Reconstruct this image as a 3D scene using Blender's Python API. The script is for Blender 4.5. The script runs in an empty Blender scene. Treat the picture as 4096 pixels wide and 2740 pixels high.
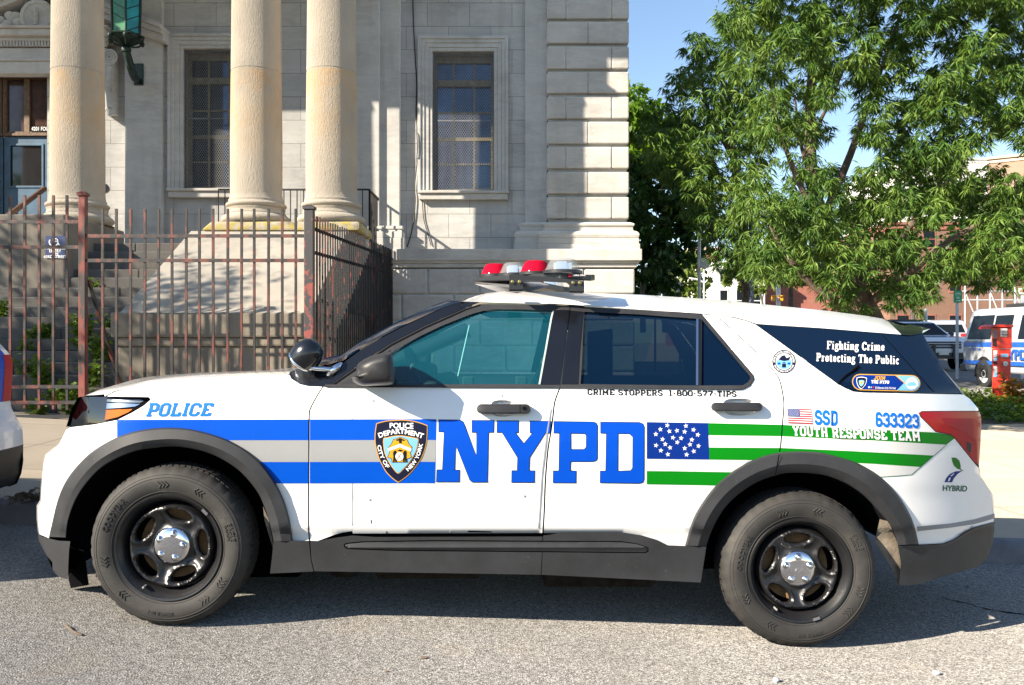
import bpy, bmesh, math, random
import numpy as np
from mathutils import Vector, Matrix
from mathutils.geometry import delaunay_2d_cdt
sc = bpy.context.scene
COL = sc.collection
H = 1.43            # lens height above the road under it
FS = 3495.0         # focal length in photo pixels (4096 wide)
R = math.radians
# ---------------- camera, sky, sun, exposure ----------------
cd = bpy.data.cameras.new('camera'); cam = bpy.data.objects.new('camera', cd); COL.objects.link(cam)
cam.location = (0, 0, H); cam.rotation_euler = (R(90), 0, 0)
cd.lens = FS/4096*36; cd.sensor_width = 36; cd.clip_start = .05; cd.clip_end = 3000
sc.camera = cam
SUN_EL = 30.0; SUN_AZ = 237.4    # degrees; azimuth clockwise from +Y
w = bpy.data.worlds.new('World'); sc.world = w; w.use_nodes = True
nt = w.node_tree; bg = nt.nodes['Background']
sky = nt.nodes.new('ShaderNodeTexSky'); sky.sky_type = 'NISHITA'; sky.sun_disc = False
sky.sun_elevation = R(SUN_EL); sky.sun_rotation = R(SUN_AZ); sky.air_density = 1.0; sky.dust_density = .2; sky.ozone_density = 1.6
nt.links.new(sky.outputs[0], bg.inputs[0]); bg.inputs[1].default_value = .078
sd = bpy.data.lights.new('sun', 'SUN'); sd.energy = 5.0; sd.angle = R(.55); sd.color = (1, .885, .72)
sun = bpy.data.objects.new('sun', sd); COL.objects.link(sun)
_az = R(SUN_AZ); _el = R(SUN_EL)
SUNV = Vector((math.sin(_az)*math.cos(_el), math.cos(_az)*math.cos(_el), math.sin(_el)))
sun.rotation_euler = SUNV.to_track_quat('Z', 'Y').to_euler(); sun.location = SUNV*30
sc.view_settings.view_transform = 'Standard'; sc.view_settings.look = 'None'
sc.view_settings.exposure = 1.55; sc.view_settings.gamma = 1
try:
    sc.cycles.max_bounces = 10; sc.cycles.transparent_max_bounces = 16; sc.cycles.transmission_bounces = 8
    sc.cycles.caustics_reflective = False; sc.cycles.caustics_refractive = False
except Exception: pass
rnd = random.Random(7)
# ---------------- materials ----------------
MATS = {}
def srgb(r, g, b):
    f = lambda c: (c/255/12.92 if c/255 <= .04045 else ((c/255+.055)/1.055)**2.4)
    return (f(r), f(g), f(b))
class N:
    def __init__(s, name):
        s.m = bpy.data.materials.new(name); s.m.use_nodes = True; s.t = s.m.node_tree
        s.b = s.t.nodes['Principled BSDF']; s.out = s.t.nodes['Material Output']
        MATS[name] = s.m
        s.co = s.t.nodes.new('ShaderNodeTexCoord').outputs['Object']
    def n(s, typ, **kw):
        x = s.t.nodes.new(typ)
        for k, v in kw.items():
            if k in x.inputs.keys(): x.inputs[k].default_value = v
            else: setattr(x, k, v)
        return x
    def l(s, a, b): s.t.links.new(a, b)
    def noise(s, scale, detail=4, rough=.55, vec=None, dist=0):
        x = s.n('ShaderNodeTexNoise', Scale=scale, Detail=detail, Roughness=rough, Distortion=dist); s.l(vec or s.co, x.inputs['Vector']); return x.outputs[0]
    def ramp(s, fac, stops):
        x = s.n('ShaderNodeValToRGB'); e = x.color_ramp.elements
        while len(e) < len(stops): e.new(.5)
        for i, (p, c) in enumerate(stops):
            e[i].position = p; e[i].color = (*c, 1) if hasattr(c, '__len__') else (c, c, c, 1)
        s.l(fac, x.inputs[0]); return x.outputs[0]
    def mix(s, fac, a, b, typ='MIX'):
        x = s.n('ShaderNodeMix', data_type='RGBA', blend_type=typ)
        for v, i in ((fac, 0), (a, 6), (b, 7)):
            if hasattr(v, 'is_linked') or hasattr(v, 'links'): s.l(v, x.inputs[i])
            elif i == 0: x.inputs[0].default_value = v
            else: x.inputs[i].default_value = (*v, 1)
        return x.outputs[2]
    def bump(s, h, strength=.3, dist=.01, prev=None):
        x = s.n('ShaderNodeBump', Strength=strength, Distance=dist); s.l(h, x.inputs['Height'])
        if prev is not None: s.l(prev, x.inputs['Normal'])
        s.l(x.outputs[0], s.b.inputs['Normal']); return x.outputs[0]
    def mapv(s, scale=(1, 1, 1), loc=(0, 0, 0), rot=(0, 0, 0)):
        x = s.n('ShaderNodeMapping'); x.inputs['Scale'].default_value = scale; x.inputs['Location'].default_value = loc; x.inputs['Rotation'].default_value = rot
        s.l(s.co, x.inputs['Vector']); return x.outputs[0]
    def xz(s):
        a = s.n('ShaderNodeSeparateXYZ'); s.l(s.co, a.inputs[0]); c = s.n('ShaderNodeCombineXYZ')
        s.l(a.outputs[0], c.inputs[0]); s.l(a.outputs[2], c.inputs[1]); return c.outputs[0], a
    def base(s, c, rough=.6, metal=0, spec=.5, coat=0):
        if hasattr(c, '__len__') and not hasattr(c, 'links'): s.b.inputs['Base Color'].default_value = (*c, 1)
        else: s.l(c, s.b.inputs['Base Color'])
        if hasattr(rough, 'links'): s.l(rough, s.b.inputs['Roughness'])
        else: s.b.inputs['Roughness'].default_value = rough
        s.b.inputs['Metallic'].default_value = metal; s.b.inputs['Specular IOR Level'].default_value = spec
        s.b.inputs['Diffuse Roughness'].default_value = 1.0 if (rough if not hasattr(rough, 'links') else 0) > .8 else 0
        s.b.inputs['Coat Weight'].default_value = coat; s.b.inputs['Coat Roughness'].default_value = .04
        return s.m
def plain(name, c, rough=.5, metal=0, spec=.5, coat=0, var=.12, vs=6, bump=0, bs=80):
    s = N(name)
    nz = s.noise(vs, 5)
    lo = tuple(x*(1-var) for x in c); hi = tuple(min(1, x*(1+var)) for x in c)
    s.base(s.ramp(nz, [(.3, lo), (.7, hi)]), rough, metal, spec, coat)
    if bump: s.bump(s.noise(bs, 3), bump, .004)
    return s.m
# ---------------- mesh helpers ----------------
WM = {}
def link(o, parent=None):
    COL.objects.link(o)
    if parent is not None:
        o.parent = parent; o.matrix_parent_inverse = WM.get(parent.name, Matrix()).inverted()
    WM[o.name] = Matrix()
    return o
def tag(o, label=None, cat=None, group=None, kind=None):
    if label: o['label'] = label
    if cat: o['category'] = cat
    if group: o['group'] = group
    if kind: o['kind'] = kind
    return o
def empty(name, loc, label=None, cat=None, group=None):
    o = bpy.data.objects.new(name, None); o.empty_display_size = .2; COL.objects.link(o); o.location = loc
    WM[o.name] = Matrix.Translation(loc); tag(o, label, cat, group); return o
def mesh_obj(name, V, F, mats, parent=None, mi=None, smooth=None, bevel=0):
    me = bpy.data.meshes.new(name); me.from_pydata([tuple(v) for v in V], [], [tuple(f) for f in F])
    for m in (mats if isinstance(mats, (list, tuple)) else [mats]): me.materials.append(m)
    if mi is not None: me.polygons.foreach_set('material_index', mi)
    if smooth is not None:
        me.shade_smooth()
        if smooth < 180: me.set_sharp_from_angle(angle=R(smooth))
    me.update()
    o = bpy.data.objects.new(name, me); link(o, parent)
    if bevel:
        b = o.modifiers.new('bevel', 'BEVEL'); b.width = bevel; b.segments = 2; b.limit_method = 'ANGLE'; b.angle_limit = R(40)
    return o
class MB:
    def __init__(s): s.V = []; s.F = []; s.M = []; s.cur = 0
    def add(s, V, F, m=None):
        n = len(s.V); s.V += [tuple(v) for v in V]; s.F += [tuple(i+n for i in f) for f in F]
        s.M += [s.cur if m is None else m]*len(F); return s
    def box(s, x0, x1, y0, y1, z0, z1, m=None):
        V = [(x, y, z) for z in (z0, z1) for y in (y0, y1) for x in (x0, x1)]
        return s.add(V, [(0, 2, 3, 1), (4, 5, 7, 6), (0, 1, 5, 4), (2, 6, 7, 3), (0, 4, 6, 2), (1, 3, 7, 5)], m)
    def hexa(s, b, t, m=None):   # bottom quad, top quad
        return s.add(list(b)+list(t), [(3, 2, 1, 0), (4, 5, 6, 7), (0, 1, 5, 4), (1, 2, 6, 5), (2, 3, 7, 6), (3, 0, 4, 7)], m)
    def bar(s, a, b, w, h=None, up=(0, 0, 1), m=None):
        a, b = Vector(a), Vector(b); h = h or w; d = (b-a).normalized(); u = Vector(up)
        if abs(d.dot(u)) > .98: u = Vector((0, 1, 0))
        x = d.cross(u).normalized()*w/2; y = x.cross(d).normalized()*h/2
        q = lambda p: [p-x-y, p+x-y, p+x+y, p-x+y]
        return s.hexa(q(a), q(b), m)
    def tube(s, pts, r, seg=8, m=None, cap=True):
        pts = [Vector(p) for p in pts]; rs = r if hasattr(r, '__len__') else [r]*len(pts)
        V = []; F = []; prev = None
        for i, p in enumerate(pts):
            d = (pts[min(i+1, len(pts)-1)]-pts[max(i-1, 0)]).normalized()
            if prev is None:
                u = Vector((0, 0, 1)) if abs(d.z) < .9 else Vector((1, 0, 0)); x = d.cross(u).normalized()
            else: x = (prev-d*prev.dot(d)).normalized()
            prev = x; y = d.cross(x)
            for k in range(seg):
                a = 2*math.pi*k/seg; V.append(p+(x*math.cos(a)+y*math.sin(a))*rs[i])
        for i in range(len(pts)-1):
            for k in range(seg): F.append((i*seg+k, i*seg+(k+1) % seg, (i+1)*seg+(k+1) % seg, (i+1)*seg+k))
        if cap: F.append(tuple(range(seg))[::-1]); F.append(tuple(range((len(pts)-1)*seg, len(pts)*seg)))
        return s.add(V, F, m)
    def lathe(s, prof, c=(0, 0, 0), axis='Z', seg=32, m=None, a0=0, a1=2*math.pi):
        V = []; F = []; full = abs(a1-a0-2*math.pi) < 1e-6; n = seg if full else seg+1
        for (r, h) in prof:
            for k in range(n):
                a = a0+(a1-a0)*k/seg
                V.append((c[0]+r*math.cos(a), c[1]+r*math.sin(a), c[2]+h) if axis == 'Z' else (c[0]+r*math.cos(a), c[1]+h, c[2]+r*math.sin(a)))
        for i in range(len(prof)-1):
            for k in range(seg): F.append((i*n+k, i*n+(k+1) % n, (i+1)*n+(k+1) % n, (i+1)*n+k))
        return s.add(V, F, m)
    def sphere(s, c, r, seg=16, m=None, sc_=(1, 1, 1)):
        V = []; F = []; rings = seg//2
        for i in range(rings+1):
            t = math.pi*i/rings
            for k in range(seg):
                a = 2*math.pi*k/seg; V.append((c[0]+r*sc_[0]*math.sin(t)*math.cos(a), c[1]+r*sc_[1]*math.sin(t)*math.sin(a), c[2]+r*sc_[2]*math.cos(t)))
        for i in range(rings):
            for k in range(seg): F.append((i*seg+k, (i+1)*seg+k, (i+1)*seg+(k+1) % seg, i*seg+(k+1) % seg))
        return s.add(V, F, m)
    def prism(s, poly, y0, y1, m=None):    # polygon in X,Z extruded in Y
        n = len(poly); V = [(x, y0, z) for x, z in poly]+[(x, y1, z) for x, z in poly]
        return s.add(V, [tuple(range(n)), tuple(range(n, 2*n))[::-1]]+[(i, i+n, (i+1) % n+n, (i+1) % n) for i in range(n)], m)
    def build(s, name, mats, parent=None, smooth=None, bevel=0):
        return mesh_obj(name, s.V, s.F, mats, parent, s.M, smooth, bevel)
def P(x, y, Y): return ((x-2048)*Y/FS, Y, (1370-y)*Y/FS+H)
def px(x, Y): return (x*1.74744-2048)*Y/FS        # x in the 2344-wide reading
def pz(y, Y): return (1370-y*1.74744)*Y/FS+H
def inpoly(pts, poly):
    x, y = pts[:, 0], pts[:, 1]; ins = np.zeros(len(pts), bool); p = np.asarray(poly, float); j = len(p)-1
    for i in range(len(p)):
        xi, yi = p[i]; xj, yj = p[j]
        if yi != yj:
            c = ((yi > y) != (yj > y)) & (x < (xj-xi)*(y-yi)/(yj-yi)+xi); ins ^= c
        j = i
    return ins
def dens(poly, g, closed=True):
    out = []; n = len(poly)
    for i in range(n if closed else n-1):
        a = np.asarray(poly[i], float); b = np.asarray(poly[(i+1) % n], float); k = max(1, int(math.ceil(np.linalg.norm(b-a)/g)))
        out += [tuple(a+(b-a)*t/k) for t in range(k)]
    if not closed: out.append(tuple(poly[-1]))
    return out
def spl(pts, n=6, closed=False):
    p = [np.asarray(q, float) for q in pts]; out = []; m = len(p)
    for i in range(m if closed else m-1):
        p0 = p[(i-1) % m] if closed or i > 0 else p[0]; p1 = p[i]; p2 = p[(i+1) % m]; p3 = p[(i+2) % m] if closed or i+2 < m else p2
        for k in range(n):
            t = k/n; out.append(tuple(.5*((2*p1)+(p2-p0)*t+(2*p0-5*p1+4*p2-p3)*t*t+(3*p1-p0-3*p2+p3)*t**3)))
    if not closed: out.append(tuple(p[-1]))
    return out
def region(pos, neg=(), g=None):
    """triangulate union(pos) minus union(neg); g = grid spacing of inner points"""
    vs = []; es = []
    for poly in list(pos)+list(neg):
        q = dens(poly, g) if g else list(poly); n0 = len(vs); vs += [tuple(map(float, v)) for v in q]
        es += [(n0+i, n0+(i+1) % len(q)) for i in range(len(q))]
    if g:
        a = np.array([v for p in pos for v in p], float); lo = a.min(0); hi = a.max(0)
        gx = np.arange(math.floor(lo[0]/g)*g, hi[0]+g, g); gy = np.arange(math.floor(lo[1]/g)*g, hi[1]+g, g)
        G = np.array([(x, y) for x in gx for y in gy])
        k = np.zeros(len(G), bool)
        for p in pos: k |= inpoly(G, p)
        for p in neg: k &= ~inpoly(G, p)
        G = G[k]
        E = np.array(vs)
        if len(G):
            d = np.full(len(G), 1e9)
            for i in range(0, len(E), 400): d = np.minimum(d, np.min(((G[:, None, :]-E[None, i:i+400, :])**2).sum(2), 1))
            vs += [tuple(p) for p in G[d > (g*.35)**2]]
    r = delaunay_2d_cdt([Vector(v) for v in vs], es, [], 0, 1e-5)
    V = np.array([tuple(v) for v in r[0]]); T = np.array(r[2])
    if len(T) == 0: return V, []
    c = V[T].mean(1); k = np.zeros(len(T), bool)
    for p in pos: k |= inpoly(c, p)
    for p in neg: k &= ~inpoly(c, p)
    T = T[k]
    used = np.unique(T); mp = -np.ones(len(V), int); mp[used] = np.arange(len(used))
    return V[used], [tuple(t) for t in mp[T]]
def bedges(F):
    s = {}
    for f in F:
        for i in range(len(f)):
            a, b = f[i], f[(i+1) % len(f)]; s[(a, b)] = s.get((a, b), 0)+1
    return [e for e in s if (e[1], e[0]) not in s]
def slab(mb, pos, neg, y0, y1, m=None, g=None):     # X,Z polygons extruded along Y, front at y0
    V, F = region(pos, neg, g); n = len(V)
    A = [(x, y0, z) for x, z in V]+[(x, y1, z) for x, z in V]
    F2 = [(a, b, c) for a, b, c in F]; B = bedges(F)
    mb.add(A, F2+[(c+n, b+n, a+n) for a, b, c in F]+[(b, a, a+n, b+n) for a, b in B], m)
# ---------------- lettering ----------------
def text2d(s, bold=0.0, n=4):
    c = bpy.data.curves.new('t', 'FONT'); c.body = s; c.resolution_u = n; c.offset = bold; c.size = 1
    o = bpy.data.objects.new('t', c); me = o.to_mesh()
    V = np.array([(v.co.x, v.co.y) for v in me.vertices]) if len(me.vertices) else np.zeros((0, 2)); F = [tuple(p.vertices) for p in me.polygons]
    o.to_mesh_clear(); bpy.data.objects.remove(o); bpy.data.curves.remove(c)
    return V, F
S0 = 5.5
GL = {
'P': (4.2, [[(1, .5), (1, 5.5)], [(1, 5.5), (3, 5.5), (3.6, 4.9), (3.6, 3.2), (3, 2.6), (1, 2.6)], [(.1, .5), (2, .5)], [(.1, 5.5), (1, 5.5)]]),
'O': (4.2, [[(1.3, .5), (2.9, .5), (3.6, 1.2), (3.6, 4.8), (2.9, 5.5), (1.3, 5.5), (.6, 4.8), (.6, 1.2), (1.3, .5), (2.9, .5)]]),
'L': (4.2, [[(1, .5), (1, 5.5)], [(.2, 5.5), (1.8, 5.5)], [(.2, .5), (3.6, .5), (3.6, 1.9)]]),
'I': (2.1, [[(1, .5), (1, 5.5)], [(.2, .5), (1.9, .5)], [(.2, 5.5), (1.9, 5.5)]]),
'C': (4.2, [[(3.6, 3.9), (3.6, 4.8), (2.9, 5.5), (1.3, 5.5), (.6, 4.8), (.6, 1.2), (1.3, .5), (2.9, .5), (3.6, 1.2), (3.6, 2.1)]]),
'E': (4.2, [[(1, .5), (1, 5.5)], [(.2, 5.5), (3.6, 5.5), (3.6, 4.3)], [(.2, .5), (3.6, .5), (3.6, 1.7)], [(1, 3), (2.6, 3)]]),
'R': (4.5, [[(1, .5), (1, 5.5)], [(1, 5.5), (3, 5.5), (3.6, 4.9), (3.6, 3.5), (3, 2.9), (1, 2.9)], [(.2, .5), (1.8, .5)], [(.1, 5.5), (1, 5.5)], [(2.3, 2.9), (3.5, .5)], [(2.8, .5), (4.2, .5)]]),
'M': (5.7, [[(1, .5), (1, 5.5)], [(4.5, .5), (4.5, 5.5)], [(1, 5.3), (2.75, 2)], [(4.5, 5.3), (2.75, 2)], [(.3, .5), (1.8, .5)], [(3.7, .5), (5.2, .5)], [(.3, 5.5), (1, 5.5)], [(4.5, 5.5), (5.2, 5.5)]]),
'S': (4.2, [[(3.5, 4.1), (3.5, 4.8), (2.8, 5.5), (1.3, 5.5), (.6, 4.8), (.6, 3.7), (1.2, 3.15), (2.9, 2.9), (3.6, 2.3), (3.6, 1.2), (2.9, .5), (1.3, .5), (.6, 1.2), (.6, 1.9)]]),
'T': (4.2, [[(2, .5), (2, 5.5)], [(.5, 4.2), (.5, 5.5), (3.5, 5.5), (3.5, 4.2)], [(1.1, .5), (2.9, .5)]]),
':': (1.8, [[(.8, .5), (.8, 1.1)], [(.8, 3.2), (.8, 3.8)]]),
'1': (2.8, [[(1.3, .5), (1.3, 5.5), (.4, 4.8)], [(.4, .5), (2.2, .5)]]),
'-': (2.6, [[(.4, 2.8), (2, 2.8)]]),
'8': (4.2, [[(1.3, .5), (2.9, .5), (3.6, 1.1), (3.6, 2.5), (2.9, 3.1), (1.3, 3.1), (.6, 2.5), (.6, 1.1), (1.3, .5)], [(1.3, 3.1), (.8, 3.6), (.8, 4.9), (1.4, 5.5), (2.8, 5.5), (3.4, 4.9), (3.4, 3.6), (2.9, 3.1)]]),
'5': (4.2, [[(3.4, 5.5), (.8, 5.5), (.8, 3.4), (2.9, 3.4), (3.6, 2.7), (3.6, 1.2), (2.9, .5), (1.3, .5), (.6, 1.2), (.6, 1.7)]]),
'7': (4.1, [[(.6, 4.4), (.6, 5.5), (3.5, 5.5), (3.5, 4.8), (1.8, 2), (1.8, .5)]]),
'D': (4.2, [[(1, .5), (2.8, .5), (3.6, 1.3), (3.6, 4.7), (2.8, 5.5), (1, 5.5), (1, .5)], [(.2, .5), (1, .5)], [(.2, 5.5), (1, 5.5)]]),
'6': (4.2, [[(3.5, 4.3), (3.5, 4.8), (2.8, 5.5), (1.3, 5.5), (.6, 4.8), (.6, 1.2), (1.3, .5), (2.9, .5), (3.6, 1.2), (3.6, 2.4), (2.9, 3.1), (.6, 3.1)]]),
'3': (4.2, [[(.6, 4.3), (.6, 4.8), (1.3, 5.5), (2.8, 5.5), (3.5, 4.9), (3.5, 3.7), (2.9, 3.1), (1.6, 3.1)], [(2.9, 3.1), (3.6, 2.5), (3.6, 1.2), (2.9, .5), (1.3, .5), (.6, 1.2), (.6, 1.8)]]),
'2': (4.2, [[(.6, 4.2), (.6, 4.8), (1.3, 5.5), (2.8, 5.5), (3.5, 4.8), (3.5, 3.6), (.8, 1.5), (.8, .5), (3.7, .5), (3.7, 1.5)]]),
'Y': (4.6, [[(2.25, .5), (2.25, 2.6), (.9, 5.5)], [(2.25, 2.6), (3.6, 5.5)], [(1.35, .5), (3.15, .5)], [(.1, 5.5), (1.6, 5.5)], [(2.9, 5.5), (4.4, 5.5)]]),
'U': (4.6, [[(.95, 5.5), (.95, 1.2), (1.65, .5), (2.85, .5), (3.55, 1.2), (3.55, 5.5)], [(.2, 5.5), (1.7, 5.5)], [(2.8, 5.5), (4.3, 5.5)]]),
'H': (4.8, [[(1, .5), (1, 5.5)], [(3.7, .5), (3.7, 5.5)], [(1, 3), (3.7, 3)]]+[[(x, y), (x+1.5, y)] for x in (.25, 2.95) for y in (.5, 5.5)]),
'N': (4.8, [[(1, .5), (1, 5.5)], [(3.7, .5), (3.7, 5.5)], [(1, 5.3), (3.7, .7)], [(.2, .5), (1.7, .5)], [(.2, 5.5), (1, 5.5)], [(3, 5.5), (4.5, 5.5)]]),
'A': (4.6, [[(.8, .5), (2.25, 5.5)], [(3.7, .5), (2.25, 5.5)], [(1.2, 2), (3.3, 2)], [(.1, .5), (1.5, .5)], [(3, .5), (4.4, .5)], [(1.3, 5.5), (2.25, 5.5)]]),
'J': (3.9, [[(2.8, 5.5), (2.8, 1.2), (2.1, .5), (1.2, .5), (.6, 1.2), (.6, 2)], [(1.8, 5.5), (3.6, 5.5)]]),
' ': (2.0, []),
}
GL['0'] = GL['O']
# bold roman letters: (thickness, points)
T1, T2 = 1.05, .5
def _r(w, *st): return (w, list(st))
SG = {
'F': _r(4, (T1, [(1, .2), (1, 5.8)]), (T2, [(.1, .25), (2, .25)]), (T2, [(.1, 5.75), (3.5, 5.75), (3.5, 4.4)]), (T2, [(1, 3.1), (2.6, 3.1), (2.6, 3.8)])),
'i': _r(2.3, (T1, [(1.1, .2), (1.1, 3.9)]), (T2, [(.2, .25), (2, .25)]), (T2, [(.3, 3.85), (1.1, 3.85)]), (1.2, [(1.1, 5.2), (1.1, 5.7)])),
'g': _r(3.4, (.8, [(1.2, 1.9), (.8, 2.5), (.8, 3.2), (1.2, 3.8), (2, 3.8), (2.4, 3.2), (2.4, 2.5), (2, 1.9), (1.2, 1.9)]), (.7, [(1.2, 1.8), (.8, 1.1), (2.3, .6), (2.9, 0), (2.7, -.9), (1.8, -1.4), (.8, -1.2), (.5, -.5), (1, .3)]), (.6, [(2.3, 3.6), (3.2, 4)])),
'h': _r(3.9, (T1, [(1, .2), (1, 5.9)]), (T2, [(.2, .25), (1.8, .25)]), (T2, [(.2, 5.85), (1, 5.85)]), (.8, [(1, 2.9), (1.9, 3.8), (2.6, 3.7), (2.9, 3)]), (T1, [(2.9, 3.1), (2.9, .2)]), (T2, [(2.2, .25), (3.8, .25)])),
't': _r(2.6, (T1, [(1.1, 5), (1.1, .8), (1.5, .3), (2.3, .5)]), (T2, [(.2, 3.8), (2.2, 3.8)])),
'n': _r(3.9, (T1, [(1, .2), (1, 3.9)]), (T2, [(.2, .25), (1.8, .25)]), (T2, [(.2, 3.85), (1, 3.85)]), (.8, [(1, 2.9), (1.9, 3.8), (2.6, 3.7), (2.9, 3)]), (T1, [(2.9, 3.1), (2.9, .2)]), (T2, [(2.2, .25), (3.8, .25)])),
'C': _r(4.4, (1, [(3.6, 4.3), (3.1, 5.4), (2.3, 5.7), (1.4, 5.2), (.8, 4), (.8, 2), (1.4, .7), (2.3, .25), (3.2, .6), (3.7, 1.5)]), (.4, [(3.7, 4.2), (3.7, 5.8)])),
'r': _r(2.9, (T1, [(1, .2), (1, 3.9)]), (T2, [(.2, .25), (1.9, .25)]), (T2, [(.2, 3.85), (1, 3.85)]), (.8, [(1, 2.8), (1.7, 3.7), (2.4, 3.4)])),
'm': _r(5.8, (T1, [(1, .2), (1, 3.9)]), (T2, [(.2, .25), (1.8, .25)]), (T2, [(.2, 3.85), (1, 3.85)]), (.8, [(1, 2.9), (1.9, 3.8), (2.6, 3.7), (2.9, 3)]), (T1, [(2.9, 3.1), (2.9, .2)]), (T2, [(2.2, .25), (3.7, .25)]), (.8, [(2.9, 2.9), (3.8, 3.8), (4.5, 3.7), (4.8, 3)]), (T1, [(4.8, 3.1), (4.8, .2)]), (T2, [(4.1, .25), (5.6, .25)])),
'e': _r(3.3, (.85, [(.9, 2.2), (2.6, 2.2), (2.5, 3.2), (1.9, 3.8), (1.2, 3.5), (.8, 2.5), (.9, 1.2), (1.6, .35), (2.3, .5), (2.8, 1.1)])),
'P': _r(4.2, (T1, [(1, .2), (1, 5.8)]), (T2, [(.1, .25), (2, .25)]), (.7, [(.1, 5.65), (2.6, 5.65), (3.3, 5)]), (1, [(3.3, 5), (3.3, 3.6)]), (.7, [(3.3, 3.6), (2.6, 2.8), (1, 2.8)])),
'o': _r(3.6, (.95, [(1.2, .5), (.8, 1.4), (.8, 2.6), (1.2, 3.5), (1.8, 3.8), (2.4, 3.5), (2.8, 2.6), (2.8, 1.4), (2.4, .5), (1.8, .3), (1.2, .5)])),
'c': _r(3.2, (.95, [(2.6, 3), (2, 3.7), (1.3, 3.5), (.85, 2.6), (.85, 1.4), (1.4, .5), (2, .3), (2.7, .9)])),
'T': _r(4.6, (T1, [(2.2, .2), (2.2, 5.8)]), (T2, [(1.2, .25), (3.2, .25)]), (T2, [(.4, 4.4), (.4, 5.75), (4, 5.75), (4, 4.4)])),
'u': _r(3.9, (T1, [(1, 3.9), (1, 1)]), (T2, [(.2, 3.85), (1, 3.85)]), (.8, [(1, 1), (1.4, .3), (2.1, .3), (2.9, 1.1)]), (T1, [(2.9, 3.9), (2.9, .2)]), (T2, [(2.1, 3.85), (2.9, 3.85)]), (T2, [(2.9, .25), (3.7, .25)])),
'b': _r(3.8, (T1, [(1, .2), (1, 5.9)]), (T2, [(.2, 5.85), (1, 5.85)]), (.85, [(1, 3.1), (1.9, 3.8), (2.6, 3.4), (3, 2.5), (3, 1.4), (2.5, .5), (1.8, .25), (1, .6)])),
'l': _r(2.2, (T1, [(1.1, .2), (1.1, 5.9)]), (T2, [(.2, .25), (2, .25)]), (T2, [(.3, 5.85), (1.1, 5.85)])),
' ': (2.2, []),
}
def strokes(pts, t):
    out = []; h = t/2
    for i in range(len(pts)-1):
        a = np.asarray(pts[i], float); b = np.asarray(pts[i+1], float); d = (b-a)/np.linalg.norm(b-a); n = np.array([-d[1], d[0]])*h
        out.append([tuple(a+n), tuple(b+n), tuple(b-n), tuple(a-n)])
        if i: out.append([(a[0]+h*math.cos(k*math.pi/4+.39), a[1]+h*math.sin(k*math.pi/4+.39)) for k in range(8)])
    return out
def slab_text(s, t=1.15, font='slab', extra=0):
    """list of (pos polygons, neg) in units of cap height, plus total width"""
    x = 0; pos = []
    for ch in s:
        w, st = (GL if font == 'slab' else SG)[ch]
        for q in st:
            tt, pts = (t, q) if font == 'slab' else q
            pts = [(p[0]+x, p[1]) for p in pts]
            if font == 'slab' and len(pts) >= 2:     # square stroke ends
                pass
            pos += strokes(pts, tt+extra)
        x += w+(.45 if font == 'slab' else .12)
    return [[(p[0]/6, p[1]/6) for p in q] for q in pos], x/6
# ================= materials of the place =================
def m_asphalt(name='asphalt', c=(.195, .187, .176), dark=.55):
    s = N(name)
    v = s.n('ShaderNodeTexVoronoi', Scale=120.0); s.l(s.co, v.inputs['Vector'])
    v2 = s.n('ShaderNodeTexVoronoi', Scale=260.0); s.l(s.co, v2.inputs['Vector'])
    sep = s.n('ShaderNodeSeparateColor'); s.l(v.outputs['Color'], sep.inputs[0])
    sep2 = s.n('ShaderNodeSeparateColor'); s.l(v2.outputs['Color'], sep2.inputs[0])
    g = s.mix(.5, sep.outputs[0], sep2.outputs[0])
    col = s.ramp(g, [(.16, tuple(x*.22 for x in c)), (.40, tuple(x*.80 for x in c)), (.60, tuple(x*1.2 for x in c)), (.85, tuple(min(1, x*2.2) for x in c))])
    big = s.noise(.7, 6, .65)
    col = s.mix(s.ramp(big, [(.35, .0), (.75, .45)]), col, tuple(x*dark for x in c))
    stain = s.noise(2.3, 5, .6)
    col = s.mix(s.ramp(stain, [(.55, .0), (.8, .35)]), col, (.25, .20, .14))
    s.base(col, .85, 0, .35)
    s.bump(v.outputs['Distance'], .55, .010)
    return s.m
m_asphalt()
def m_concrete(name, c, bw, rh, mort, off=(0, 0, 0), grime=.35):
    s = N(name)
    b = s.n('ShaderNodeTexBrick'); b.offset = 0; b.inputs['Scale'].default_value = 1; b.inputs['Mortar Size'].default_value = mort
    b.inputs['Brick Width'].default_value = bw; b.inputs['Row Height'].default_value = rh; b.inputs['Mortar Smooth'].default_value = .3
    b.inputs['Color1'].default_value = (*c, 1); b.inputs['Color2'].default_value = (*[x*.88 for x in c], 1); b.inputs['Mortar'].default_value = (*[x*.45 for x in c], 1)
    s.l(s.mapv(loc=off, rot=(0, 0, R(-1.9))), b.inputs['Vector'])
    n1 = s.noise(1.4, 7, .65); n2 = s.noise(55, 3, .6)
    col = s.mix(s.ramp(n1, [(.42, 0), (.72, grime)]), b.outputs[0], tuple(x*.5 for x in c))
    col = s.mix(s.ramp(n2, [(.6, 0), (.75, .35)]), col, tuple(x*.6 for x in c))
    s.base(col, .85, 0, .3); s.bump(n2, .35, .006)
    return s.m
m_concrete('sidewalk', (.36, .305, .235), 1.52, 1.52, .012)
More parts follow.
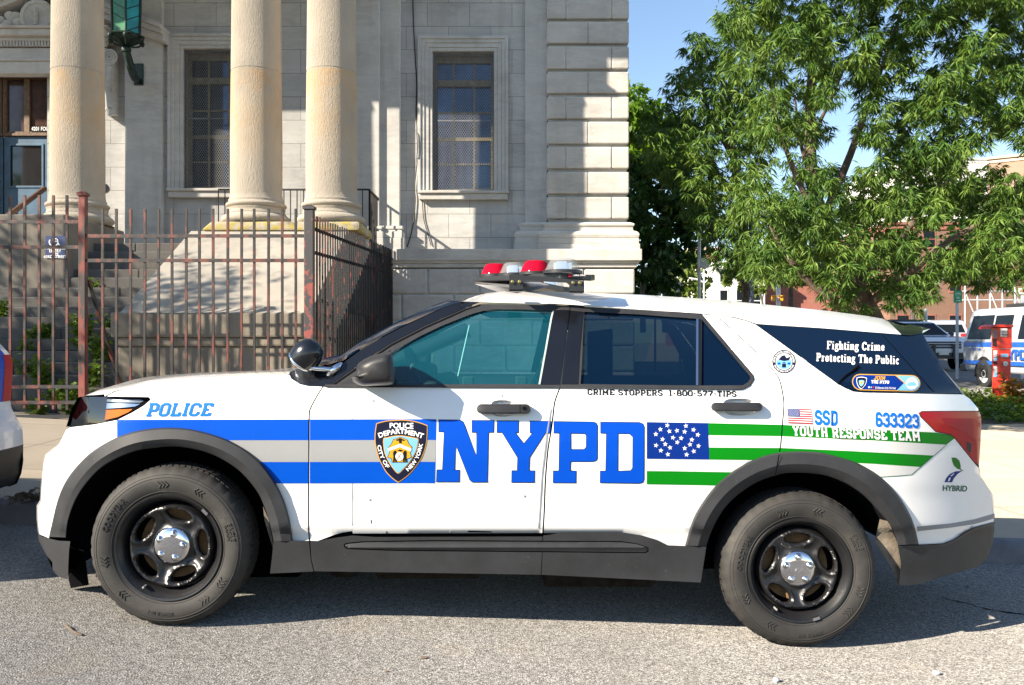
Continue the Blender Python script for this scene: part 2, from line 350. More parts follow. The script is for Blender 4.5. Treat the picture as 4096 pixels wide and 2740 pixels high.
def m_stone(name, c, block=None, dirt=.5, veins=.35, z0=0, yellow=.25, bumpy=.35, fine=60, off=.5):
    """limestone: optional ashlar joints in X,Z (width, height), veins, grime streaks"""
    s = N(name); v, sepx = s.xz()
    n1 = s.noise(.9, 8, .68); n2 = s.noise(fine, 4, .6); n3 = s.noise(2.2, 6, .6, dist=.6)
    col = s.ramp(n1, [(.25, tuple(x*.72 for x in c)), (.5, c), (.78, tuple(min(1, x*1.14) for x in c))])
    wv = s.n('ShaderNodeTexNoise', Scale=1.0, Detail=6.0, Roughness=.7, Distortion=.8); s.l(s.mapv(scale=(1.3, 1.3, 5.5), rot=(0, R(32), 0)), wv.inputs['Vector'])
    col = s.mix(s.ramp(wv.outputs[0], [(.47, 0), (.56, veins), (.66, 0)]), col, tuple(min(1, x*1.32) for x in c))
    col = s.mix(s.ramp(n3, [(.52, 0), (.8, yellow)]), col, (.60, .47, .30))
    st = s.n('ShaderNodeTexNoise', Scale=1.0, Detail=5.0, Roughness=.6); s.l(s.mapv(scale=(3.5, 3.5, .35)), st.inputs['Vector'])
    col = s.mix(s.ramp(st.outputs[0], [(.52, 0), (.8, dirt)]), col, tuple(x*.42 for x in c))
    col = s.mix(s.ramp(n2, [(.58, 0), (.72, .22)]), col, tuple(x*.55 for x in c))
    h = s.mix(.5, n2, n1)
    if block:
        b = s.n('ShaderNodeTexBrick'); b.offset = off; b.inputs['Scale'].default_value = 1
        b.inputs['Brick Width'].default_value = block[0]; b.inputs['Row Height'].default_value = block[1]; b.inputs['Mortar Size'].default_value = .006; b.inputs['Mortar Smooth'].default_value = .2
        b.inputs['Color1'].default_value = (1, 1, 1, 1); b.inputs['Color2'].default_value = (.86, .86, .87, 1); b.inputs['Mortar'].default_value = (.42, .40, .38, 1)
        mp = s.n('ShaderNodeMapping'); mp.inputs['Location'].default_value = (0, -z0, 0); s.l(v, mp.inputs['Vector']); s.l(mp.outputs[0], b.inputs['Vector'])
        col = s.mix(1.0, col, b.outputs[0], 'MULTIPLY')
    s.base(col, .88, 0, .25); s.bump(h, bumpy, .012)
    return s.m
LIME = (.555, .55, .535)
m_stone('ashlar', LIME, (.89, .494), z0=4.63-.494*12, dirt=.3)
m_stone('limestone', LIME, dirt=.3)
m_stone('quoin_stone', (.55, .53, .50), dirt=.25, bumpy=.6, fine=26)
m_stone('weathered_stone', (.29, .255, .205), dirt=.75, veins=.1, yellow=.3, bumpy=.9, fine=45)
m_stone('step_stone', (.135, .128, .118), dirt=.6, veins=.12, yellow=.12, bumpy=.7)
m_stone('slope_stone', (.36, .33, .285), dirt=.8, veins=.1, bumpy=.6)
def m_column():
    s = N('column_stone'); c = (.60, .52, .42)
    _, sp = s.xz()
    n1 = s.noise(1.1, 7, .62); st = s.n('ShaderNodeTexNoise', Scale=1.0, Detail=5.0, Roughness=.62, Distortion=.5); s.l(s.mapv(scale=(48, 48, 13)), st.inputs['Vector'])
    col = s.ramp(n1, [(.3, (.40, .355, .295)), (.6, (.48, .425, .35)), (.8, (.55, .49, .41))])
    zz = s.n('ShaderNodeMapRange'); s.l(sp.outputs[2], zz.inputs[0]); zj = pz(152, 15.1)
    for k, vv in ((1, zj-1.9), (2, zj-.02), (3, 0), (4, 1)): zz.inputs[k].default_value = vv
    band = s.ramp(zz.outputs[0], [(.0, 0), (.8, .62), (.985, .88), (1.0, .02)])
    y = s.noise(1.8, 6, .65, dist=.5)
    f = s.n('ShaderNodeMath', operation='MULTIPLY'); s.l(band, f.inputs[0]); s.l(s.ramp(y, [(.36, 0), (.72, 1)]), f.inputs[1])
    col = s.mix(f.outputs[0], col, (.60, .38, .16))
    col = s.mix(s.ramp(st.outputs[0], [(.55, 0), (.72, .22)]), col, (.36, .31, .25))
    s.base(col, .9, 0, .2); s.bump(st.outputs[0], .7, .03)
    return s.m
m_column()
def m_moss():
    s = N('mossy_stone'); c = (.42, .37, .29)
    n = s.noise(2.6, 7, .65); n2 = s.noise(7, 5, .6)
    col = s.ramp(n, [(.3, (.16, .14, .11)), (.5, c), (.75, (.5, .45, .36))])
    col = s.mix(s.ramp(n2, [(.45, 0), (.6, .75)]), col, (.40, .32, .03))
    s.base(col, .95, 0, .2); s.bump(n2, .8, .03); return s.m
m_moss()
def m_fence():
    s = N('peeling_iron'); v = s.n('ShaderNodeTexNoise', Scale=1.0, Detail=4.0, Roughness=.7); s.l(s.mapv(scale=(9, 9, 3.2)), v.inputs['Vector'])
    f = s.noise(60, 3, .6)
    col = s.ramp(v.outputs[0], [(.48, (.014, .013, .014)), (.515, (.025, .019, .017)), (.525, (.085, .021, .015)), (.62, (.125, .032, .023)), (.68, (.022, .018, .017))])
    col = s.mix(s.ramp(f, [(.6, 0), (.72, .6)]), col, (.10, .05, .03))
    s.base(col, .55, 0, .5); s.bump(f, .5, .004); return s.m
m_fence()
def m_redpost():
    s = N('red_post_paint'); v = s.n('ShaderNodeTexNoise', Scale=1.0, Detail=5.0, Roughness=.7); s.l(s.mapv(scale=(7, 7, 1.6)), v.inputs['Vector'])
    col = s.ramp(v.outputs[0], [(.40, (.035, .03, .03)), (.44, (.05, .035, .03)), (.46, (.14, .033, .026)), (.62, (.20, .052, .042)), (.66, (.03, .02, .02))])
    s.base(col, .6, 0, .4); return s.m
m_redpost()
def m_post():
    s = N('black_red_post_paint'); v = s.noise(13, 6, .68); z = s.noise(1.1, 3, .5)
    mm = s.n('ShaderNodeMath', operation='ADD'); s.l(v, mm.inputs[0]); s.l(z, mm.inputs[1])
    col = s.ramp(mm.outputs[0], [(.53, (.03, .028, .03)), (.55, (.025, .02, .02))])
    mm2 = s.n('ShaderNodeMath', operation='MULTIPLY'); s.l(mm.outputs[0], mm2.inputs[0]); mm2.inputs[1].default_value = .5
    col = s.ramp(mm2.outputs[0], [(.51, (.035, .032, .034)), (.535, (.22, .05, .04))])
    s.base(col, .6); s.bump(v, .4, .003); return s.m
m_post()
def m_dark_fence():
    s = N('dark_fence_iron'); v = s.n('ShaderNodeTexNoise', Scale=1.0, Detail=4.0, Roughness=.7); s.l(s.mapv(scale=(9, 9, 4)), v.inputs['Vector'])
    col = s.ramp(v.outputs[0], [(.56, (.016, .016, .018)), (.585, (.02, .018, .018)), (.60, (.10, .028, .022)), (.68, (.14, .04, .03))])
    s.base(col, .55, 0, .4); return s.m
m_dark_fence()
plain('black_iron', (.02, .02, .022), .45, var=.3)
plain('green_bronze', (.008, .024, .019), .45, .2, var=.5, vs=14, bump=.3)
plain('green_glass', (.004, .16, .04), .25, var=.5, vs=5)
plain('teal_glass', (.008, .26, .30), .25, var=.35, vs=4)
plain('white_glass', (.62, .62, .62), .3, var=.15)
plain('blue_door_paint', (.028, .075, .13), .45, var=.3, vs=4, bump=.15)
plain('old_brown_wood', (.10, .058, .03), .65, var=.5, vs=16, bump=.4)
plain('dark_glass', (.012, .013, .016), .06, spec=.8, var=.2)
plain('red_brown_glass', (.05, .028, .024), .12, var=.4)
plain('mesh_steel', (.15, .15, .155), .6, .2, var=.2)
plain('cream_sash', (.34, .29, .18), .6, var=.35, vs=12)
plain('old_blind', (.42, .40, .37), .8, var=.15)
plain('sign_navy', (.010, .026, .10), .4)
plain('sign_white', (.75, .75, .75), .5, var=.03)
plain('black_rubber_cable', (.012, .012, .013), .6)
plain('dark_void', (.006, .006, .007), .9)
def m_window():
    s = N('window_glass'); n = s.noise(.8, 2, .5)
    s.base((.012, .02, .03), .04, 0, .5); s.b.inputs['IOR'].default_value = 2.2; s.b.inputs['Specular Tint'].default_value = (.45, .68, 1, 1); s.bump(n, .06, .02); return s.m
m_window()
# ================= ground =================
def smclip(x, a, b): return min(max(x, a), b)
def zroad(X, Y): return -.0473*smclip(X, -30, 3.9)
def zwalk(X, Y): return .153-.0473*smclip(X, -30, 3.9)+.022*max(0, min(Y, 60)-9)
def ykerb(X): return 6.2+.0333*X
def sheet(name, xs, yf, zf, mat, kind='structure'):
    V = []; F = []; rows = []
    for X in xs:
        r = []
        for Y in yf(X): r.append(len(V)); V.append((X, Y, zf(X, Y)))
        rows.append(r)
    for i in range(len(rows)-1):
        for j in range(len(rows[0])-1): F.append((rows[i][j], rows[i+1][j], rows[i+1][j+1], rows[i][j+1]))
    return tag(mesh_obj(name, V, F, MATS[mat], smooth=30), kind=kind)
XS = [-120, -60, -30]+[x*2.0 for x in range(-14, 2)]+[3, 3.9, 4.5, 6, 8, 10, 12, 15, 20, 30, 60, 120]
sheet('road', XS, lambda X: [-80, -20, -5, 0, 2, 3, 4, 5, 6, ykerb(X)+.02], zroad, 'asphalt')
WY = [.6, 1.5, 3, 4, 5, 6, 8, 10, 12, 14, 17, 20, 25, 30, 40, 54, 120, 400]
sheet('sidewalk', XS, lambda X: [ykerb(X)+.145]+[ykerb(X)+d for d in WY], zwalk, 'sidewalk')
plain('kerb_stone', (.12, .118, .132), .75, var=.3, vs=5, bump=.5, bs=60)
V = []; F = []
for i, X in enumerate([x*.5 for x in range(-60, 61)]):
    y = ykerb(X); zt = zwalk(X, 6)+.002; zb = zroad(X, 6)-.05
    V += [(X, y-.012, zb), (X, y, zt-.03), (X, y+.03, zt), (X, y+.15, zt), (X, y+.15, zb)]
    if i:
        for k in range(4): F.append((5*i-5+k, 5*i+k, 5*i+k+1, 5*i-4+k))
tag(mesh_obj('kerb', V, F, MATS['kerb_stone'], smooth=50), kind='structure')
m_asphalt('street_asphalt', (.17, .165, .16))
sheet('street', [10.6, 12, 15, 20, 30, 60], lambda X: [18.6, 20, 25, 30, 40, 54, 120], lambda X, Y: zwalk(X, Y)+.006, 'street_asphalt')
# ================= station house =================
YF = 18.4; YC = 15.5
BLD = empty('stone_building', (px(900, YF), YF, 0), 'pale limestone public building with big round columns and mesh-covered windows', 'building')
def FX(x, Y=YF): return px(x, Y)
def FZ(y, Y=YF): return pz(y, Y)
ZP = FZ(571, 17.6)               # top of the podium
WIN = [(990, 1131, 118, 437), (420, 561, 112, 432)]
XR = FX(1440, 18.1)
mb = MB()
rect = lambda x0, x1, z0, z1: [(x0, z0), (x1, z0), (x1, z1), (x0, z1)]
holes = [rect(FX(a), FX(b), FZ(d), FZ(c)) for a, b, c, d in WIN]
slab(mb, [rect(-16, XR-.02, .3, 13.2)], holes+[rect(FX(-60), FX(108), FZ(600), FZ(165))], YF, YF+.55)
mb.build('wall', MATS['ashlar'], BLD)
mb = MB(); mb.box(XR-.52, XR-.01, YF+.56, 26, .2, 13.2); mb.box(-16, XR-.6, YF+3, YF+3.2, .2, 13.2); mb.box(-16, XR, 18.3, 26, 13.2, 13.5)
mb.box(-16, XR-.6, YF+.56, YF+3, 1.2+H, 1.3+H)
mb.build('side_wall', MATS['limestone'], BLD)
# pilasters
for nm, x0, x1, Y, b in (('pilaster', 285, 370, 18.25, 0), ('pilaster', 795, 868, 18.1, 1), ('pilaster', 868.6, 915, 18.2, 1), ('pilaster', 1202, 1252, 18.28, 1)):
    mb = MB(); zb = FZ(545, Y)
    mb.box(FX(x0, Y), FX(x1, Y), Y, YF-.003, zb+.25 if b else 1.8, 13)
    if b:
        for zz, dd, hh in ((0, .09, .13), (.13, .05, .05), (.18, .07, .07)): mb.box(FX(x0, Y)-dd, FX(x1, Y)+dd, Y-dd, YF-.003, zb+zz, zb+zz+hh-.002)
        mb.box(FX(x0, Y)-.1, FX(x1, Y)+.1, Y-.1, YF-.003, ZP-.02, zb-.002)
    mb.build(nm, MATS['limestone'], BLD, bevel=.012)
# rusticated corner: separate courses with open joints
mb = MB(); q = lambda py: (py*.365)
crs = [(-300, -175), (-155, -20), (-2, 115), (135, 270), (290, 430), (450, 583), (605, 742), (762, 900), (920, 1055), (1078, 1213), (1235, 1370)]
YQ = 18.02; xq0 = FX(1252.5, YQ); xq1 = FX(1440, YQ)
for i, (a, b) in enumerate(crs+[(-620-k*155, -495-k*155) for k in range(-1, 4)]):
    z1, z0 = FZ(q(a), YQ), FZ(q(b), YQ)
    cut = [[.23, .79], [.5]][i % 2]
    xs = [xq0]+[xq0+(xq1-xq0)*c for c in cut]+[xq1]
    for j in range(len(xs)-1): mb.box(xs[j]+(.002 if j else 0), xs[j+1]-(.002 if j < len(xs)-2 else 0), YQ+rnd.uniform(-.004, .004), YF-.01, z0, z1)
mb.build('quoin', MATS['quoin_stone'], BLD, bevel=.028)
mb = MB(); mb.box(xq0+.03, xq1-.04, YQ+.1, YF-.004, FZ(508, YQ), 13); mb.build('quoin_backing', MATS['limestone'], BLD)
mb = MB()
for x0, x1, Y in ((1198, 1258, 18.2), (1253, 1440, YQ)):
    X0, X1 = FX(x0, Y), FX(x1, Y); yb = Y
    prof = [(0, 545), (.17, 545), (.19, 540), (.19, 535), (.15, 530), (.08, 527), (.07, 519), (.10, 515), (.10, 511), (.02, 507), (0, 507)]
    for (d0, p0), (d1, p1) in zip(prof[:-1], prof[1:]):
        if abs(p0-p1) < .01: continue
        z0, z1 = FZ(p0, Y-.15), FZ(p1, Y-.15)
        b = [(X0-d0, YF-.01, z0), (X1+d0, YF-.01, z0), (X1+d0, yb-d0, z0), (X0-d0, yb-d0, z0)]
        t = [(X0-d1, YF-.01, z1), (X1+d1, YF-.01, z1), (X1+d1, yb-d1, z1), (X0-d1, yb-d1, z1)]
        mb.hexa(b, t)
    mb.box(X0-.18, X1+.18, yb-.18, YF-.01, FZ(558, Y-.15), FZ(545.3, Y-.15)); mb.box(X0-.2, X1+.2, yb-.2, YF-.01, ZP, FZ(558.3, Y-.15))
mb.build('base_moulding', MATS['quoin_stone'], BLD, bevel=.01)
# podium
YPD = 17.6
mb = MB(); xr = FX(1470, YPD-.12)
mb.box(-2.6, xr, YPD-.12, YF-.005, FZ(596, YPD-.12), ZP); mb.box(-2.6, xr-.05, YPD-.06, YF-.005, FZ(603, YPD), FZ(596.3, YPD)); mb.box(-2.6, xr-.09, YPD-.02, YF-.005, FZ(612, YPD), FZ(603.3, YPD))
mb.build('podium_cornice', MATS['quoin_stone'], BLD, bevel=.015)
mb = MB(); zt = FZ(614, YPD); hh = .52
for r in range(5):
    n = 5; off = .5*(r % 2)
    for j in range(-1, n):
        X0 = -2.75+(j+off)*1.05; X1 = X0+1.05; X1 = min(X1, xr-.12); X0 = max(X0, -2.75)
        if X1-X0 > .1: mb.box(X0+.012, X1-.012, YPD, YF-.006, zt-(r+1)*hh+.014, zt-r*hh-.014)
mb.build('podium_block', MATS['quoin_stone'], BLD, bevel=.035)
mb = MB(); mb.box(-2.75, xr-.16, YPD+.06, YF-.008, -.6, zt-.002); mb.build('podium_core', MATS['limestone'], BLD)
# windows
for wi, (a, b, c, d) in enumerate(WIN):
    x0, x1, z1, z0 = FX(a), FX(b), FZ(c), FZ(d)
    wn = empty('w', (x0, YF, z0)); wn.name = 'window'; WM[wn.name] = Matrix.Translation((x0, YF, z0)); wn.parent = BLD; wn.matrix_parent_inverse = WM[BLD.name].inverted()
    mb = MB()
    for k, (o0, o1, pr) in enumerate(((.0, .07, .035), (.072, .16, .06), (.162, .235, .085), (.237, .30, .115))):
        slab(mb, [rect(x0-o1, x1+o1, z0-.02, z1+o1)], [rect(x0-o0, x1+o0, z0-.5, z1+o0)], YF-pr, YF-.002)
    mb.build('surround', MATS['limestone'], wn, bevel=.008)
    mb = MB(); mb.box(x0-.29, x1+.31, YF-.2, YF+.3, z0-.075, z0-.021); mb.box(x0-.27, x1+.29, YF-.15, YF-.002, z0-.2, z0-.077); mb.build('sill', MATS['quoin_stone'], wn, bevel=.012)
    mb = MB(); yf = YF+.30; w_ = x1-x0; h_ = z1-z0
    for X in (x0, x1-.07): mb.box(X, X+.07, yf-.03, yf+.05, z0, z1)
    mb.box(x0+.071, x1-.071, yf-.03, yf+.05, z1-.16, z1); mb.box(x0+.071, x1-.071, yf-.03, yf+.05, z0, z0+.09)
    mb.box(x0+.071, x1-.071, yf-.05, yf+.05, z1-.66, z1-.53); mb.box(x0+.071, x1-.071, yf-.02, yf+.04, z0+1.12, z0+1.19)
    for fr in (1/3, 2/3): X = x0+w_*fr; mb.box(X-.018, X+.018, yf-.012, yf+.03, z0+.091, z1-.161)
    for zz in (z0+.62, z0+1.72): mb.box(x0+.071, x1-.071, yf-.008, yf+.028, zz-.015, zz+.015)
    mb.build('sash', MATS['cream_sash'], wn)
    mb = MB(); mb.box(x0, x1, yf+.032, yf+.038, z0, z1); mb.build('pane', MATS['window_glass'], wn)
    mb = MB(); ym = YF+.05; g = .026; ph, pw = .0745, .048
    for X in (x0+.005, x1-.03): mb.box(X, X+.025, ym-.014, ym+.014, z0+.01, z1-.01)
    for zz in (z0+.01, z0+1.475, z1-.035): mb.box(x0+.031, x1-.031, ym-.014, ym+.014, zz, zz+.025)
    W = w_-.06; Hh = h_-.04; xa, za = x0+.03, z0+.02
    for sgn in (1, -1):
        k = -int(Hh/ph)-1
        while k*pw < W:
            # line x = k*pw + t*pw, z = t*ph
            t0 = max(0, -k); t1 = min(Hh/ph, W/pw-k)
            if t1 > t0+.05:
                p = lambda t: ((xa+(k+t)*pw) if sgn > 0 else (xa+W-(k+t)*pw), za+t*ph)
                A, B = p(t0), p(t1); y0 = ym-.006*sgn
                mb.bar((A[0], y0, A[1]), (B[0], y0, B[1]), 0.0085, .005, up=(0, 1, 0))
            k += 1
    mb.build('wire_screen', MATS['mesh_steel'], wn)
    if wi == 1:
        mb = MB(); mb.box(x0+.2, x0+.62, yf+.06, yf+.1, z0+.09, z0+.36); mb.build('box_on_sill', MATS['sign_white'], wn)
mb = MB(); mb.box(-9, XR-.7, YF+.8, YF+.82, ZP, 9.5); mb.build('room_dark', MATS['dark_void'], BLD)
# entrance
mb = MB(); Y = 18.0; dx0, dx1 = FX(-330, Y), FX(250, Y)
D = lambda y: FZ(y, Y)
for x in ((FX(108, Y), FX(160, Y)), (FX(-170, Y), FX(-60, Y))): mb.box(x[0], x[1], Y+.12, YF-.01, 1.9, D(164))
mb.box(FX(-170, Y), FX(160, Y), Y+.1, YF-.01, D(164), D(137)); mb.box(FX(-175, Y), FX(165, Y), Y+.05, YF-.01, D(136.6), D(131))
mb.box(FX(-330, Y), FX(238, Y), Y+.12, YF-.01, D(130.6), D(105)); mb.box(dx0, FX(245, Y), Y+.02, YF-.01, D(92), D(84)); mb.box(dx0-.05, FX(250, Y), Y-.12, YF-.01, D(83.6), D(70)); mb.box(dx0-.1, FX(256, Y), Y-.2, YF-.01, D(69.6), D(65))
k = 0
while FX(-60, Y)+k*.065 < FX(240, Y): X = FX(-60, Y)+k*.065; mb.box(X, X+.038, Y+.03, Y+.12, D(104), D(92.4)); k += 1
zc = D(-60); xm = FX(85, Y)
for sgn in (-1, 1):
    for (o, y0, t) in ((0, Y-.2, .09), (.1, Y-.12, .1), (.22, Y-.02, .12)):
        a = Vector((xm+sgn*2.6, 0, D(65)-.10-o+.06)); b = Vector((xm, 0, D(-26)+.12-o))
        dz = Vector((0, 0, t)); pts = [a, b, b+dz, a+dz]; mb.prism([(p.x, p.z) for p in pts], y0+(.001 if sgn > 0 else 0), YF-.012)
mb.build('door_surround', MATS['limestone'], BLD, bevel=.008)
mb = MB(); cz = D(38); mb.lathe([(.0, -.06), (.26, -.06), (.27, -.09), (.30, -.09), (.36, -.05), (.36, 0)], (xm, Y+.05, cz), 'Y', 40)
for sgn in (-1, 1):
    for i in range(16):
        t = i/16; mb.sphere((xm+sgn*(.42+t*.95)+rnd.uniform(-.03, .03), Y+.04, D(62)+(1-t)*rnd.uniform(.02, .36)), .12*(1-.6*t), 10, sc_=(1, .4, .8))
for i in range(14): a = i*.45; mb.sphere((xm+.33*math.cos(a), Y-.0, cz+.33*math.sin(a)), .035, 8)
mb.tube([(xm-.02, Y-.02, cz-.18), (xm, Y-.03, cz), (xm-.03, Y-.02, cz+.16)], .05, 8)
mb.build('medallion', MATS['limestone'], BLD, smooth=60)
mb = MB(); X0, X1 = FX(241, Y), FX(252, Y)       # scroll console beside the door
mb.box(X0-.1, X1, Y+.1, YF-.01, D(255), D(108))
for (zz, r) in ((D(128), .17), (D(252), .1)):
    for k in range(3): mb.lathe([(r*(1-.3*k), -.02), (r*(1-.3*k)-.02, -.035), (r*(1-.3*k)-.04, -.02)], (X1-.05, Y+.1, zz), 'Y', 24)
mb.tube([(X1-.02, Y+.08, D(150)), (X1-.06, Y+.05, D(200)), (X1-.03, Y+.06, D(245))], .06, 8); mb.build('console', MATS['limestone'], BLD, bevel=.006)
dr = empty('d', (FX(0), YF, 2)); dr.name = 'entrance_door'; WM[dr.name] = Matrix.Translation((FX(0), YF, 2)); dr.parent = BLD; dr.matrix_parent_inverse = WM[BLD.name].inverted()
yd = YF+.12
mb = MB(); slab(mb, [rect(FX(2), FX(103), 2.0, FZ(310))], [rect(FX(16), FX(90), FZ(424), FZ(330))], yd, yd+.06); slab(mb, [rect(FX(12), FX(94), FZ(428), FZ(326))], [rect(FX(17), FX(89), FZ(423), FZ(331))], yd-.02, yd-.002)
mb.box(FX(-60), FX(-1), yd, yd+.06, 2, FZ(310)); mb.build('door_leaf', MATS['blue_door_paint'], dr, bevel=.008)
mb = MB(); mb.box(FX(16), FX(90), yd+.03, yd+.035, FZ(424), FZ(330)); mb.build('door_glass', MATS['dark_glass'], dr)
mb = MB(); zt, zb = FZ(167), FZ(303)
for a, b in ((-60, -2), (0, 9), (49, 62), (102, 108)): mb.box(FX(a), FX(b), yd-.03, yd+.07, zb, zt)
for a, b in ((9.2, 48.8), (62.2, 101.8)):
    mb.box(FX(a), FX(b), yd-.03, yd+.06, zt-.1, zt); mb.box(FX(a), FX(b), yd-.03, yd+.06, zb, zb+.04)
mb.box(FX(-60), FX(108), yd-.06, yd+.08, FZ(309), zb-.003); mb.build('transom_frame', MATS['old_brown_wood'], dr, bevel=.006)
mb = MB(); mb.box(FX(0), FX(108), yd+.03, yd+.035, zb, zt); mb.build('transom_glass', MATS['red_brown_glass'], dr)
mb = MB(); mb.box(FX(66), FX(150), yd-.045, yd-.035, FZ(299), FZ(288)); sb = mb.build('number_plate', MATS['dark_void'], dr)
V, F = text2d('4201 FOURTH AVENUE', .004); V = V*np.array([.085, .115])
mesh_obj('plate_lettering', [(FX(68)+x, yd-.049, FZ(297)+z) for x, z in V], F, MATS['sign_white'], sb)
# columns
def column(xc, label):
    mb = MB(); Z0 = (1370-887)/FS*14.95+H
    zj = FZ(152, 15.07); prof = [(.60, 0)]
    def torus(r, z0, z1, n=8): return [(r-(z1-z0)/2+(z1-z0)/2*math.sin(math.pi*i/n), z0+(z1-z0)*i/n) for i in range(n+1)]
    prof = [(.60, -.0)]+torus(.60, .0, .19)+[(.515, .195), (.50, .22), (.49, .25), (.505, .29)]+torus(.525, .30, .40)+[(.475, .405), (.475, .44), (.458, .46)]
    zs = [.55, .8, 1.5, zj-Z0-.012, zj-Z0-.010, zj-Z0+.010, zj-Z0+.012, 3.2, 4.2, 5.2, 5.8]
    for z in zs:
        r = .447-.045*max(0, (z-1.5)/4.6)
        if abs(z-(zj-Z0)) < .011: r -= .006
        prof.append((r, z))
    prof += [(.415, 5.9), (.43, 5.93), (.41, 5.96), (.41, 6.15), (.52, 6.3)]
    mb.lathe(prof, (xc, YC, Z0), 'Z', 72); mb.box(xc-.56, xc+.56, YC-.56, YC+.56, Z0+6.3, 8.5+H-.02)
    return mb.build('column', MATS['column_stone'], BLD, smooth=38)
CX = [px(178, YC), px(587, YC), px(759, YC), -1499*YC/2000]
for x in CX: column(x, '')
mb = MB(); Z0 = (1370-887)/FS*14.95+H
mb.box(-16, -2.72, YC-.5, YF-.01, 8.5+H, 9.7+H); mb.box(-16, -2.15, YC-1.1, YF-.01, 9.71+H, 10.3+H); mb.build('entablature', MATS['limestone'], BLD, bevel=.02)
mb = MB()
mb.hexa([(CX[1]-.75, YC-.72, 1.9+H), (CX[2]+.62, YC-.72, 1.9+H), (CX[2]+.62, YC+.7, 1.9+H), (CX[1]-.75, YC+.7, 1.9+H)], [(CX[1]-.61, YC-.61, Z0), (CX[2]+.61, YC-.61, Z0), (CX[2]+.61, YC+.61, Z0), (CX[1]-.61, YC+.61, Z0)])
mb.build('column_plinth', MATS['mossy_stone'], BLD, bevel=.05)
mb = MB(); c = CX[0]
mb.box(c-.62, c+.56, YC-1.55, YC+.62, .85+H, Z0-.015); mb.build('pedestal', m_stone('pedestal_stone', (.23, .205, .175), dirt=.6, veins=.1), BLD, bevel=.03)
mb = MB(); mb.box(CX[3]-.6, CX[3]+.6, YC-.72, YC+.62, .9+H, Z0-.015); mb.build('pedestal', MATS['weathered_stone'], BLD, bevel=.03)
# stairs
mb = MB(); XL = -14; XRs = -5.46
for k in range(-7, 15):
    z = -.614+.165*k+H+.0; y0 = 11.75+.226*k
    cuts = [XL, -9.4+rnd.uniform(-1, 1), -7+rnd.uniform(-1.1, 1.1), XRs]
    for j in range(3):
        mb.box(cuts[j]+.004, cuts[j+1]-.004, y0+rnd.uniform(-.012, .012), y0+.5, z-.165, z+rnd.uniform(-.008, .006))
mb.build('stair', MATS['step_stone'], BLD, bevel=.018)
mb = MB(); zl = -.614+.165*14+H; mb.box(XL, -2.7, 15.0, YF+.12, zl-1.2, zl-.012); mb.build('landing', MATS['step_stone'], BLD)
# cheek block with its sloped top
mb = MB(); Y0, Y1 = 12.1, 14.86; xl, xr2 = -5.46, -2.8; zc = FZ(715, Y0); zt = 1.9+H
mb.hexa([(xl, Y0+.02, zc), (xr2, Y0+.02, zc), (xr2, Y1, zc), (xl, Y1, zc)], [(xl+.0, Y0+.10, zc+.02), (xr2, Y0+.10, zc+.02), (xr2, Y1, zt), (xl, Y1, zt)])
mb.box(xl, xr2, Y1+.002, 16.6, zc, zt-.003)
mb.build('cheek_slope', MATS['slope_stone'], BLD, bevel=.02)
mb = MB(); mb.box(xl-.07, xr2+.03, Y0-.09, 16.6, zc-.345, zc-.003); mb.box(xl-.03, xr2+.02, Y0-.045, 16.6, zc-.47, zc-.348); mb.build('cheek_cap', MATS['weathered_stone'], BLD, bevel=.03)
mb = MB(); mb.box(xl, xr2, Y0, 16.6, -.3, zc-.472); mb.build('cheek_wall', MATS['weathered_stone'], BLD, bevel=.02)
# railing on the landing
mb = MB(); zr = FZ(434, 17.0); pts = [(px(500, 17), 17.0), (-2.78, 17.0), (-2.78, 18.3)]
for (a, b) in zip(pts[:-1], pts[1:]):
    mb.bar((a[0], a[1], zr), (b[0], b[1], zr), .05, .03); mb.bar((a[0], a[1], zl+.12), (b[0], b[1], zl+.12), .035, .03)
    L = math.hypot(b[0]-a[0], b[1]-a[1]); n = int(L/.125)
    for k in range(n+1):
        t = k/n; X = a[0]+(b[0]-a[0])*t; Yy = a[1]+(b[1]-a[1])*t; mb.box(X-.009, X+.009, Yy-.009, Yy+.009, zl, zr-.012)
mb.build('railing', MATS['black_iron'], BLD)
mb = MB(); mb.tube([(px(-60, 14.2), 13.6, 1.3+H), (px(102, 16.3), 16.3, FZ(432, 16.3))], .05, 10); mb.build('handrail', plain('dark_wood', (.085, .045, .03), .6, var=.3), BLD, smooth=60)
mb = MB(); mb.tube([(FX(246, 18), 17.9, FZ(435, 18)), (FX(252, 18), 17.75, FZ(435, 18))], .09, 14); mb.build('wall_pipe_end', MATS['kerb_stone'], BLD, smooth=40)
# wall cable
mb = MB(); yy = YF-.012; cb = [(945, -10), (947, 60), (950, 120), (954, 190), (953, 260), (957, 340), (953, 390), (949, 430), (951, 460), (945, 520), (932, 566)]
mb.tube([(FX(x, yy), yy-(.13 if 80 < y < 456 and x > 955 else .02), FZ(y, yy)) for x, y in spl(cb, 5)], .012, 6)
cb2 = [(962, 438), (967, 465), (970, 500), (978, 530), (987, 562)]
mb.tube([(FX(x, yy), yy-.015, FZ(y, yy)) for x, y in spl(cb2, 4)], .010, 6)
tag(mb.build('cable', MATS['black_rubber_cable']), 'thin black cable hanging loose down the wall left of the right window', 'cable')
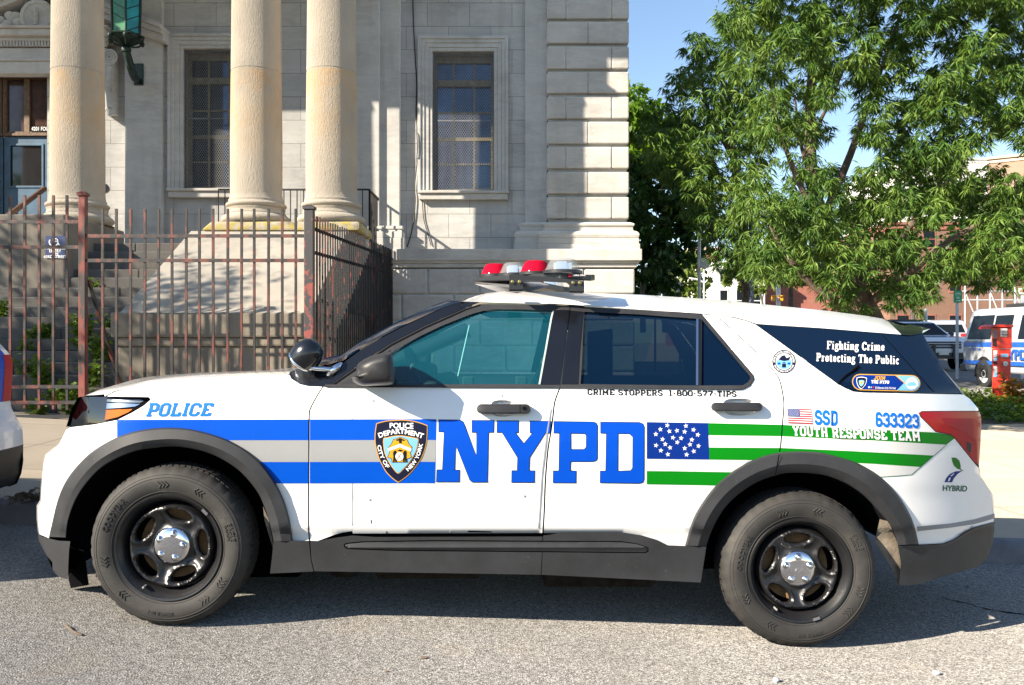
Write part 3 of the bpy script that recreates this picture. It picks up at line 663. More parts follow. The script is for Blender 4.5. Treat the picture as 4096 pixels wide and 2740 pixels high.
# lantern
L = empty('wall_lantern', (px(308, 17.5), 17.5, FZ(170, 17.5)), 'green bronze lantern with teal glass on a curved wall bracket', 'lantern')
Yl = 17.35; lx = px(289, Yl); lz0 = FZ(82, Yl); rr = .285; ztop = lz0+1.5
mb = MB()
ang = [R(22+60*k) for k in range(6)]; pt = lambda a, r, z: (lx+r*math.sin(a), Yl-r*math.cos(a), z)
for a in ang: mb.tube([pt(a, rr, lz0), pt(a, rr*1.12, ztop)], .02, 6)
for i in range(6):
    a, b = ang[i], ang[(i+1) % 6]
    for z in (lz0, ztop): mb.tube([pt(a, rr*(1 if z == lz0 else 1.12), z), pt(b, rr*(1 if z == lz0 else 1.12), z)], .022, 6)
    for k in range(7):
        t = k/7; za = lz0+1.5*t; zb = za+.17
        if zb < ztop: mb.tube([pt(b, rr*(1+.12*t)*.985, za+.0), pt(a, rr*(1+.12*t)*.985, zb)] if i % 2 else [pt(a, rr*(1+.12*t)*.985, za), pt(b, rr*(1+.12*t)*.985, zb)], .008, 5)
mb.build('frame', MATS['green_bronze'], L, smooth=50)
for mat, ids, in (('green_glass', (5, 4)), ('teal_glass', (0, 3)), ('white_glass', (1, 2))):
    for i in ids:
        a, b = ang[i], ang[(i+1) % 6]; mb = MB(); mb.hexa([pt(a, rr*.97, lz0), pt(b, rr*.97, lz0), pt(b, rr*.95, lz0), pt(a, rr*.95, lz0)], [pt(a, rr*1.09, ztop), pt(b, rr*1.09, ztop), pt(b, rr*1.07, ztop), pt(a, rr*1.07, ztop)])
        mb.build('glass_pane', MATS[mat], L)
mb = MB(); mb.lathe([(.05, -.22), (.12, -.2), (.10, -.17), (.2, -.1), (.33, -.06), (.36, -.03), (.34, .0), (.30, .02), (0, .02)], (lx, Yl, lz0), 'Z', 6, a0=R(8), a1=R(368))
for k in range(6):
    a = ang[k]; mb.sphere(pt(a, .33, lz0-.08), .055, 8); mb.tube([pt(a, .12, lz0-.2), pt(a, .25, lz0-.16), pt(a, .33, lz0-.1), pt(a, .36, lz0-.13)], .02, 6)
mb.lathe([(0, -.33), (.085, -.3), (.1, -.25), (.085, -.21), (.06, -.2)], (lx, Yl, lz0-.02), 'Z', 16)
mb.build('base', MATS['green_bronze'], L, smooth=40)
mb = MB(); w0 = [(px(x, Y_), Y_, FZ(y, Y_)) for x, y, Y_ in ((289, 108, 17.35), (291, 122, 17.37), (297, 142, 17.48), (303, 163, 17.7), (309, 178, 17.95), (317, 184, 18.2))]
mb.tube(spl(w0, 5), [.07]*12+[.085]*9+[.06]*5, 10); mb.build('bracket', MATS['green_bronze'], L, smooth=60)
mb = MB(); mb.box(px(306, 18.2), px(327, 18.2), 18.2, 18.248, FZ(194, 18.2), FZ(145, 18.2)); mb.build('wall_plate', MATS['green_bronze'], L, bevel=.008); mb = MB(); mb.sphere((lx+.33, Yl+.25, lz0+.95), .1, 12); mb.build('rear_boss', MATS['green_bronze'], L, smooth=60)
# sign on the pedestal
Ys = YC-1.568
SG_ = empty('accessible_entry_sign', (px(127, Ys), Ys, FZ(580, Ys)), 'small navy sign with white wheelchair symbol and lettering on the column pedestal', 'sign')
mb = MB(); mb.box(px(104, Ys), px(149, Ys), Ys, Ys+.012, FZ(591, Ys), FZ(540, Ys)); mb.build('board', MATS['sign_navy'], SG_)
mb = MB(); cx, cz = px(123, Ys), FZ(551, Ys); ys2 = Ys-.004
mb.lathe([(.06, 0), (.078, 0)], (cx, ys2, cz-.02), 'Y', 24, a0=R(150), a1=R(400)); mb.lathe([(0, 0), (.022, 0)], (cx-.01, ys2, cz+.085), 'Y', 12)
for a, b in (((cx-.01, cz+.05), (cx, cz-.01)), ((cx, cz-.01), (cx+.06, cz-.01)), ((cx+.06, cz-.01), (cx+.09, cz-.07)), ((cx-.005, cz+.03), (cx+.05, cz+.03))): mb.bar((a[0], ys2, a[1]), (b[0], ys2, b[1]), .016, .002, up=(0, 1, 0))
for i, (t, s) in enumerate((('ACCESSIBLE', .062), ('ENTRY', .062), ('ON', .062), ('43RD STREET', .062))):
    V, F = text2d(t, .01); V = V*s; wd = V[:, 0].max(); z = FZ(568+i*6.6, Ys)-.02
    mb.add([(px(126.5, Ys)-wd/2+x, ys2, z+y) for x, y in V], F)
mb.build('lettering', MATS['sign_white'], SG_)
# ================= iron fence =================
YFN = 11.0
def fz(y, Y=YFN): return pz(y, Y)
IR = MATS['peeling_iron']
def pickets(mb, xs, Y, z0f, z1, w=.028, jit=.006):
    for X in xs:
        j = rnd.uniform(-jit, jit); mb.hexa([(X-w/2, Y-w/2, z0f(X)), (X+w/2, Y-w/2, z0f(X)), (X+w/2, Y+w/2, z0f(X)), (X-w/2, Y+w/2, z0f(X))],
            [(X-w/2+j, Y-w/2, z1), (X+w/2+j, Y-w/2, z1), (X+w/2+j, Y+w/2, z1), (X-w/2+j, Y+w/2, z1)])
def fence_thing(name, loc, label, cat='fence', group=None): return empty(name, loc, label, cat, group)
# front panel between the posts
T = fence_thing('iron_fence', (px(450, YFN), YFN, zwalk(px(450, YFN), YFN)), 'front panel of peeling red and black iron fence before the sloped stone block')
xs = [px(x, YFN) for x in (235, 260, 292, 323, 355, 385, 416, 447, 480, 512, 543, 574, 605, 637, 668)]
xs = [px(204+31.6*k+rnd.uniform(-1, 1), YFN) for k in range(1, 16)]
for X in xs:
    mb = MB(); pickets(mb, [X], YFN, lambda X: zwalk(X, YFN)+.08, fz(478)); mb.build('picket', IR, T)
for y in (540.5, 596.5, 940):
    mb = MB(); mb.box(px(198, YFN), px(700, YFN), YFN-.024, YFN-.0145, fz(y)-.022, fz(y)+.022); mb.build('rail', IR, T)
# gate leaf on the left (higher pickets)
T = fence_thing('iron_gate', (px(90, YFN), YFN, zwalk(px(90, YFN), YFN)), 'rusty red and black iron gate leaf in front of the steps', 'gate')
for x in (-40, -8, 24, 57, 90, 122.5, 154):
    X = px(x, YFN); mb = MB(); pickets(mb, [X], YFN, lambda X: zwalk(X, YFN)+.12, fz(447)); mb.build('picket', IR, T)
for y in (508, 566, 885, 921):
    mb = MB(); mb.box(px(-60, YFN), px(183, YFN), YFN-.024, YFN-.0145, fz(y)-.022, fz(y)+.022); mb.build('rail', IR, T)
mb = MB(); mb.box(px(-60, YFN), px(183, YFN), YFN-.02, YFN+.02, fz(957), fz(950)); mb.build('bottom_bar', MATS['black_iron'], T)
def post(x, w, ytop, label, mat='peeling_iron'):
    T = fence_thing('fence_post', (px(x, YFN), YFN, zwalk(px(x, YFN), YFN)), label, 'post')
    X = px(x, YFN); mb = MB(); mb.box(X-w/2, X+w/2, YFN-w/2, YFN+w/2, zwalk(X, YFN)-.05, fz(ytop+6)); mb.build('shaft', MATS[mat], T, bevel=.006)
    mb = MB(); z = fz(ytop+6); mb.box(X-w/2-.015, X+w/2+.015, YFN-w/2-.015, YFN+w/2+.015, z+.001, z+.035); mb.hexa([(X-w/2-.015, YFN-w/2-.015, z+.036), (X+w/2+.015, YFN-w/2-.015, z+.036), (X+w/2+.015, YFN+w/2+.015, z+.036), (X-w/2-.015, YFN+w/2+.015, z+.036)],
        [(X-w/4, YFN-w/4, z+.06), (X+w/4, YFN-w/4, z+.06), (X+w/4, YFN+w/4, z+.06), (X-w/4, YFN+w/4, z+.06)]); mb.build('cap', MATS[mat], T)
    return T
post(190.5, .085, 443, 'slim rusty red iron post beside the gate', 'red_post_paint')
post(708.5, .115, 474, 'thick iron post with flaking red and black paint at the fence corner', 'black_red_post_paint')
mb = MB(); mb.bar((px(197, YFN), YFN+.06, fz(640)), (px(224, YFN-.0), YFN+.7, fz(905)), .035, .035); tag(mb.build('leaning_bar', IR), 'thin rusty bar leaning behind the slim red gate post', 'bar')
# side fence running back to the building
XS_ = px(714, YFN)+.03
T = fence_thing('iron_fence', (XS_, 14, zwalk(XS_, 14)), 'side run of dark iron fence going back to the building wall')
n = 42; sx = lambda Y: XS_+.015*(Y-11)
ztopf = lambda Y: fz(492)+(Y-11)*.038
for k in range(n):
    Y = 11.14+(17.45-11.14)*k/(n-1); X = sx(Y); mb = MB(); w_ = .021; z1 = ztopf(Y)+rnd.uniform(-.012, .012)
    mb.box(X-w_/2, X+w_/2, Y-w_/2, Y+w_/2, zwalk(X, Y)+.05, z1); mb.build('picket', IR if k < 7 else MATS['dark_fence_iron'], T)
for dz in (-.17, -.47, -2.05):
    mb = MB(); mb.bar((sx(11.05)-.018, 11.05, ztopf(11.05)+dz), (sx(17.5)-.018, 17.5, ztopf(17.5)+dz), .012, .045); mb.build('rail', MATS['black_iron'], T)
# ================= police car in the foreground =================
BLU = (.0, .062, .42); GRN = (.002, .17, .006)
def m_paint(name, c, coat=0, rough=.5):
    s = N(name); n = s.noise(3.5, 4, .6); v = name != 'white_paint'
    s.base(s.ramp(n, [(.35, tuple(x*.95 for x in c)), (.65, c)]), rough, 0, .12 if v else .5, 0 if v else coat); return s.m
m_paint('white_paint', (.78, .78, .78), 1.0, .35)
m_paint('blue_vinyl', BLU, .35, .4); m_paint('letter_blue', (.0, .055, .42)); m_paint('light_blue_vinyl', (.003, .13, .55))
m_paint('green_vinyl', GRN, .3, .4); m_paint('grey_vinyl', (.262, .268, .272), .2, .4); m_paint('pale_vinyl', (.56, .56, .55), .2, .4)
m_paint('canton_blue', (.002, .022, .18), .3, .4); m_paint('navy_vinyl', (.008, .010, .028), .3, .4); m_paint('gold_vinyl', (.55, .28, .02), .2, .4)
m_paint('sky_vinyl', (.16, .38, .60), .2, .4); m_paint('white_vinyl', (.72, .72, .72), .1, .4); m_paint('black_vinyl', (.010, .010, .012), .3, .4)
m_paint('red_vinyl', (.36, .01, .02), .1, .45); m_paint('dark_green_vinyl', (.003, .10, .04), .1, .45)
plain('gloss_black', (.006, .007, .010), .22, coat=.25, var=.1)
def m_plastic(name, c, sc_=420, rough=.55):
    s = N(name); n = s.noise(sc_, 2, .5); b = s.noise(5, 6, .65); d = s.noise(70, 4, .7)
    col = s.ramp(b, [(.3, tuple(x*.75 for x in c)), (.7, tuple(x*1.25 for x in c))])
    col = s.mix(s.ramp(d, [(.66, 0), (.74, .5)]), col, (.16, .155, .15))
    s.base(col, rough, 0, .32); s.bump(n, .25, .002); return s.m
m_plastic('dark_plastic', (.026, .027, .030)); m_plastic('trim_plastic', (.03, .030, .032), rough=.42); m_plastic('mirror_plastic', (.022, .022, .024), rough=.42)
plain('chrome', (.80, .80, .82), .07, 1, var=.04, vs=3)
plain('black_steel', (.010, .010, .011), .36, .0, .5, coat=.12, var=.3, bump=.05)
plain('liner_black', (.004, .004, .005), .9, spec=.03)
plain('mud_fabric', (.20, .165, .125), .95, var=.45, vs=18, bump=.5)
plain('tray_brown', (.035, .027, .021), .9, var=.4, vs=20, spec=.1)
plain('rust', (.22, .12, .05), .9, var=.4, vs=20)
plain('seam_black', (.004, .004, .005), .8, spec=.05)
plain('seat_black', (.02, .02, .022), .8, var=.2)
plain('interior_grey', (.10, .12, .12), .7, var=.15)
plain('pillar_trim', (.32, .40, .38), .7, var=.1)
def m_tyre():
    s = N('tyre_rubber'); n = s.noise(6, 6, .7); d = s.noise(180, 3, .6)
    col = s.ramp(n, [(.3, (.016, .015, .0145)), (.55, (.026, .0245, .023)), (.75, (.052, .048, .043))])
    s.base(col, .72, 0, .45); s.bump(d, .3, .002); return s.m
m_tyre()
plain('tyre_dark', (.022, .021, .021), .75, var=.2)
def m_glass(name, tint, refl=1.0, ior=1.6, diffuse_tint=None):
    s = N(name); t = s.n('ShaderNodeBsdfTransparent'); t.inputs[0].default_value = (*tint, 1)
    g = s.n('ShaderNodeBsdfGlossy'); g.inputs['Roughness'].default_value = .015; g.inputs[0].default_value = (refl, refl, refl, 1)
    f = s.n('ShaderNodeFresnel'); f.inputs[0].default_value = ior
    m = s.n('ShaderNodeMixShader'); s.l(f.outputs[0], m.inputs[0]); s.l(t.outputs[0], m.inputs[1]); s.l(g.outputs[0], m.inputs[2])
    res = m.outputs[0]
    if diffuse_tint:
        d = s.n('ShaderNodeBsdfDiffuse'); d.inputs[0].default_value = (*diffuse_tint[0], 1); m2 = s.n('ShaderNodeMixShader'); m2.inputs[0].default_value = diffuse_tint[1]
        s.l(res, m2.inputs[1]); s.l(d.outputs[0], m2.inputs[2]); res = m2.outputs[0]
    s.l(res, s.out.inputs[0]); return s.m
m_glass('teal_window', (.55, .90, .88), .9, 1.5, ((.01, .25, .36), .13))  # teal diffuse layer puts the reflected sky into the glass colour
m_glass('far_window', (.62, .86, .84), .5, 1.4)
m_glass('tinted_window', (.055, .075, .085), .55, 1.5, ((.002, .012, .034), .55))
m_glass('dark_window', (.01, .012, .015), .42, 1.45, ((.002, .009, .026), .85))
m_glass('lens_clear', (.92, .94, .96), .10, 1.4)
def m_dome(name, c, mixf):
    s = N(name); t = s.n('ShaderNodeBsdfTransparent'); t.inputs[0].default_value = (*c, 1)
    g = s.n('ShaderNodeBsdfPrincipled'); g.inputs['Base Color'].default_value = (*c, 1); g.inputs['Roughness'].default_value = .08; g.inputs['Coat Weight'].default_value = 0 if c[0] > 6*c[1] else .2; g.inputs['Specular IOR Level'].default_value = .15 if c[0] > 6*c[1] else .35
    m = s.n('ShaderNodeMixShader'); m.inputs[0].default_value = mixf; s.l(t.outputs[0], m.inputs[1]); s.l(g.outputs[0], m.inputs[2]); s.l(m.outputs[0], s.out.inputs[0]); return s.m
m_dome('red_dome', (.50, .006, .03), .62); m_dome('clear_dome', (.80, .82, .84), .14)
m_dome('tail_red', (.40, .004, .010), .93); m_dome('amber_lens', (.85, .20, .02), .7)
# ---- side surface: depth of the car's flank as a function of the traced outline ----
def PL(pts):
    a = np.array(pts, float); return lambda x: np.interp(x, a[:, 0], a[:, 1])
YR = PL([(1842, 1207), (2272, 1220), (2500, 1236), (2800, 1256), (3025, 1297), (3274, 1312), (3606, 1339), (3850, 1390)])
YT = PL([(1842, 1204), (1900, 1185), (1950, 1172), (2025, 1164), (2100, 1162), (2335, 1171), (2560, 1179), (2850, 1197), (3150, 1227), (3324, 1245), (3474, 1265), (3531, 1274), (3606, 1300)])
LOW = PL([(1545, .062), (1575, .048), (1610, .034), (1640, .022), (1680, .012), (1760, .002), (1830, .0), (1930, .006), (1990, .016), (2050, .018), (2110, .020), (2132, .046), (2160, .05), (2300, .075)])
def delta(x, y):
    x = np.asarray(x, float); y = np.asarray(y, float)
    yr = YR(x); s = np.clip((1545-y)/(1545-yr), 0, 1); up = .062+.245*s+.03*s*s
    wv = np.clip((yr-y)/np.maximum(yr-YT(x), 6), 0, 1.3); up = up+.30*wv**2+.05*wv
    d = np.where(y < 1545, up, LOW(y))
    u = np.clip((600-x)/450, 0, 1.1); d = d+.44*u**2.6
    u = np.clip((x-3440)/540, 0, 1.1); d = d+.42*u**2.4
    return d
def SY(x): return 4.2+4e-5*(np.asarray(x, float)-2048)
def surf(xy, off=0.0):
    a = np.asarray(xy, float); Y = SY(a[:, 0])+delta(a[:, 0], a[:, 1])+off
    return np.stack([(a[:, 0]-2048)*Y/FS, Y, (1370-a[:, 1])*Y/FS+H], 1)
def mirr(V): V = np.array(V, float); V[:, 1] = 2*(5.17+.0333*V[:, 0])-V[:, 1]; return V
def sp(x, y, off=0.0): return tuple(surf([(x, y)], off)[0])
CAR = empty('police_car', (0, 4.9, 0), 'white police SUV with big blue NYPD letters and blue and green stripes', 'police car')
def panel(name, pos, mat, parent=CAR, neg=(), off=0.0, g=24, lip=.014, mirror=False, m2=None, smooth=40):
    mats = [MATS[mat]]
    V, F = region(pos, neg, g); V3 = surf(V, off); n = len(V3)
    A = [tuple(v) for v in V3]; FF = [tuple(f) for f in F]
    if lip:
        V2 = surf(V, off+lip); A += [tuple(v) for v in V2]; FF += [(b, a, a+n, b+n) for a, b in bedges(F)]
    if mirror: mesh_obj(name, mirr(A), [f[::-1] for f in FF], mats, parent, smooth=smooth)
    # consistent outward orientation (front faces towards -Y)
    return mesh_obj(name, A, FF, mats, parent, smooth=smooth)
def C(ox, oy, pts, k=2.0): return [(ox+x/k, oy+y/k) for x, y in pts]
ARF_O = spl([(195, 2147), (207, 2095), (230, 2000), (265, 1920), (320, 1850), (380, 1797), (470, 1747), (550, 1722), (630, 1711), (700, 1710), (770, 1717), (850, 1737), (925, 1765), (1000, 1812), (1060, 1870), (1105, 1935), (1140, 2010), (1160, 2085), (1172, 2163)], 3)
ARF_I = spl([(265, 2150), (272, 2085), (300, 2005), (340, 1940), (400, 1875), (470, 1832), (550, 1802), (640, 1789), (710, 1787), (800, 1802), (880, 1832), (960, 1885), (1025, 1960), (1055, 2020), (1080, 2095), (1095, 2165)], 3)
ARR_O = spl([(2740, 2182), (2755, 2130), (2775, 2070), (2810, 2010), (2860, 1945), (2920, 1892), (3000, 1845), (3075, 1817), (3150, 1806), (3224, 1805), (3289, 1810), (3374, 1832), (3439, 1855), (3524, 1907), (3589, 1975), (3634, 2045), (3659, 2105), (3676, 2177)], 3)
ARR_I = spl([(2825, 2185), (2840, 2140), (2865, 2085), (2900, 2030), (2950, 1980), (3025, 1930), (3100, 1902), (3150, 1892), (3224, 1892), (3314, 1905), (3399, 1942), (3464, 1990), (3519, 2050), (3564, 2105), (3584, 2150), (3591, 2180)], 3)
def resam(p, n):
    a = np.array(p, float); d = np.r_[0, np.cumsum(np.linalg.norm(np.diff(a, axis=0), axis=1))]; t = np.linspace(0, d[-1], n)
    return np.stack([np.interp(t, d, a[:, 0]), np.interp(t, d, a[:, 1])], 1)
AF = [tuple(p) for p in resam(ARF_O, 60)]; AR = [tuple(p) for p in resam(ARR_O, 60)]
holeF = [(x, y) for x, y in AF]+[(1172, 2420), (195, 2420)]; holeR = [(x, y) for x, y in AR]+[(3676, 2420), (2740, 2420)]
shrink = lambda poly, d: [(x, y+d) for x, y in poly]
HF, HR = shrink(holeF, 7), shrink(holeR, 7)
E = [(420, 1577), (495, 1556), (545, 1540), (650, 1526), (800, 1513), (1000, 1504), (1150, 1500)]
seam1 = spl([(1292, 1547), (1265, 1590), (1242, 1635), (1237, 1665), (1236, 1784), (1235, 1930), (1235, 2100), (1239, 2163)], 3)
seam2 = spl([(2240, 1551), (2220, 1605), (2212, 1665), (2205, 1720), (2192, 1800), (2182, 1920), (2177, 2050), (2172, 2132)], 3)
seam3 = spl([(2850, 1261), (2880, 1276), (2925, 1315), (3000, 1385), (3050, 1435), (3100, 1490), (3120, 1525), (3132, 1580), (3136, 1625), (3130, 1695), (3125, 1760), (3117, 1820)], 3)
sh = lambda p, d: [(x+d, y) for x, y in p]
HLT = [(281, 1707), (295, 1660), (311, 1622), (327, 1590), (337, 1587), (420, 1588), (520, 1590), (592, 1591), (602, 1597), (592, 1608), (575, 1620), (530, 1647), (470, 1677), (380, 1695)]
fender = [(418, 1583)]+E+[(1158, 1500), (1165, 1515), (1200, 1537), (1235, 1545), (1289, 1547)]+sh(seam1, -3.2)+[(1172, 2163), (1150, 2163), (458, 1765), (470, 1680), (530, 1650), (575, 1623), (604, 1598), (594, 1588), (420, 1585)]
panel('front_fender', [fender], 'white_paint', neg=[HF], mirror=True)
bump_ = [(279, 1710), (380, 1698), (470, 1680), (456, 1765), (300, 2000), (240, 2160), (195, 2152), (158, 2137), (152, 2085), (152, 2032), (164, 2010), (167, 1945), (175, 1855), (182, 1825), (235, 1780), (265, 1720)]
panel('front_bumper', [bump_], 'white_paint', neg=[HF], mirror=True, g=16)
H1 = [(1916, 1634), (1940, 1616), (1966, 1600), (2008, 1598), (2050, 1604), (2062, 1618), (2062, 1652), (2050, 1664), (2008, 1668), (1975, 1662), (1960, 1654)]
H1B = spl([(1962, 1632), (1972, 1606), (2008, 1600), (2048, 1606), (2058, 1632), (2048, 1660), (2008, 1667), (1974, 1660)], 4, True)
H2B = spl([(2893, 1626), (2903, 1600), (2950, 1594), (3008, 1600), (3024, 1628), (3012, 1655), (2950, 1663), (2908, 1654)], 4, True)
belt1 = [(1292, 1547), (1600, 1548), (2000, 1550), (2238, 1551.5)]
fdoor = [(x+2.3, y) for x, y in seam1]+[(1270, 2164), (1340, 2138), (1372, 2130), (1408, 2124), (1412, 2134), (2170, 2132)]+sh(seam2, -3.2)[::-1]+belt1[::-1]
FD = panel('front_door', [fdoor], 'white_paint', neg=[H1B], mirror=False)
rdoor = [(x+2.8, y) for x, y in seam2]+[(2480, 2132), (2540, 2138), (2590, 2150), (2640, 2170), (2675, 2183), (2745, 2184)]+AR[:36]+sh(seam3, -2.6)[::-1]+[(2809, 1258), (3017, 1503), (3017, 1519), (3002, 1543), (2972, 1559), (2950, 1560), (2242, 1552)]
RD = panel('rear_door', [rdoor], 'white_paint', neg=[HR, H2B])
quarter = sh(seam3, 2.2)+[(3300, 1806), (3676, 2178), (3774, 2173), (3814, 2158), (3864, 2126), (3899, 2108), (3976, 2088), (3978, 2055), (3974, 1980), (3949, 1945), (3924, 1905), (3915, 1872), (3897, 1852), (3817, 1752), (3802, 1740), (3742, 1728), (3716, 1702), (3681, 1667), (3675, 1652), (3687, 1644), (3914, 1643), (3913, 1635), (3879, 1595), (3854, 1578), (3734, 1576), (3454, 1571), (3414, 1567), (3379, 1552), (3350, 1536), (3023, 1299), (2980, 1283), (2940, 1273), (2852, 1259)]
QP = panel('quarter_panel', [quarter], 'white_paint', neg=[HR], g=22)
# far flank (one panel, same outline) and far glass
def far(name, pos, mat, neg=(), off=0.0):
    V, F = region(pos, neg, 40); return mesh_obj(name, mirr(surf(V, off)), [f[::-1] for f in F], MATS[mat], CAR, smooth=40)
far('side_panel', [fdoor, rdoor, quarter, [(1230, 1560), (3000, 1560), (3000, 2100), (1230, 2100)]], 'white_paint', [HF, HR])
# roof
band = [(1842, 1206), (1900, 1185), (1950, 1172), (2025, 1164), (2100, 1162), (2335, 1171), (2560, 1179), (2850, 1197), (3150, 1227), (3324, 1245), (3474, 1265), (3531, 1275), (3554, 1287), (3606, 1338), (3274, 1311), (3026, 1295), (2980, 1279), (2940, 1269), (2807, 1254), (2500, 1234), (2272, 1218), (1920, 1208)]
def loft(mb, near, crown, n=14, push=(0, 0, 0), m=None, endpow=1.0):
    A = np.array(near, float); B = mirr(A); rows = []
    cr = crown if hasattr(crown, '__len__') else [crown]*len(A)
    V = []; k = n+1
    for i in range(len(A)):
        for j in range(k):
            t = j/n; f = (4*t*(1-t))**endpow; p = A[i]+(B[i]-A[i])*t; V.append((p[0]+push[0]*f, p[1]+push[1]*f, p[2]+cr[i]*f+push[2]*f))
    F = [(i*k+j, i*k+j+1, (i+1)*k+j+1, (i+1)*k+j) for i in range(len(A)-1) for j in range(n)]
    mb.add(V, F, m)
mb = MB(); V, F = region([band], (), 14); V3 = surf(V); mb.add(V3, F); mb.add(mirr(V3), [f[::-1] for f in F])
top = [(1842, 1206), (1900, 1185), (1950, 1172), (2025, 1164), (2100, 1162), (2335, 1171), (2560, 1179), (2850, 1197), (3150, 1227), (3324, 1245), (3474, 1265), (3531, 1275)]
loft(mb, surf(dens(top, 40, False)), .008); mb.build('roof', MATS['white_paint'], CAR, smooth=40)
# hood: near edge on the fender, crown follows the traced skyline
HT = PL([(300, 1581), (342, 1578), (382, 1551), (450, 1536), (545, 1515), (650, 1502), (800, 1491), (1000, 1484), (1150, 1481), (1200, 1481)])
edge = [(342, 1582), (380, 1580), (420, 1577), (495, 1556), (545, 1540), (650, 1526), (800, 1513), (1000, 1504), (1150, 1500)]
e3 = surf(dens(edge, 26, False), .004); b3 = mirr(e3); nh = 26; V = []
for i in range(len(e3)):
    for j in range(nh+1):
        t = j/nh; p = e3[i]+(b3[i]-e3[i])*t; f = (4*t*(1-t))**.5; xx = max(2048+p[0]*FS/p[1], 300)
        zl = (1371-float(HT(xx)))*p[1]/FS+H; V.append((p[0], p[1], p[2]+(max(zl, p[2])-p[2])*f))
F = [(i*(nh+1)+j, i*(nh+1)+j+1, (i+1)*(nh+1)+j+1, (i+1)*(nh+1)+j) for i in range(len(e3)-1) for j in range(nh)]
HD = mesh_obj('hood', V, F, MATS['white_paint'], CAR, smooth=60)
panel('seam', [[(419, 1587), (426, 1580), (455, 1566), (497, 1556), (495, 1558.5), (457, 1569), (430, 1583), (424, 1588)]], 'seam_black', HD, off=-.001, lip=0)
# nose and tail closing surfaces
nose = [(342, 1584), (327, 1590), (300, 1650), (281, 1707), (265, 1720), (235, 1780), (182, 1825), (175, 1855), (167, 1945), (164, 2010), (152, 2032), (152, 2085), (158, 2137), (161, 2173), (186, 2222), (210, 2278), (231, 2306), (270, 2317)]
n3 = surf(nose, .004)
mb = MB(); loft(mb, n3[4:13], 0, 16, (-.10, 0, 0), endpow=.6); mb.build('front_fascia', MATS['white_paint'], CAR, smooth=40)
mb = MB(); loft(mb, n3[:5], 0, 16, (-.10, 0, 0), endpow=.6); mb.build('grille', MATS['dark_plastic'], CAR, smooth=40)
mb = MB(); loft(mb, n3[12:], 0, 16, (-.10, 0, 0), endpow=.6); mb.build('lower_fascia', MATS['dark_plastic'], CAR, smooth=40)
tail = [(3689, 1336), (3764, 1455), (3769, 1475), (3854, 1576), (3879, 1595), (3914, 1635), (3924, 1665), (3925, 1700), (3920, 1800), (3916, 1865), (3924, 1905), (3949, 1945), (3974, 1980), (3978, 2055), (3978, 2090), (3969, 2180), (3949, 2235), (3914, 2265), (3774, 2305)]
t3 = surf(tail, .004); TAIL3 = t3
mb = MB(); loft(mb, t3[:4], 0, 14, (.03, 0, 0)); mb.build('rear_window', MATS['dark_window'], CAR, smooth=60)
mb = MB(); loft(mb, t3[3:14], 0, 14, (.04, 0, 0), endpow=.6); mb.build('tailgate', MATS['white_paint'], CAR, smooth=40)
mb = MB(); loft(mb, t3[13:], 0, 14, (.04, 0, 0), endpow=.6); mb.build('rear_valance', MATS['dark_plastic'], CAR, smooth=40)
# arch flares
def flare(o, i, name='arch_flare'):
    n = 90; O = resam(o, n); I = resam(i, n); V = []
    rows = [(0, .006), (.02, -.014), (.10, -.030), (.60, -.040), (.66, -.036), (.95, -.020), (1, -.012), (1.0, .09)]
    for t, off in rows: V.append(surf(O+(I-O)*t, off))
    V = np.array(V).reshape(-1, 3); F = [(r*n+k, r*n+k+1, (r+1)*n+k+1, (r+1)*n+k) for r in range(len(rows)-1) for k in range(n-1)]
    mesh_obj(name, V, F, MATS['dark_plastic'], CAR, smooth=28)
    mesh_obj(name, mirr(V), [f[::-1] for f in F], MATS['dark_plastic'], CAR, smooth=28)
    a = surf(I, .085); b = a.copy(); b[:, 1] += .52; m = len(a); Vl = np.vstack([a, b])
    Fl = [(k, k+1, m+k+1, m+k) for k in range(m-1)]+[tuple(range(m, 2*m))]
    mesh_obj('wheel_housing', Vl, Fl, MATS['liner_black'], CAR); mesh_obj('wheel_housing', mirr(Vl), [f[::-1] for f in Fl], MATS['liner_black'], CAR)
flare(ARF_O, ARF_I); flare(ARR_O, ARR_I)
panel('seam', [[(3115, 1818), (3119, 1818), (3104, 1905), (3098, 1905)]], 'seam_black', off=-.043, lip=0)
# rocker cladding, bumper ends
rock1 = [(1094, 2163), (1236, 2163), (1243, 2240), (1254, 2286), (1080, 2294), (1088, 2230)]
rock2 = [(1241, 2165), (1270, 2164), (1350, 2150), (1410, 2142), (1500, 2148), (2170, 2146), (2168, 2215), (2163, 2299), (1800, 2293), (1258, 2285), (1246, 2240)]
rock3 = [(2173, 2142), (2200, 2139), (2240, 2131), (2500, 2131), (2570, 2142), (2630, 2160), (2672, 2181), (2825, 2187), (2803, 2330), (2400, 2310), (2166, 2299), (2170, 2215)]
groove = [(1374, 2180), (1384, 2172), (1450, 2165), (1735, 2160), (2172, 2163), (2480, 2164), (2550, 2174), (2594, 2189), (2594, 2206), (2582, 2213), (2180, 2209), (1600, 2204), (1390, 2197), (1378, 2190)]
inset = [(1380, 2181), (1388, 2175), (1452, 2168), (1735, 2163), (2172, 2166), (2478, 2167), (2548, 2177), (2590, 2190), (2590, 2204), (2579, 2209), (2180, 2205), (1600, 2200), (1392, 2193), (1383, 2188)]
RK = [panel('rocker_cladding', [p], 'dark_plastic', off=-.030, lip=.06, neg=[groove] if k else (), mirror=True) for k, p in enumerate((rock1, rock2, rock3))]
panel('groove', [groove], 'seam_black', RK[1], neg=[[(2168, 2150), (2174, 2150), (2170, 2220), (2166, 2220)]], off=-.020, lip=0)
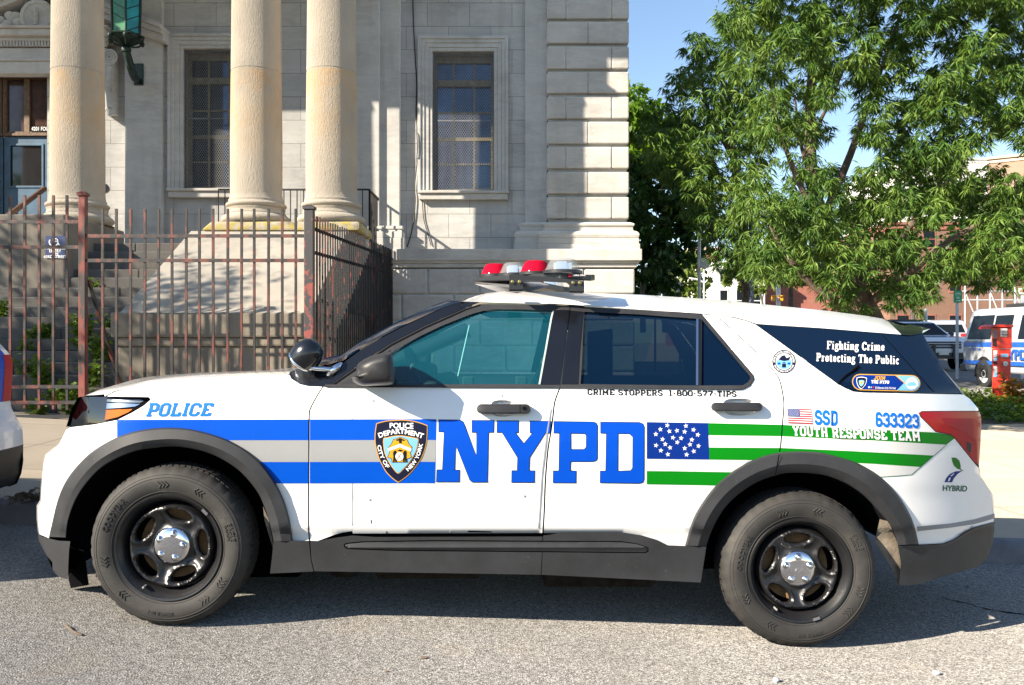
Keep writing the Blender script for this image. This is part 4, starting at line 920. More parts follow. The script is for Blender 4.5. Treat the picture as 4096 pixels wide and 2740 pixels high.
V, F = region([inset], (), 10); off = np.where(V[:, 1] < 2191, -.026, -.031); y_ = np.abs(V[:, 1]-2187); V3 = np.array([sp(x, y, -.024-.012*max(0, 1-abs(y-2188)/14)) for x, y in V])
mesh_obj('inset', V3, F, MATS['dark_plastic'], RK[1], smooth=25)
lowf = [(158, 2137), (168, 2146), (196, 2154), (235, 2163), (281, 2165), (276, 2200), (273, 2262), (272, 2318), (231, 2306), (210, 2278), (210, 2250), (186, 2222), (161, 2173)]
panel('bumper_end', [lowf], 'dark_plastic', off=-.012, lip=.05, mirror=True, g=12)
panel('air_deflector', [[(268, 2160), (330, 2150), (356, 2340), (283, 2353), (274, 2318)]], 'liner_black', off=.26, lip=.02, mirror=True)
rb = [(3591, 2182), (3676, 2180), (3774, 2174), (3814, 2159), (3864, 2127), (3899, 2109), (3976, 2089), (3978, 2120), (3969, 2180), (3949, 2235), (3914, 2265), (3774, 2305), (3674, 2338), (3596, 2342), (3604, 2250)]
panel('rear_bumper', [rb], 'dark_plastic', off=-.014, lip=.05, mirror=True, g=14)
panel('crease', [[(3592, 2184), (3676, 2183), (3774, 2177), (3816, 2162), (3866, 2130), (3901, 2112), (3977, 2092), (3977, 2097), (3903, 2117), (3868, 2136), (3818, 2168), (3776, 2182), (3676, 2188), (3594, 2190)]], 'trim_plastic', off=-.017, lip=0, g=14)
panel('reflective_strip', [[(3668, 2107), (3800, 2094), (3900, 2077), (3979, 2054), (3979, 2074), (3900, 2096), (3800, 2111), (3670, 2125)]], 'grey_vinyl', QP, off=-.003, lip=.002, g=14)
panel('mud_guard', [[(3519, 2077), (3554, 2085), (3589, 2170), (3606, 2265), (3594, 2342), (3569, 2275), (3524, 2205), (3499, 2165)]], 'mud_fabric', off=.05, lip=.01, g=14)
panel('mud_guard', [[(1052, 2025), (1075, 2080), (1090, 2160), (1094, 2200), (1078, 2150), (1058, 2080)]], 'mud_fabric', off=.06, lip=.01)
mb = MB(); a = sp(1100, 2292); b = sp(2800, 2320); mb.hexa([(-1.12, 4.36, a[2]-.0), (.96, 4.40, b[2]+.02), (.96, 5.95, b[2]+.02), (-1.12, 5.95, a[2])], [(-1.12, 4.36, a[2]+.1), (.96, 4.40, b[2]+.12), (.96, 5.95, b[2]+.12), (-1.12, 5.95, a[2]+.1)]); mb.build('floor_pan', MATS['liner_black'], CAR)
mb = MB()
for x0, x1, yb, Y in ((1300, 1430, 2312, 4.8), (1480, 1920, 2318, 4.7), (2150, 2630, 2352, 4.75)):
    A = P(x0, 2280, Y); B = P(x1, yb, Y); mb.hexa([(A[0]+.04, Y, B[2]), (B[0]-.02, Y, B[2]), (B[0]-.02, Y+.5, B[2]), (A[0]+.04, Y+.5, B[2])], [(A[0], Y-.03, A[2]+.04), (B[0], Y-.03, A[2]+.0), (B[0], Y+.5, A[2]), (A[0], Y+.5, A[2]+.04)])
    mb.build('underbody_tray', MATS['tray_brown'], CAR, bevel=.02); mb = MB()
# inner shell that closes the door gaps
V, F = region([[(1230, 1556), (3130, 1566), (3116, 1830), (3000, 1850), (2742, 2150), (1235, 2150)]], (), 60); mesh_obj('inner_shell', surf(V, .03), F, MATS['seam_black'], CAR, smooth=60)
V, F = region([[(2800, 1262), (2860, 1266), (3136, 1560), (3140, 1700), (3080, 1700), (3050, 1520)], [(590, 1585), (640, 1600), (520, 1700), (420, 1720)]], (), 50); mesh_obj('inner_shell', surf(V, .03), F, MATS['seam_black'], CAR, smooth=60)
# ---- glasshouse ----
glassF = [(1430, 1537), (1580, 1402), (1640, 1366), (1700, 1335), (1770, 1302), (1850, 1270), (1890, 1255), (1935, 1243), (1990, 1236), (2100, 1238), (2210, 1243), (2203, 1275), (2180, 1400), (2155, 1537)]
glassR = [(2337, 1247), (2560, 1258), (2785, 1275), (2784, 1542), (2322, 1536), (2326, 1480)]
glassV = [(2807, 1278), (3000, 1505), (3001, 1515), (2992, 1528), (2972, 1541), (2805, 1542)]
WF = panel('window_glass', [glassF], 'teal_window', FD, off=.012, lip=0)
panel('window_glass', [glassR], 'tinted_window', RD, off=.012, lip=0); panel('quarter_light', [glassV], 'dark_window', RD, off=.012, lip=0)
qg = [(3026, 1298), (3274, 1313), (3606, 1340), (3644, 1342), (3689, 1335), (3764, 1455), (3769, 1475), (3850, 1574), (3734, 1573), (3454, 1568), (3414, 1564), (3379, 1549), (3351, 1533)]
QG = panel('quarter_glass', [qg], 'dark_window', off=.004, lip=.01)
panel('seam', [[(3525, 1334), (3528, 1334), (3738, 1568), (3734, 1568)]], 'seam_black', QG, off=.0025, lip=0)
panel('edge_strip', [[(3770, 1474), (3776, 1480), (3858, 1576), (3850, 1576)]], 'grey_vinyl', QG, off=.002, lip=0)
V, F = region([qg, [(3026, 1298), (3734, 1560), (2900, 1300)]], (), 60); mesh_obj('inner_shell', surf(V, .05), F, MATS['seam_black'], CAR, smooth=60)
tw = [glassF, glassR]
frame = [(1292, 1549), (1320, 1543), (1450, 1450), (1560, 1376), (1700, 1304), (1800, 1260), (1860, 1234), (1920, 1216), (2280, 1222), (2275, 1275), (2260, 1400), (2238, 1552)]
panel('window_frame', [frame], 'trim_plastic', FD, neg=[glassF], off=-.002, lip=.016)
panel('mirror_sail', [[(1350, 1543), (1425, 1500), (1450, 1470), (1560, 1400), (1490, 1540)]], 'mirror_plastic', FD, off=-.006, lip=.01)
panel('glass_run', [[(1322, 1543), (1452, 1452), (1562, 1378), (1702, 1306), (1802, 1262), (1862, 1236), (1920, 1218), (1921, 1222), (1864, 1240), (1806, 1267), (1706, 1311), (1566, 1383), (1456, 1458), (1332, 1543)]], 'seam_black', FD, off=-.0045, lip=0)
panel('b_pillar', [[(2216, 1240), (2278, 1240), (2273, 1275), (2258, 1400), (2240, 1537), (2161, 1537), (2186, 1400), (2208, 1275)]], 'gloss_black', FD, off=-.005, lip=.008)
panel('glass_edge', [[(2209, 1243), (2216, 1243), (2209, 1275), (2187, 1400), (2163, 1537), (2154, 1537), (2179, 1400), (2201, 1275)]], 'pillar_trim', FD, off=-.003, lip=0)
frame2 = [(2283, 1224), (2500, 1237), (2806, 1257), (3014, 1502), (3015, 1517), (3000, 1540), (2970, 1557), (2950, 1558), (2241, 1552), (2262, 1400), (2278, 1275)]
panel('window_frame', [frame2], 'trim_plastic', RD, neg=[glassR, glassV, [(2784.5, 1275), (2804.5, 1277), (2804.5, 1541), (2784.5, 1541)]], off=-.002, lip=.016)
panel('b_pillar', [[(2281, 1242), (2334, 1247), (2330, 1290), (2320, 1400), (2312, 1536), (2246, 1536), (2262, 1400), (2277, 1275)]], 'gloss_black', RD, off=-.005, lip=.008)
panel('divider_bar', [[(2785, 1275), (2794, 1276), (2793, 1541), (2784, 1541)]], 'chrome', RD, off=-.006, lip=.015)
panel('divider_bar', [[(2794.5, 1276), (2805, 1278), (2804, 1541), (2793.5, 1541)]], 'gloss_black', RD, off=-.003, lip=.015)
panel('belt_moulding', [[(1300, 1538), (1600, 1537), (2000, 1538), (2239, 1540), (2239, 1551), (1300, 1547)]], 'trim_plastic', FD, off=-.012, lip=.015)
panel('belt_moulding', [[(2242, 1540), (2784, 1545), (2970, 1545), (2995, 1531), (3005, 1512), (3014, 1506), (3015, 1518), (3000, 1541), (2970, 1557), (2950, 1558), (2242, 1552)]], 'trim_plastic', RD, off=-.010, lip=.015)
apil = [(1315, 1545), (1335, 1515), (1372, 1452), (1450, 1395), (1520, 1355), (1600, 1313), (1680, 1275), (1750, 1243), (1842, 1205), (1920, 1209), (1860, 1232), (1800, 1258), (1700, 1302), (1560, 1374), (1450, 1448), (1320, 1541)]
panel('a_pillar', [apil], 'gloss_black', off=.0, lip=.012)
far('a_pillar', [apil, [(1842, 1207), (2285, 1222), (2240, 1550), (2155, 1537), (2210, 1243), (1935, 1243)]], 'gloss_black')
far('window_glass', [glassF, [(2337, 1247), (2785, 1275), (2784, 1542), (2322, 1536)]], 'far_window', off=.012)
panel('cowl', [[(1157, 1490), (1180, 1478), (1230, 1470), (1300, 1465), (1372, 1452), (1335, 1515), (1315, 1545), (1235, 1545), (1200, 1537), (1166, 1515)]], 'gloss_black', off=.012, lip=.05)
ws = dens([(1200, 1500), (1300, 1457), (1372, 1443), (1450, 1388), (1600, 1308), (1750, 1240), (1842, 1205)], 40, False)
mb = MB(); loft(mb, surf(ws, .016), 0, 16, (-.10, 0, .030), endpow=.7); mb.build('windscreen', MATS['tinted_window'], CAR, smooth=60)
mb = MB(); loft(mb, surf([(1150, 1502), (1200, 1500), (1290, 1480)], .02), .03, 14); mb.build('cowl', MATS['liner_black'], CAR, smooth=60)
mb = MB(); A = sp(1280, 1500, .15); mb.tube([(A[0]+.0, A[1], A[2]+.03), (A[0]+.02, A[1]+.3, A[2]+.05), (A[0]-.02, A[1]+.7, A[2]+.06)], .008, 6); mb.build('wiper', MATS['liner_black'], CAR)
# spoiler
mb = MB(); loft(mb, surf([(3549, 1281), (3640, 1297), (3721, 1315), (3689, 1333), (3644, 1342), (3606, 1339)], -.003), .004); V, F = region([[(3549, 1281), (3640, 1297), (3721, 1315), (3689, 1333), (3644, 1342), (3606, 1339)]], (), 20); mb.add(surf(V, -.004), F); mb.build('spoiler', MATS['gloss_black'], CAR, smooth=40)
panel('spoiler_lip', [[(3721, 1315), (3689, 1333), (3692, 1322)]], 'pillar_trim', off=-.008, lip=0)
# interior
mb = MB(); a = P(1580, 1537, 4.5); mb.hexa([(-1.05, 4.42, .85), (-.25, 4.42, .85), (-.25, 5.9, .85), (-1.05, 5.9, .85)], [(-1.05, 4.42, a[2]-.02), (-.38, 4.42, a[2]+.02), (-.38, 5.9, a[2]+.02), (-1.05, 5.9, a[2]-.02)]); mb.box(-.62, -.42, 4.6, 4.95, 1.2, a[2]+.1); mb.build('dashboard', MATS['seat_black'], CAR, bevel=.03)
mb = MB(); c0 = Vector(P(1695, 1520, 4.68)); ax = Vector((.88, 0, .47)); u = Vector((0, 1, 0)); v = ax.cross(u)
mb.tube([c0+(u*math.cos(t)+v*math.sin(t))*.185 for t in [2*math.pi*k/28 for k in range(29)]], .017, 8)
for t in (0, 2.1, 4.2): mb.tube([c0, c0+(u*math.cos(t)+v*math.sin(t))*.18], .016, 6)
mb.build('steering_wheel', MATS['seat_black'], CAR, smooth=60)
for yy in (4.75, 5.55):
    for X0, dz in ((.10, 0), (1.05, -.13)):
        mb = MB(); mb.hexa([(X0-.02, yy-.25, 1.05+dz), (X0+.14, yy-.25, .98+dz), (X0+.14, yy+.25, .98+dz), (X0-.02, yy+.25, 1.05+dz)], [(X0+.17, yy-.2, 1.50+dz), (X0+.27, yy-.2, 1.47+dz), (X0+.27, yy+.2, 1.47+dz), (X0+.17, yy+.2, 1.50+dz)])
        mb.box(X0-.5, X0+.05, yy-.25, yy+.25, .85, 1.0); mb.hexa([(X0+.19, yy-.13, 1.51+dz), (X0+.28, yy-.13, 1.5+dz), (X0+.28, yy+.13, 1.5+dz), (X0+.19, yy+.13, 1.51+dz)], [(X0+.22, yy-.11, 1.67+dz), (X0+.29, yy-.11, 1.66+dz), (X0+.29, yy+.11, 1.66+dz), (X0+.22, yy+.11, 1.67+dz)])
        mb.build('seat', MATS['seat_black'], CAR, bevel=.05)
mb = MB(); mb.box(-1.1, .92, 4.5, 5.85, .62, .66); mb.box(.5, .53, 4.6, 5.8, .7, 1.5); mb.build('cabin_floor', MATS['liner_black'], CAR)
mb = MB(); mb.box(-2.2, -1.13, 4.62, 5.75, .19, .42); mb.build('sun_block', MATS['liner_black'], CAR); mb = MB(); mb.box(1.0, 1.85, 4.75, 5.7, .2, .36); mb.build('sun_block', MATS['liner_black'], CAR)  # unseen boxes added to stop sun leaking under the car onto the road
mb = MB(); mb.tube([P(1560, 1452, 5.72), P(1700, 1392, 5.75), P(1872, 1318, 5.72)], .048, 8); mb.build('pillar_lining', MATS['pillar_trim'], CAR, smooth=60)
mb = MB(); mb.tube([sp(1884, 1268, .05), sp(1831, 1505, .05)], .0025, 5); mb.build('inner_pane_edge', MATS['white_vinyl'], FD)
for x in (1872, 2085): mb = MB(); A = sp(x, 1512, .06); mb.box(A[0]-.03, A[0]+.03, A[1], A[1]+.02, A[2]-.05, A[2]+.01); mb.build('pane_bracket', MATS['seat_black'], FD, bevel=.01)
# ---- puffed details ----
def puff(name, poly, rows, mat, parent=CAR, smooth=50, c=None):
    a = np.array(poly, float); c = a.mean(0) if c is None else np.array(c, float); V = []; n = len(a)
    for s_, off in rows: V.append(surf(c+(a-c)*s_, off))
    V = np.array(V).reshape(-1, 3); F = [(r*n+k, r*n+(k+1) % n, (r+1)*n+(k+1) % n, (r+1)*n+k) for r in range(len(rows)-1) for k in range(n)]
    F.append(tuple(range((len(rows)-1)*n, len(rows)*n)))
    return mesh_obj(name, V, F, MATS[mat], parent, smooth=smooth)
def pill(x0, x1, y0, y1, n=10):
    r = (y1-y0)/2; cy = (y0+y1)/2
    return [(x1-r+r*math.sin(math.pi*k/n), cy-r*math.cos(math.pi*k/n)) for k in range(n+1)]+[(x0+r-r*math.sin(math.pi*k/n), cy+r*math.cos(math.pi*k/n)) for k in range(n+1)]
for DO, bowl, (x0, x1, y0, y1), key in ((FD, H1B, (1906, 2124, 1616, 1655), 1), (RD, H2B, (2844, 3051, 1610, 1645), 0)):
    puff('handle_bowl', bowl, [(1.0, .0), (.93, .012), (.7, .028), (.3, .032)], 'white_paint', DO)
    hd = puff('handle', pill(x0, x1, y0, y1), [(.97, .0), (1, -.02), (1, -.036), (.96, -.046), (.75, -.052)], 'mirror_plastic', DO, 40)
    if key:
        panel('seam', [[(2079, 1616), (2081, 1616), (2081, 1655), (2079, 1655)]], 'seam_black', hd, off=-.0535, lip=0)
        panel('keyhole', [[(2097+8*math.cos(k*.52), 1633+8*math.sin(k*.52)) for k in range(12)]], 'seam_black', hd, off=-.0535, lip=0)
for x, y in ((1493, 1603), (2008, 1582), (1480, 1999), (2099, 1985), (1804, 2128), (1546, 2129)):
    puff('rivet', [(x+5.5*math.cos(k*.52), y+5.5*math.sin(k*.52)) for k in range(12)], [(1, 0), (.9, -.002), (.3, -.003)], 'grey_vinyl', FD)
panel('panel_edge', [[(1408, 1660), (1410, 1660), (1411, 2122), (1408, 2122)]], 'grey_vinyl', FD, off=-.001, lip=0)
panel('panel_edge', [[(2201, 1640), (2206, 1636), (2190, 1740), (2170, 1900), (2160, 2060), (2156, 2112), (2151, 2112), (2156, 2050), (2166, 1895), (2184, 1740)]], 'grey_vinyl', FD, off=-.0035, lip=.003)
panel('scratch', [[(1870, 2124), (1876, 2122), (1960, 2125), (1970, 2128), (1966, 2130), (1872, 2129)]], 'black_vinyl', FD, off=-.001, lip=0)
panel('scratch', [[(1482, 2080), (1487, 2080), (1487, 2094), (1483, 2094)]], 'black_vinyl', FD, off=-.001, lip=0)
MIR = [(1425, 1475), (1428, 1462), (1435, 1452), (1455, 1438), (1480, 1425), (1535, 1410), (1567, 1407), (1571, 1425), (1575, 1450), (1580, 1505), (1577, 1528), (1572, 1537), (1550, 1541), (1500, 1543), (1450, 1545), (1425, 1535), (1410, 1525), (1407, 1510), (1412, 1506), (1424, 1504), (1426, 1490)]
def mput(rows, poly, name, mat, parent):
    a = np.array(poly, float); c = np.array([1520, 1478.]); n = len(a); V = []
    for s_, Y in rows:
        q = c+(a-c)*s_; V += [P(x, y, Y) for x, y in q]
    F = [(r*n+k, r*n+(k+1) % n, (r+1)*n+(k+1) % n, (r+1)*n+k) for r in range(len(rows)-1) for k in range(n)]+[tuple(range(n))[::-1], tuple(range((len(rows)-1)*n, len(rows)*n))]
    return mesh_obj(name, V, F, MATS[mat], parent, smooth=45)
MI = mput([(.75, 4.27), (.93, 4.245), (1, 4.20), (1, 4.12), (.97, 4.07), (.90, 4.035), (.75, 4.01), (.5, 3.998)], MIR, 'door_mirror', 'mirror_plastic', CAR)
mb = MB(); mb.bar(P(1425, 1506.5, 4.028), P(1562, 1506, 4.028), .004, .05, up=(0, 1, 0)); mb.build('seam', MATS['seam_black'], MI)
m3 = mirr([v.co for v in MI.data.vertices]); mesh_obj('door_mirror', m3, [tuple(p.vertices)[::-1] for p in MI.data.polygons], MATS['mirror_plastic'], CAR, smooth=45)
mm = np.array([P(x, y, 4.2) for x, y in [(1582, 1425), (1584, 1500), (1580, 1530)]]); mm = mirr(mm)
mb = MB(); q = [(mm[0][0]+.004, mm[0][1]-.1, mm[0][2]), (mm[0][0]+.004, mm[0][1]+.1, mm[0][2]), (mm[2][0]+.004, mm[2][1]+.1, mm[2][2]), (mm[2][0]+.004, mm[2][1]-.1, mm[2][2])]; mb.add(q, [(0, 1, 2, 3)]); mb.build('mirror_glass', MATS['chrome'], CAR)
# spotlight by the windscreen pillar
sl = empty('s', P(1228, 1425, 4.3)); sl.name = 'spotlight'; WM[sl.name] = Matrix.Translation(P(1228, 1425, 4.3)); sl.parent = CAR; sl.matrix_parent_inverse = WM[CAR.name].inverted()
c = Vector(P(1226, 1422, 4.26)); ax = Vector((-.60, .25, -.66)).normalized()
def lathe_dir(mb, prof, c, ax, seg=28):
    u = ax.cross(Vector((0, 1, 0))).normalized(); v = ax.cross(u); V = []; F = []
    for r, h in prof:
        for k in range(seg): a = 2*math.pi*k/seg; V.append(c+ax*h+(u*math.cos(a)+v*math.sin(a))*r)
    for i in range(len(prof)-1):
        for k in range(seg): F.append((i*seg+k, i*seg+(k+1) % seg, (i+1)*seg+(k+1) % seg, (i+1)*seg+k))
    mb.add(V, F)
mb = MB(); lathe_dir(mb, [(.001, -.086), (.03, -.082), (.055, -.066), (.072, -.03), (.076, .005), (.073, .033)], c, ax); mb.build('shell', MATS['gloss_black'], sl, smooth=60)
mb = MB(); lathe_dir(mb, [(.0705, .033), (.0735, .036), (.0735, .043), (.069, .047), (.04, .052), (.001, .054)], c, ax); mb.build('rim', MATS['chrome'], sl, smooth=50)
mb = MB(); mb.tube([P(1243, 1470, 4.24), P(1262, 1474, 4.24), P(1300, 1477, 4.25), P(1330, 1481, 4.27)], [.014, .012, .012, .014], 10); mb.sphere(P(1243, 1468, 4.24), .02, 12); mb.tube([P(1312, 1500, 4.28), P(1328, 1484, 4.27), P(1350, 1470, 4.28), P(1366, 1453, 4.30)], [.010, .02, .019, .008], 10); mb.build('bracket', MATS['chrome'], sl, smooth=60)
# ---- lamps ----
HL = panel('headlight', [[(x-(16 if x < 420 else 0), y) for x, y in HLT]], 'seam_black', off=.035, lip=-.03)
plain('lamp_blue_grey', (.10, .13, .17), .25, .3, var=.5, vs=30)
panel('reflector', [[(288, 1692), (300, 1650), (322, 1600), (372, 1597), (350, 1640), (340, 1690)]], 'lamp_blue_grey', HL, off=.028, lip=0, g=14)
panel('light_guide', [[(392, 1597), (560, 1597), (575, 1604), (560, 1611), (420, 1607)]], 'lamp_blue_grey', HL, off=.027, lip=0, g=14)
panel('light_guide', [[(390, 1613), (470, 1612), (560, 1616), (540, 1626), (500, 1630), (410, 1636)]], 'chrome', HL, off=.026, lip=0, g=14)
panel('indicator', [[(410, 1640), (470, 1638), (530, 1636), (515, 1648), (470, 1668), (420, 1680), (378, 1684), (398, 1668)]], 'amber_lens', HL, off=.022, lip=0, g=14)
mb = MB(); mb.sphere(sp(382, 1650, .05), .032, 16); mb.build('projector', MATS['chrome'], HL, smooth=60)
panel('lens', [HLT], 'lens_clear', HL, off=-.002, lip=0)
far('headlight', [HLT], 'gloss_black')
TLT = [(3679, 1650), (3689, 1647), (3800, 1646), (3916, 1646), (3924, 1665), (3925, 1700), (3922, 1780), (3916, 1860), (3899, 1850), (3819, 1750), (3804, 1737), (3744, 1725), (3719, 1700), (3684, 1665)]
TL = panel('tail_light', [TLT], 'tail_red', off=-.006, lip=.03, g=16)
panel('backing', [TLT], 'red_vinyl', TL, off=.016, lip=0, g=20)
panel('lamp_element', [[(3765, 1672), (3890, 1674), (3896, 1700), (3894, 1760), (3868, 1730), (3790, 1700)]], 'red_vinyl', TL, off=-.0075, lip=0, g=16)
panel('lamp_element', [[(3868, 1765), (3886, 1775), (3882, 1815), (3868, 1800)]], 'navy_vinyl', TL, off=-.0075, lip=0, g=16)
V, F = region([TLT], (), 20); mesh_obj('tail_light', mirr(surf(V, -.006)), [f[::-1] for f in F], MATS['red_vinyl'], CAR, smooth=50)
# ---- decals: every mark follows the flank a little above the paint ----
OV = [.0]
def decal(name, pos, mat, parent, neg=(), off=-.0016, g=20, clip=True):
    return panel(name, pos, mat, parent, neg=list(neg)+([HF, HR] if clip else []), off=off, g=g, lip=0)
GAP1 = [(1232, 1500), (1240, 1500), (1239, 1784), (1238, 2170), (1232, 2170), (1233, 1784)]
S2 = [(x-2.8, y) for x, y in seam2]+[(x+2.6, y) for x, y in seam2][::-1]
S3 = [(x-2.4, y) for x, y in seam3]+[(x+2.2, y) for x, y in seam3][::-1]
for y0, y1, mt, nm in ((1677, 1760.5, 'blue_vinyl', 'stripe'), (1760.5, 1847.5, 'grey_vinyl', 'stripe'), (1847.5, 1933, 'blue_vinyl', 'stripe')):
    decal(nm, [[(468, y0+2), (1700, y0-.5), (1746-(y0-1677)*.024, y0), (1746-(y1-1677)*.024, y1), (1700, y1-.5), (1238, y1+.5), (468, y1)]], mt, CAR, [GAP1])
green1 = [(2832, 1692), (3128, 1699), (3400, 1713), (3742, 1730), (3806, 1740), (3819, 1753), (3786, 1779), (3500, 1762), (3128, 1745), (2835, 1741)]
green2 = [(2836, 1790), (3128, 1792), (3400, 1804), (3734, 1822), (3680, 1868), (3500, 1856), (3300, 1846), (3128, 1841), (2838, 1839)]
green3 = [(2587, 1884), (2700, 1885), (2930, 1889), (2880, 1942), (2587, 1937)]
for p, nm in ((green1, 'stripe'), (green2, 'stripe'), (green3, 'stripe')): decal(nm, [p], 'green_vinyl', CAR, [S3])
decal('stripe', [[(2834, 1741), (3128, 1745), (3500, 1762), (3786, 1779), (3734, 1822), (3400, 1804), (3128, 1792), (2836, 1790)], [(2587, 1836), (2840, 1839), (3000, 1841), (2930, 1889), (2587, 1884)], [(3400, 1851), (3500, 1856), (3680, 1868), (3646, 1898), (3600, 1902), (3518, 1908)]], 'pale_vinyl', CAR, [S3])
decal('edge_line', [[(3786, 1779), (3788, 1780), (3648, 1900), (3600, 1905), (3520, 1910), (3520, 1907), (3600, 1902), (3646, 1898)]], 'dark_green_vinyl', CAR)
CT = decal('star_field', [[(2587, 1688), (2833, 1692), (2837, 1839), (2587, 1835)]], 'canton_blue', CAR)
st = []
for x, y in [(1138, 203), (1287, 207), (1083, 235), (1348, 238), (1047, 273), (1383, 278), (1155, 250), (1215, 245), (1277, 254), (1100, 314), (1335, 318), (1184, 301), (1249, 305), (1218, 338), (1048, 363), (1122, 353), (1320, 356), (1388, 368), (1160, 381), (1278, 386), (1087, 404), (1350, 410), (1143, 435), (1293, 437)]:
    cx, cy = 2100+x/2, 1600+y/2; a0 = .12*((x*7+y) % 5-2); st.append([(cx+(10.5 if k % 2 == 0 else 4.2)*math.sin(k*math.pi/5+a0), cy-(10.5 if k % 2 == 0 else 4.2)*math.cos(k*math.pi/5+a0)) for k in range(10)])
decal('star', st, 'white_vinyl', CT, off=-.0028, g=None)['kind'] = 'stuff'
def grow(poly, d):
    a = np.array(poly, float); n = len(a); out = []; area = sum(a[i][0]*a[(i+1) % n][1]-a[(i+1) % n][0]*a[i][1] for i in range(n)); sg = 1 if area > 0 else -1
    for i in range(n):
        e1 = a[i]-a[i-1]; e2 = a[(i+1) % n]-a[i]; n1 = np.array([e1[1], -e1[0]])/np.linalg.norm(e1)*sg; n2 = np.array([e2[1], -e2[0]])/np.linalg.norm(e2)*sg
        m = n1+n2; l = m.dot(m); out.append(tuple(a[i]+m*(2*d/max(l, .9))))
    return out
c6 = lambda p: C(1100, 1600, p); c7 = lambda p: C(2100, 1600, p)
LET = [(c6([(1307, 155), (1480, 157), (1505, 170), (1522, 205), (1610, 448), (1610, 262), (1573, 262), (1573, 160), (1755, 160), (1752, 262), (1712, 262), (1702, 660), (1577, 660), (1555, 640), (1448, 368), (1440, 557), (1480, 557), (1478, 658), (1288, 658), (1292, 555), (1337, 555), (1350, 258), (1307, 257)]), []),
 (c6([(1775, 163), (1952, 163), (1950, 265), (1930, 265), (1990, 345), (2055, 265), (2037, 265), (2037, 165), (2210, 167), (2205, 268), (2165, 268), (2040, 462), (2037, 563), (2080, 563), (2078, 663), (1890, 662), (1892, 562), (1935, 562), (1938, 462), (1815, 263), (1773, 263)]), []),
 (c7([(228, 168), (545, 172), (570, 180), (583, 205), (582, 465), (572, 487), (540, 496), (368, 496), (366, 563), (412, 565), (410, 666), (222, 665), (224, 564), (268, 564), (273, 268), (228, 267)]), [c7([(370, 270), (475, 272), (488, 285), (487, 375), (472, 392), (370, 392)])]),
 (c7([(602, 173), (915, 176), (945, 188), (957, 215), (955, 635), (945, 660), (915, 670), (598, 665), (600, 565), (643, 565), (648, 270), (602, 268)]), [c7([(748, 272), (835, 273), (860, 297), (858, 542), (845, 562), (745, 566)])])]
for k, (o, hs) in enumerate(LET):
    bk = decal('letter', [o], 'black_vinyl', CAR, neg=hs+[S2], off=-.0022)
    decal('fill', [grow(o, -2.4)], 'letter_blue', bk, neg=[grow(h, 2.4) for h in hs]+[S2], off=-.0030)
# generic lettering on a quad (tl, tr, bl, br)
def on_quad(pts, q):
    tl, tr, bl, br = [np.array(c, float) for c in q]; out = []
    for u, v in pts: t = tl+(tr-tl)*u; b = bl+(br-bl)*u; out.append(tuple(b+(t-b)*v))
    return out
def lettering(name, s, q, mat, parent, off=-.0045, font='slab', t=1.15, extra=0, neg=(), shear=0):
    pol, w = slab_text(s, t, font, extra)
    pos = [on_quad([((p[0]+shear*(p[1]-.5))/w, p[1]) for p in c], q) for c in pol]
    V, F = region(pos, neg)
    return mesh_obj(name, surf(V, off), F, MATS[mat], parent)
def plain_text(name, s, q, mat, parent, off=-.0045, bold=.02, fn=None):
    V, F = text2d(s, bold, 3); mx = V[:, 0].max(); my = .73
    pts = on_quad([(x/mx, y/my) for x, y in V], q)
    return mesh_obj(name, surf(pts, off), F, MATS[mat], parent)
lettering('lettering', 'POLICE', ((598, 1612), (862, 1612), (582, 1666), (845, 1664)), 'light_blue_vinyl', CAR, off=-.003)
lettering('lettering', 'CRIME STOPPERS: 1-800-577-TIPS', ((2349, 1556), (2948, 1564), (2349, 1579), (2948, 1587)), 'black_vinyl', RD, off=-.003, t=1.12)
lettering('lettering', 'SSD', ((3259, 1640), (3353, 1643), (3259, 1698), (3353, 1702)), 'light_blue_vinyl', QP, off=-.003, t=1.25)
lettering('lettering', '633323', ((3502, 1648), (3678, 1658), (3502, 1706), (3681, 1713)), 'light_blue_vinyl', QP, off=-.003, t=1.25)
lettering('lettering', 'YOUTH RESPONSE TEAM', ((3169, 1704), (3682, 1724), (3172, 1742), (3687, 1765)), 'white_vinyl', QP, off=-.0045, t=1.22)
plain_text('lettering', 'HYBRID', ((3771, 1940), (3870, 1942), (3770, 1963), (3868, 1966)), 'dark_green_vinyl', QP, off=-.003)
decal('leaf', [C(2924, 1150, [(1765, 1360), (1800, 1362), (1828, 1385), (1838, 1425), (1838, 1458), (1810, 1450), (1785, 1425), (1772, 1395)]), C(2924, 1150, [(1836, 1450), (1865, 1468), (1836, 1464)])], 'green_vinyl', QP, g=None)
decal('road_mark', [C(2924, 1150, [(1850, 1468), (1800, 1470), (1755, 1490), (1725, 1520), (1708, 1557), (1768, 1559), (1785, 1525), (1815, 1490)])], 'canton_blue', QP, g=None, neg=[C(2924, 1150, [(1748, 1550), (1734, 1550), (1746, 1520), (1760, 1522)]), C(2924, 1150, [(1766, 1510), (1755, 1508), (1780, 1487), (1788, 1489)])])
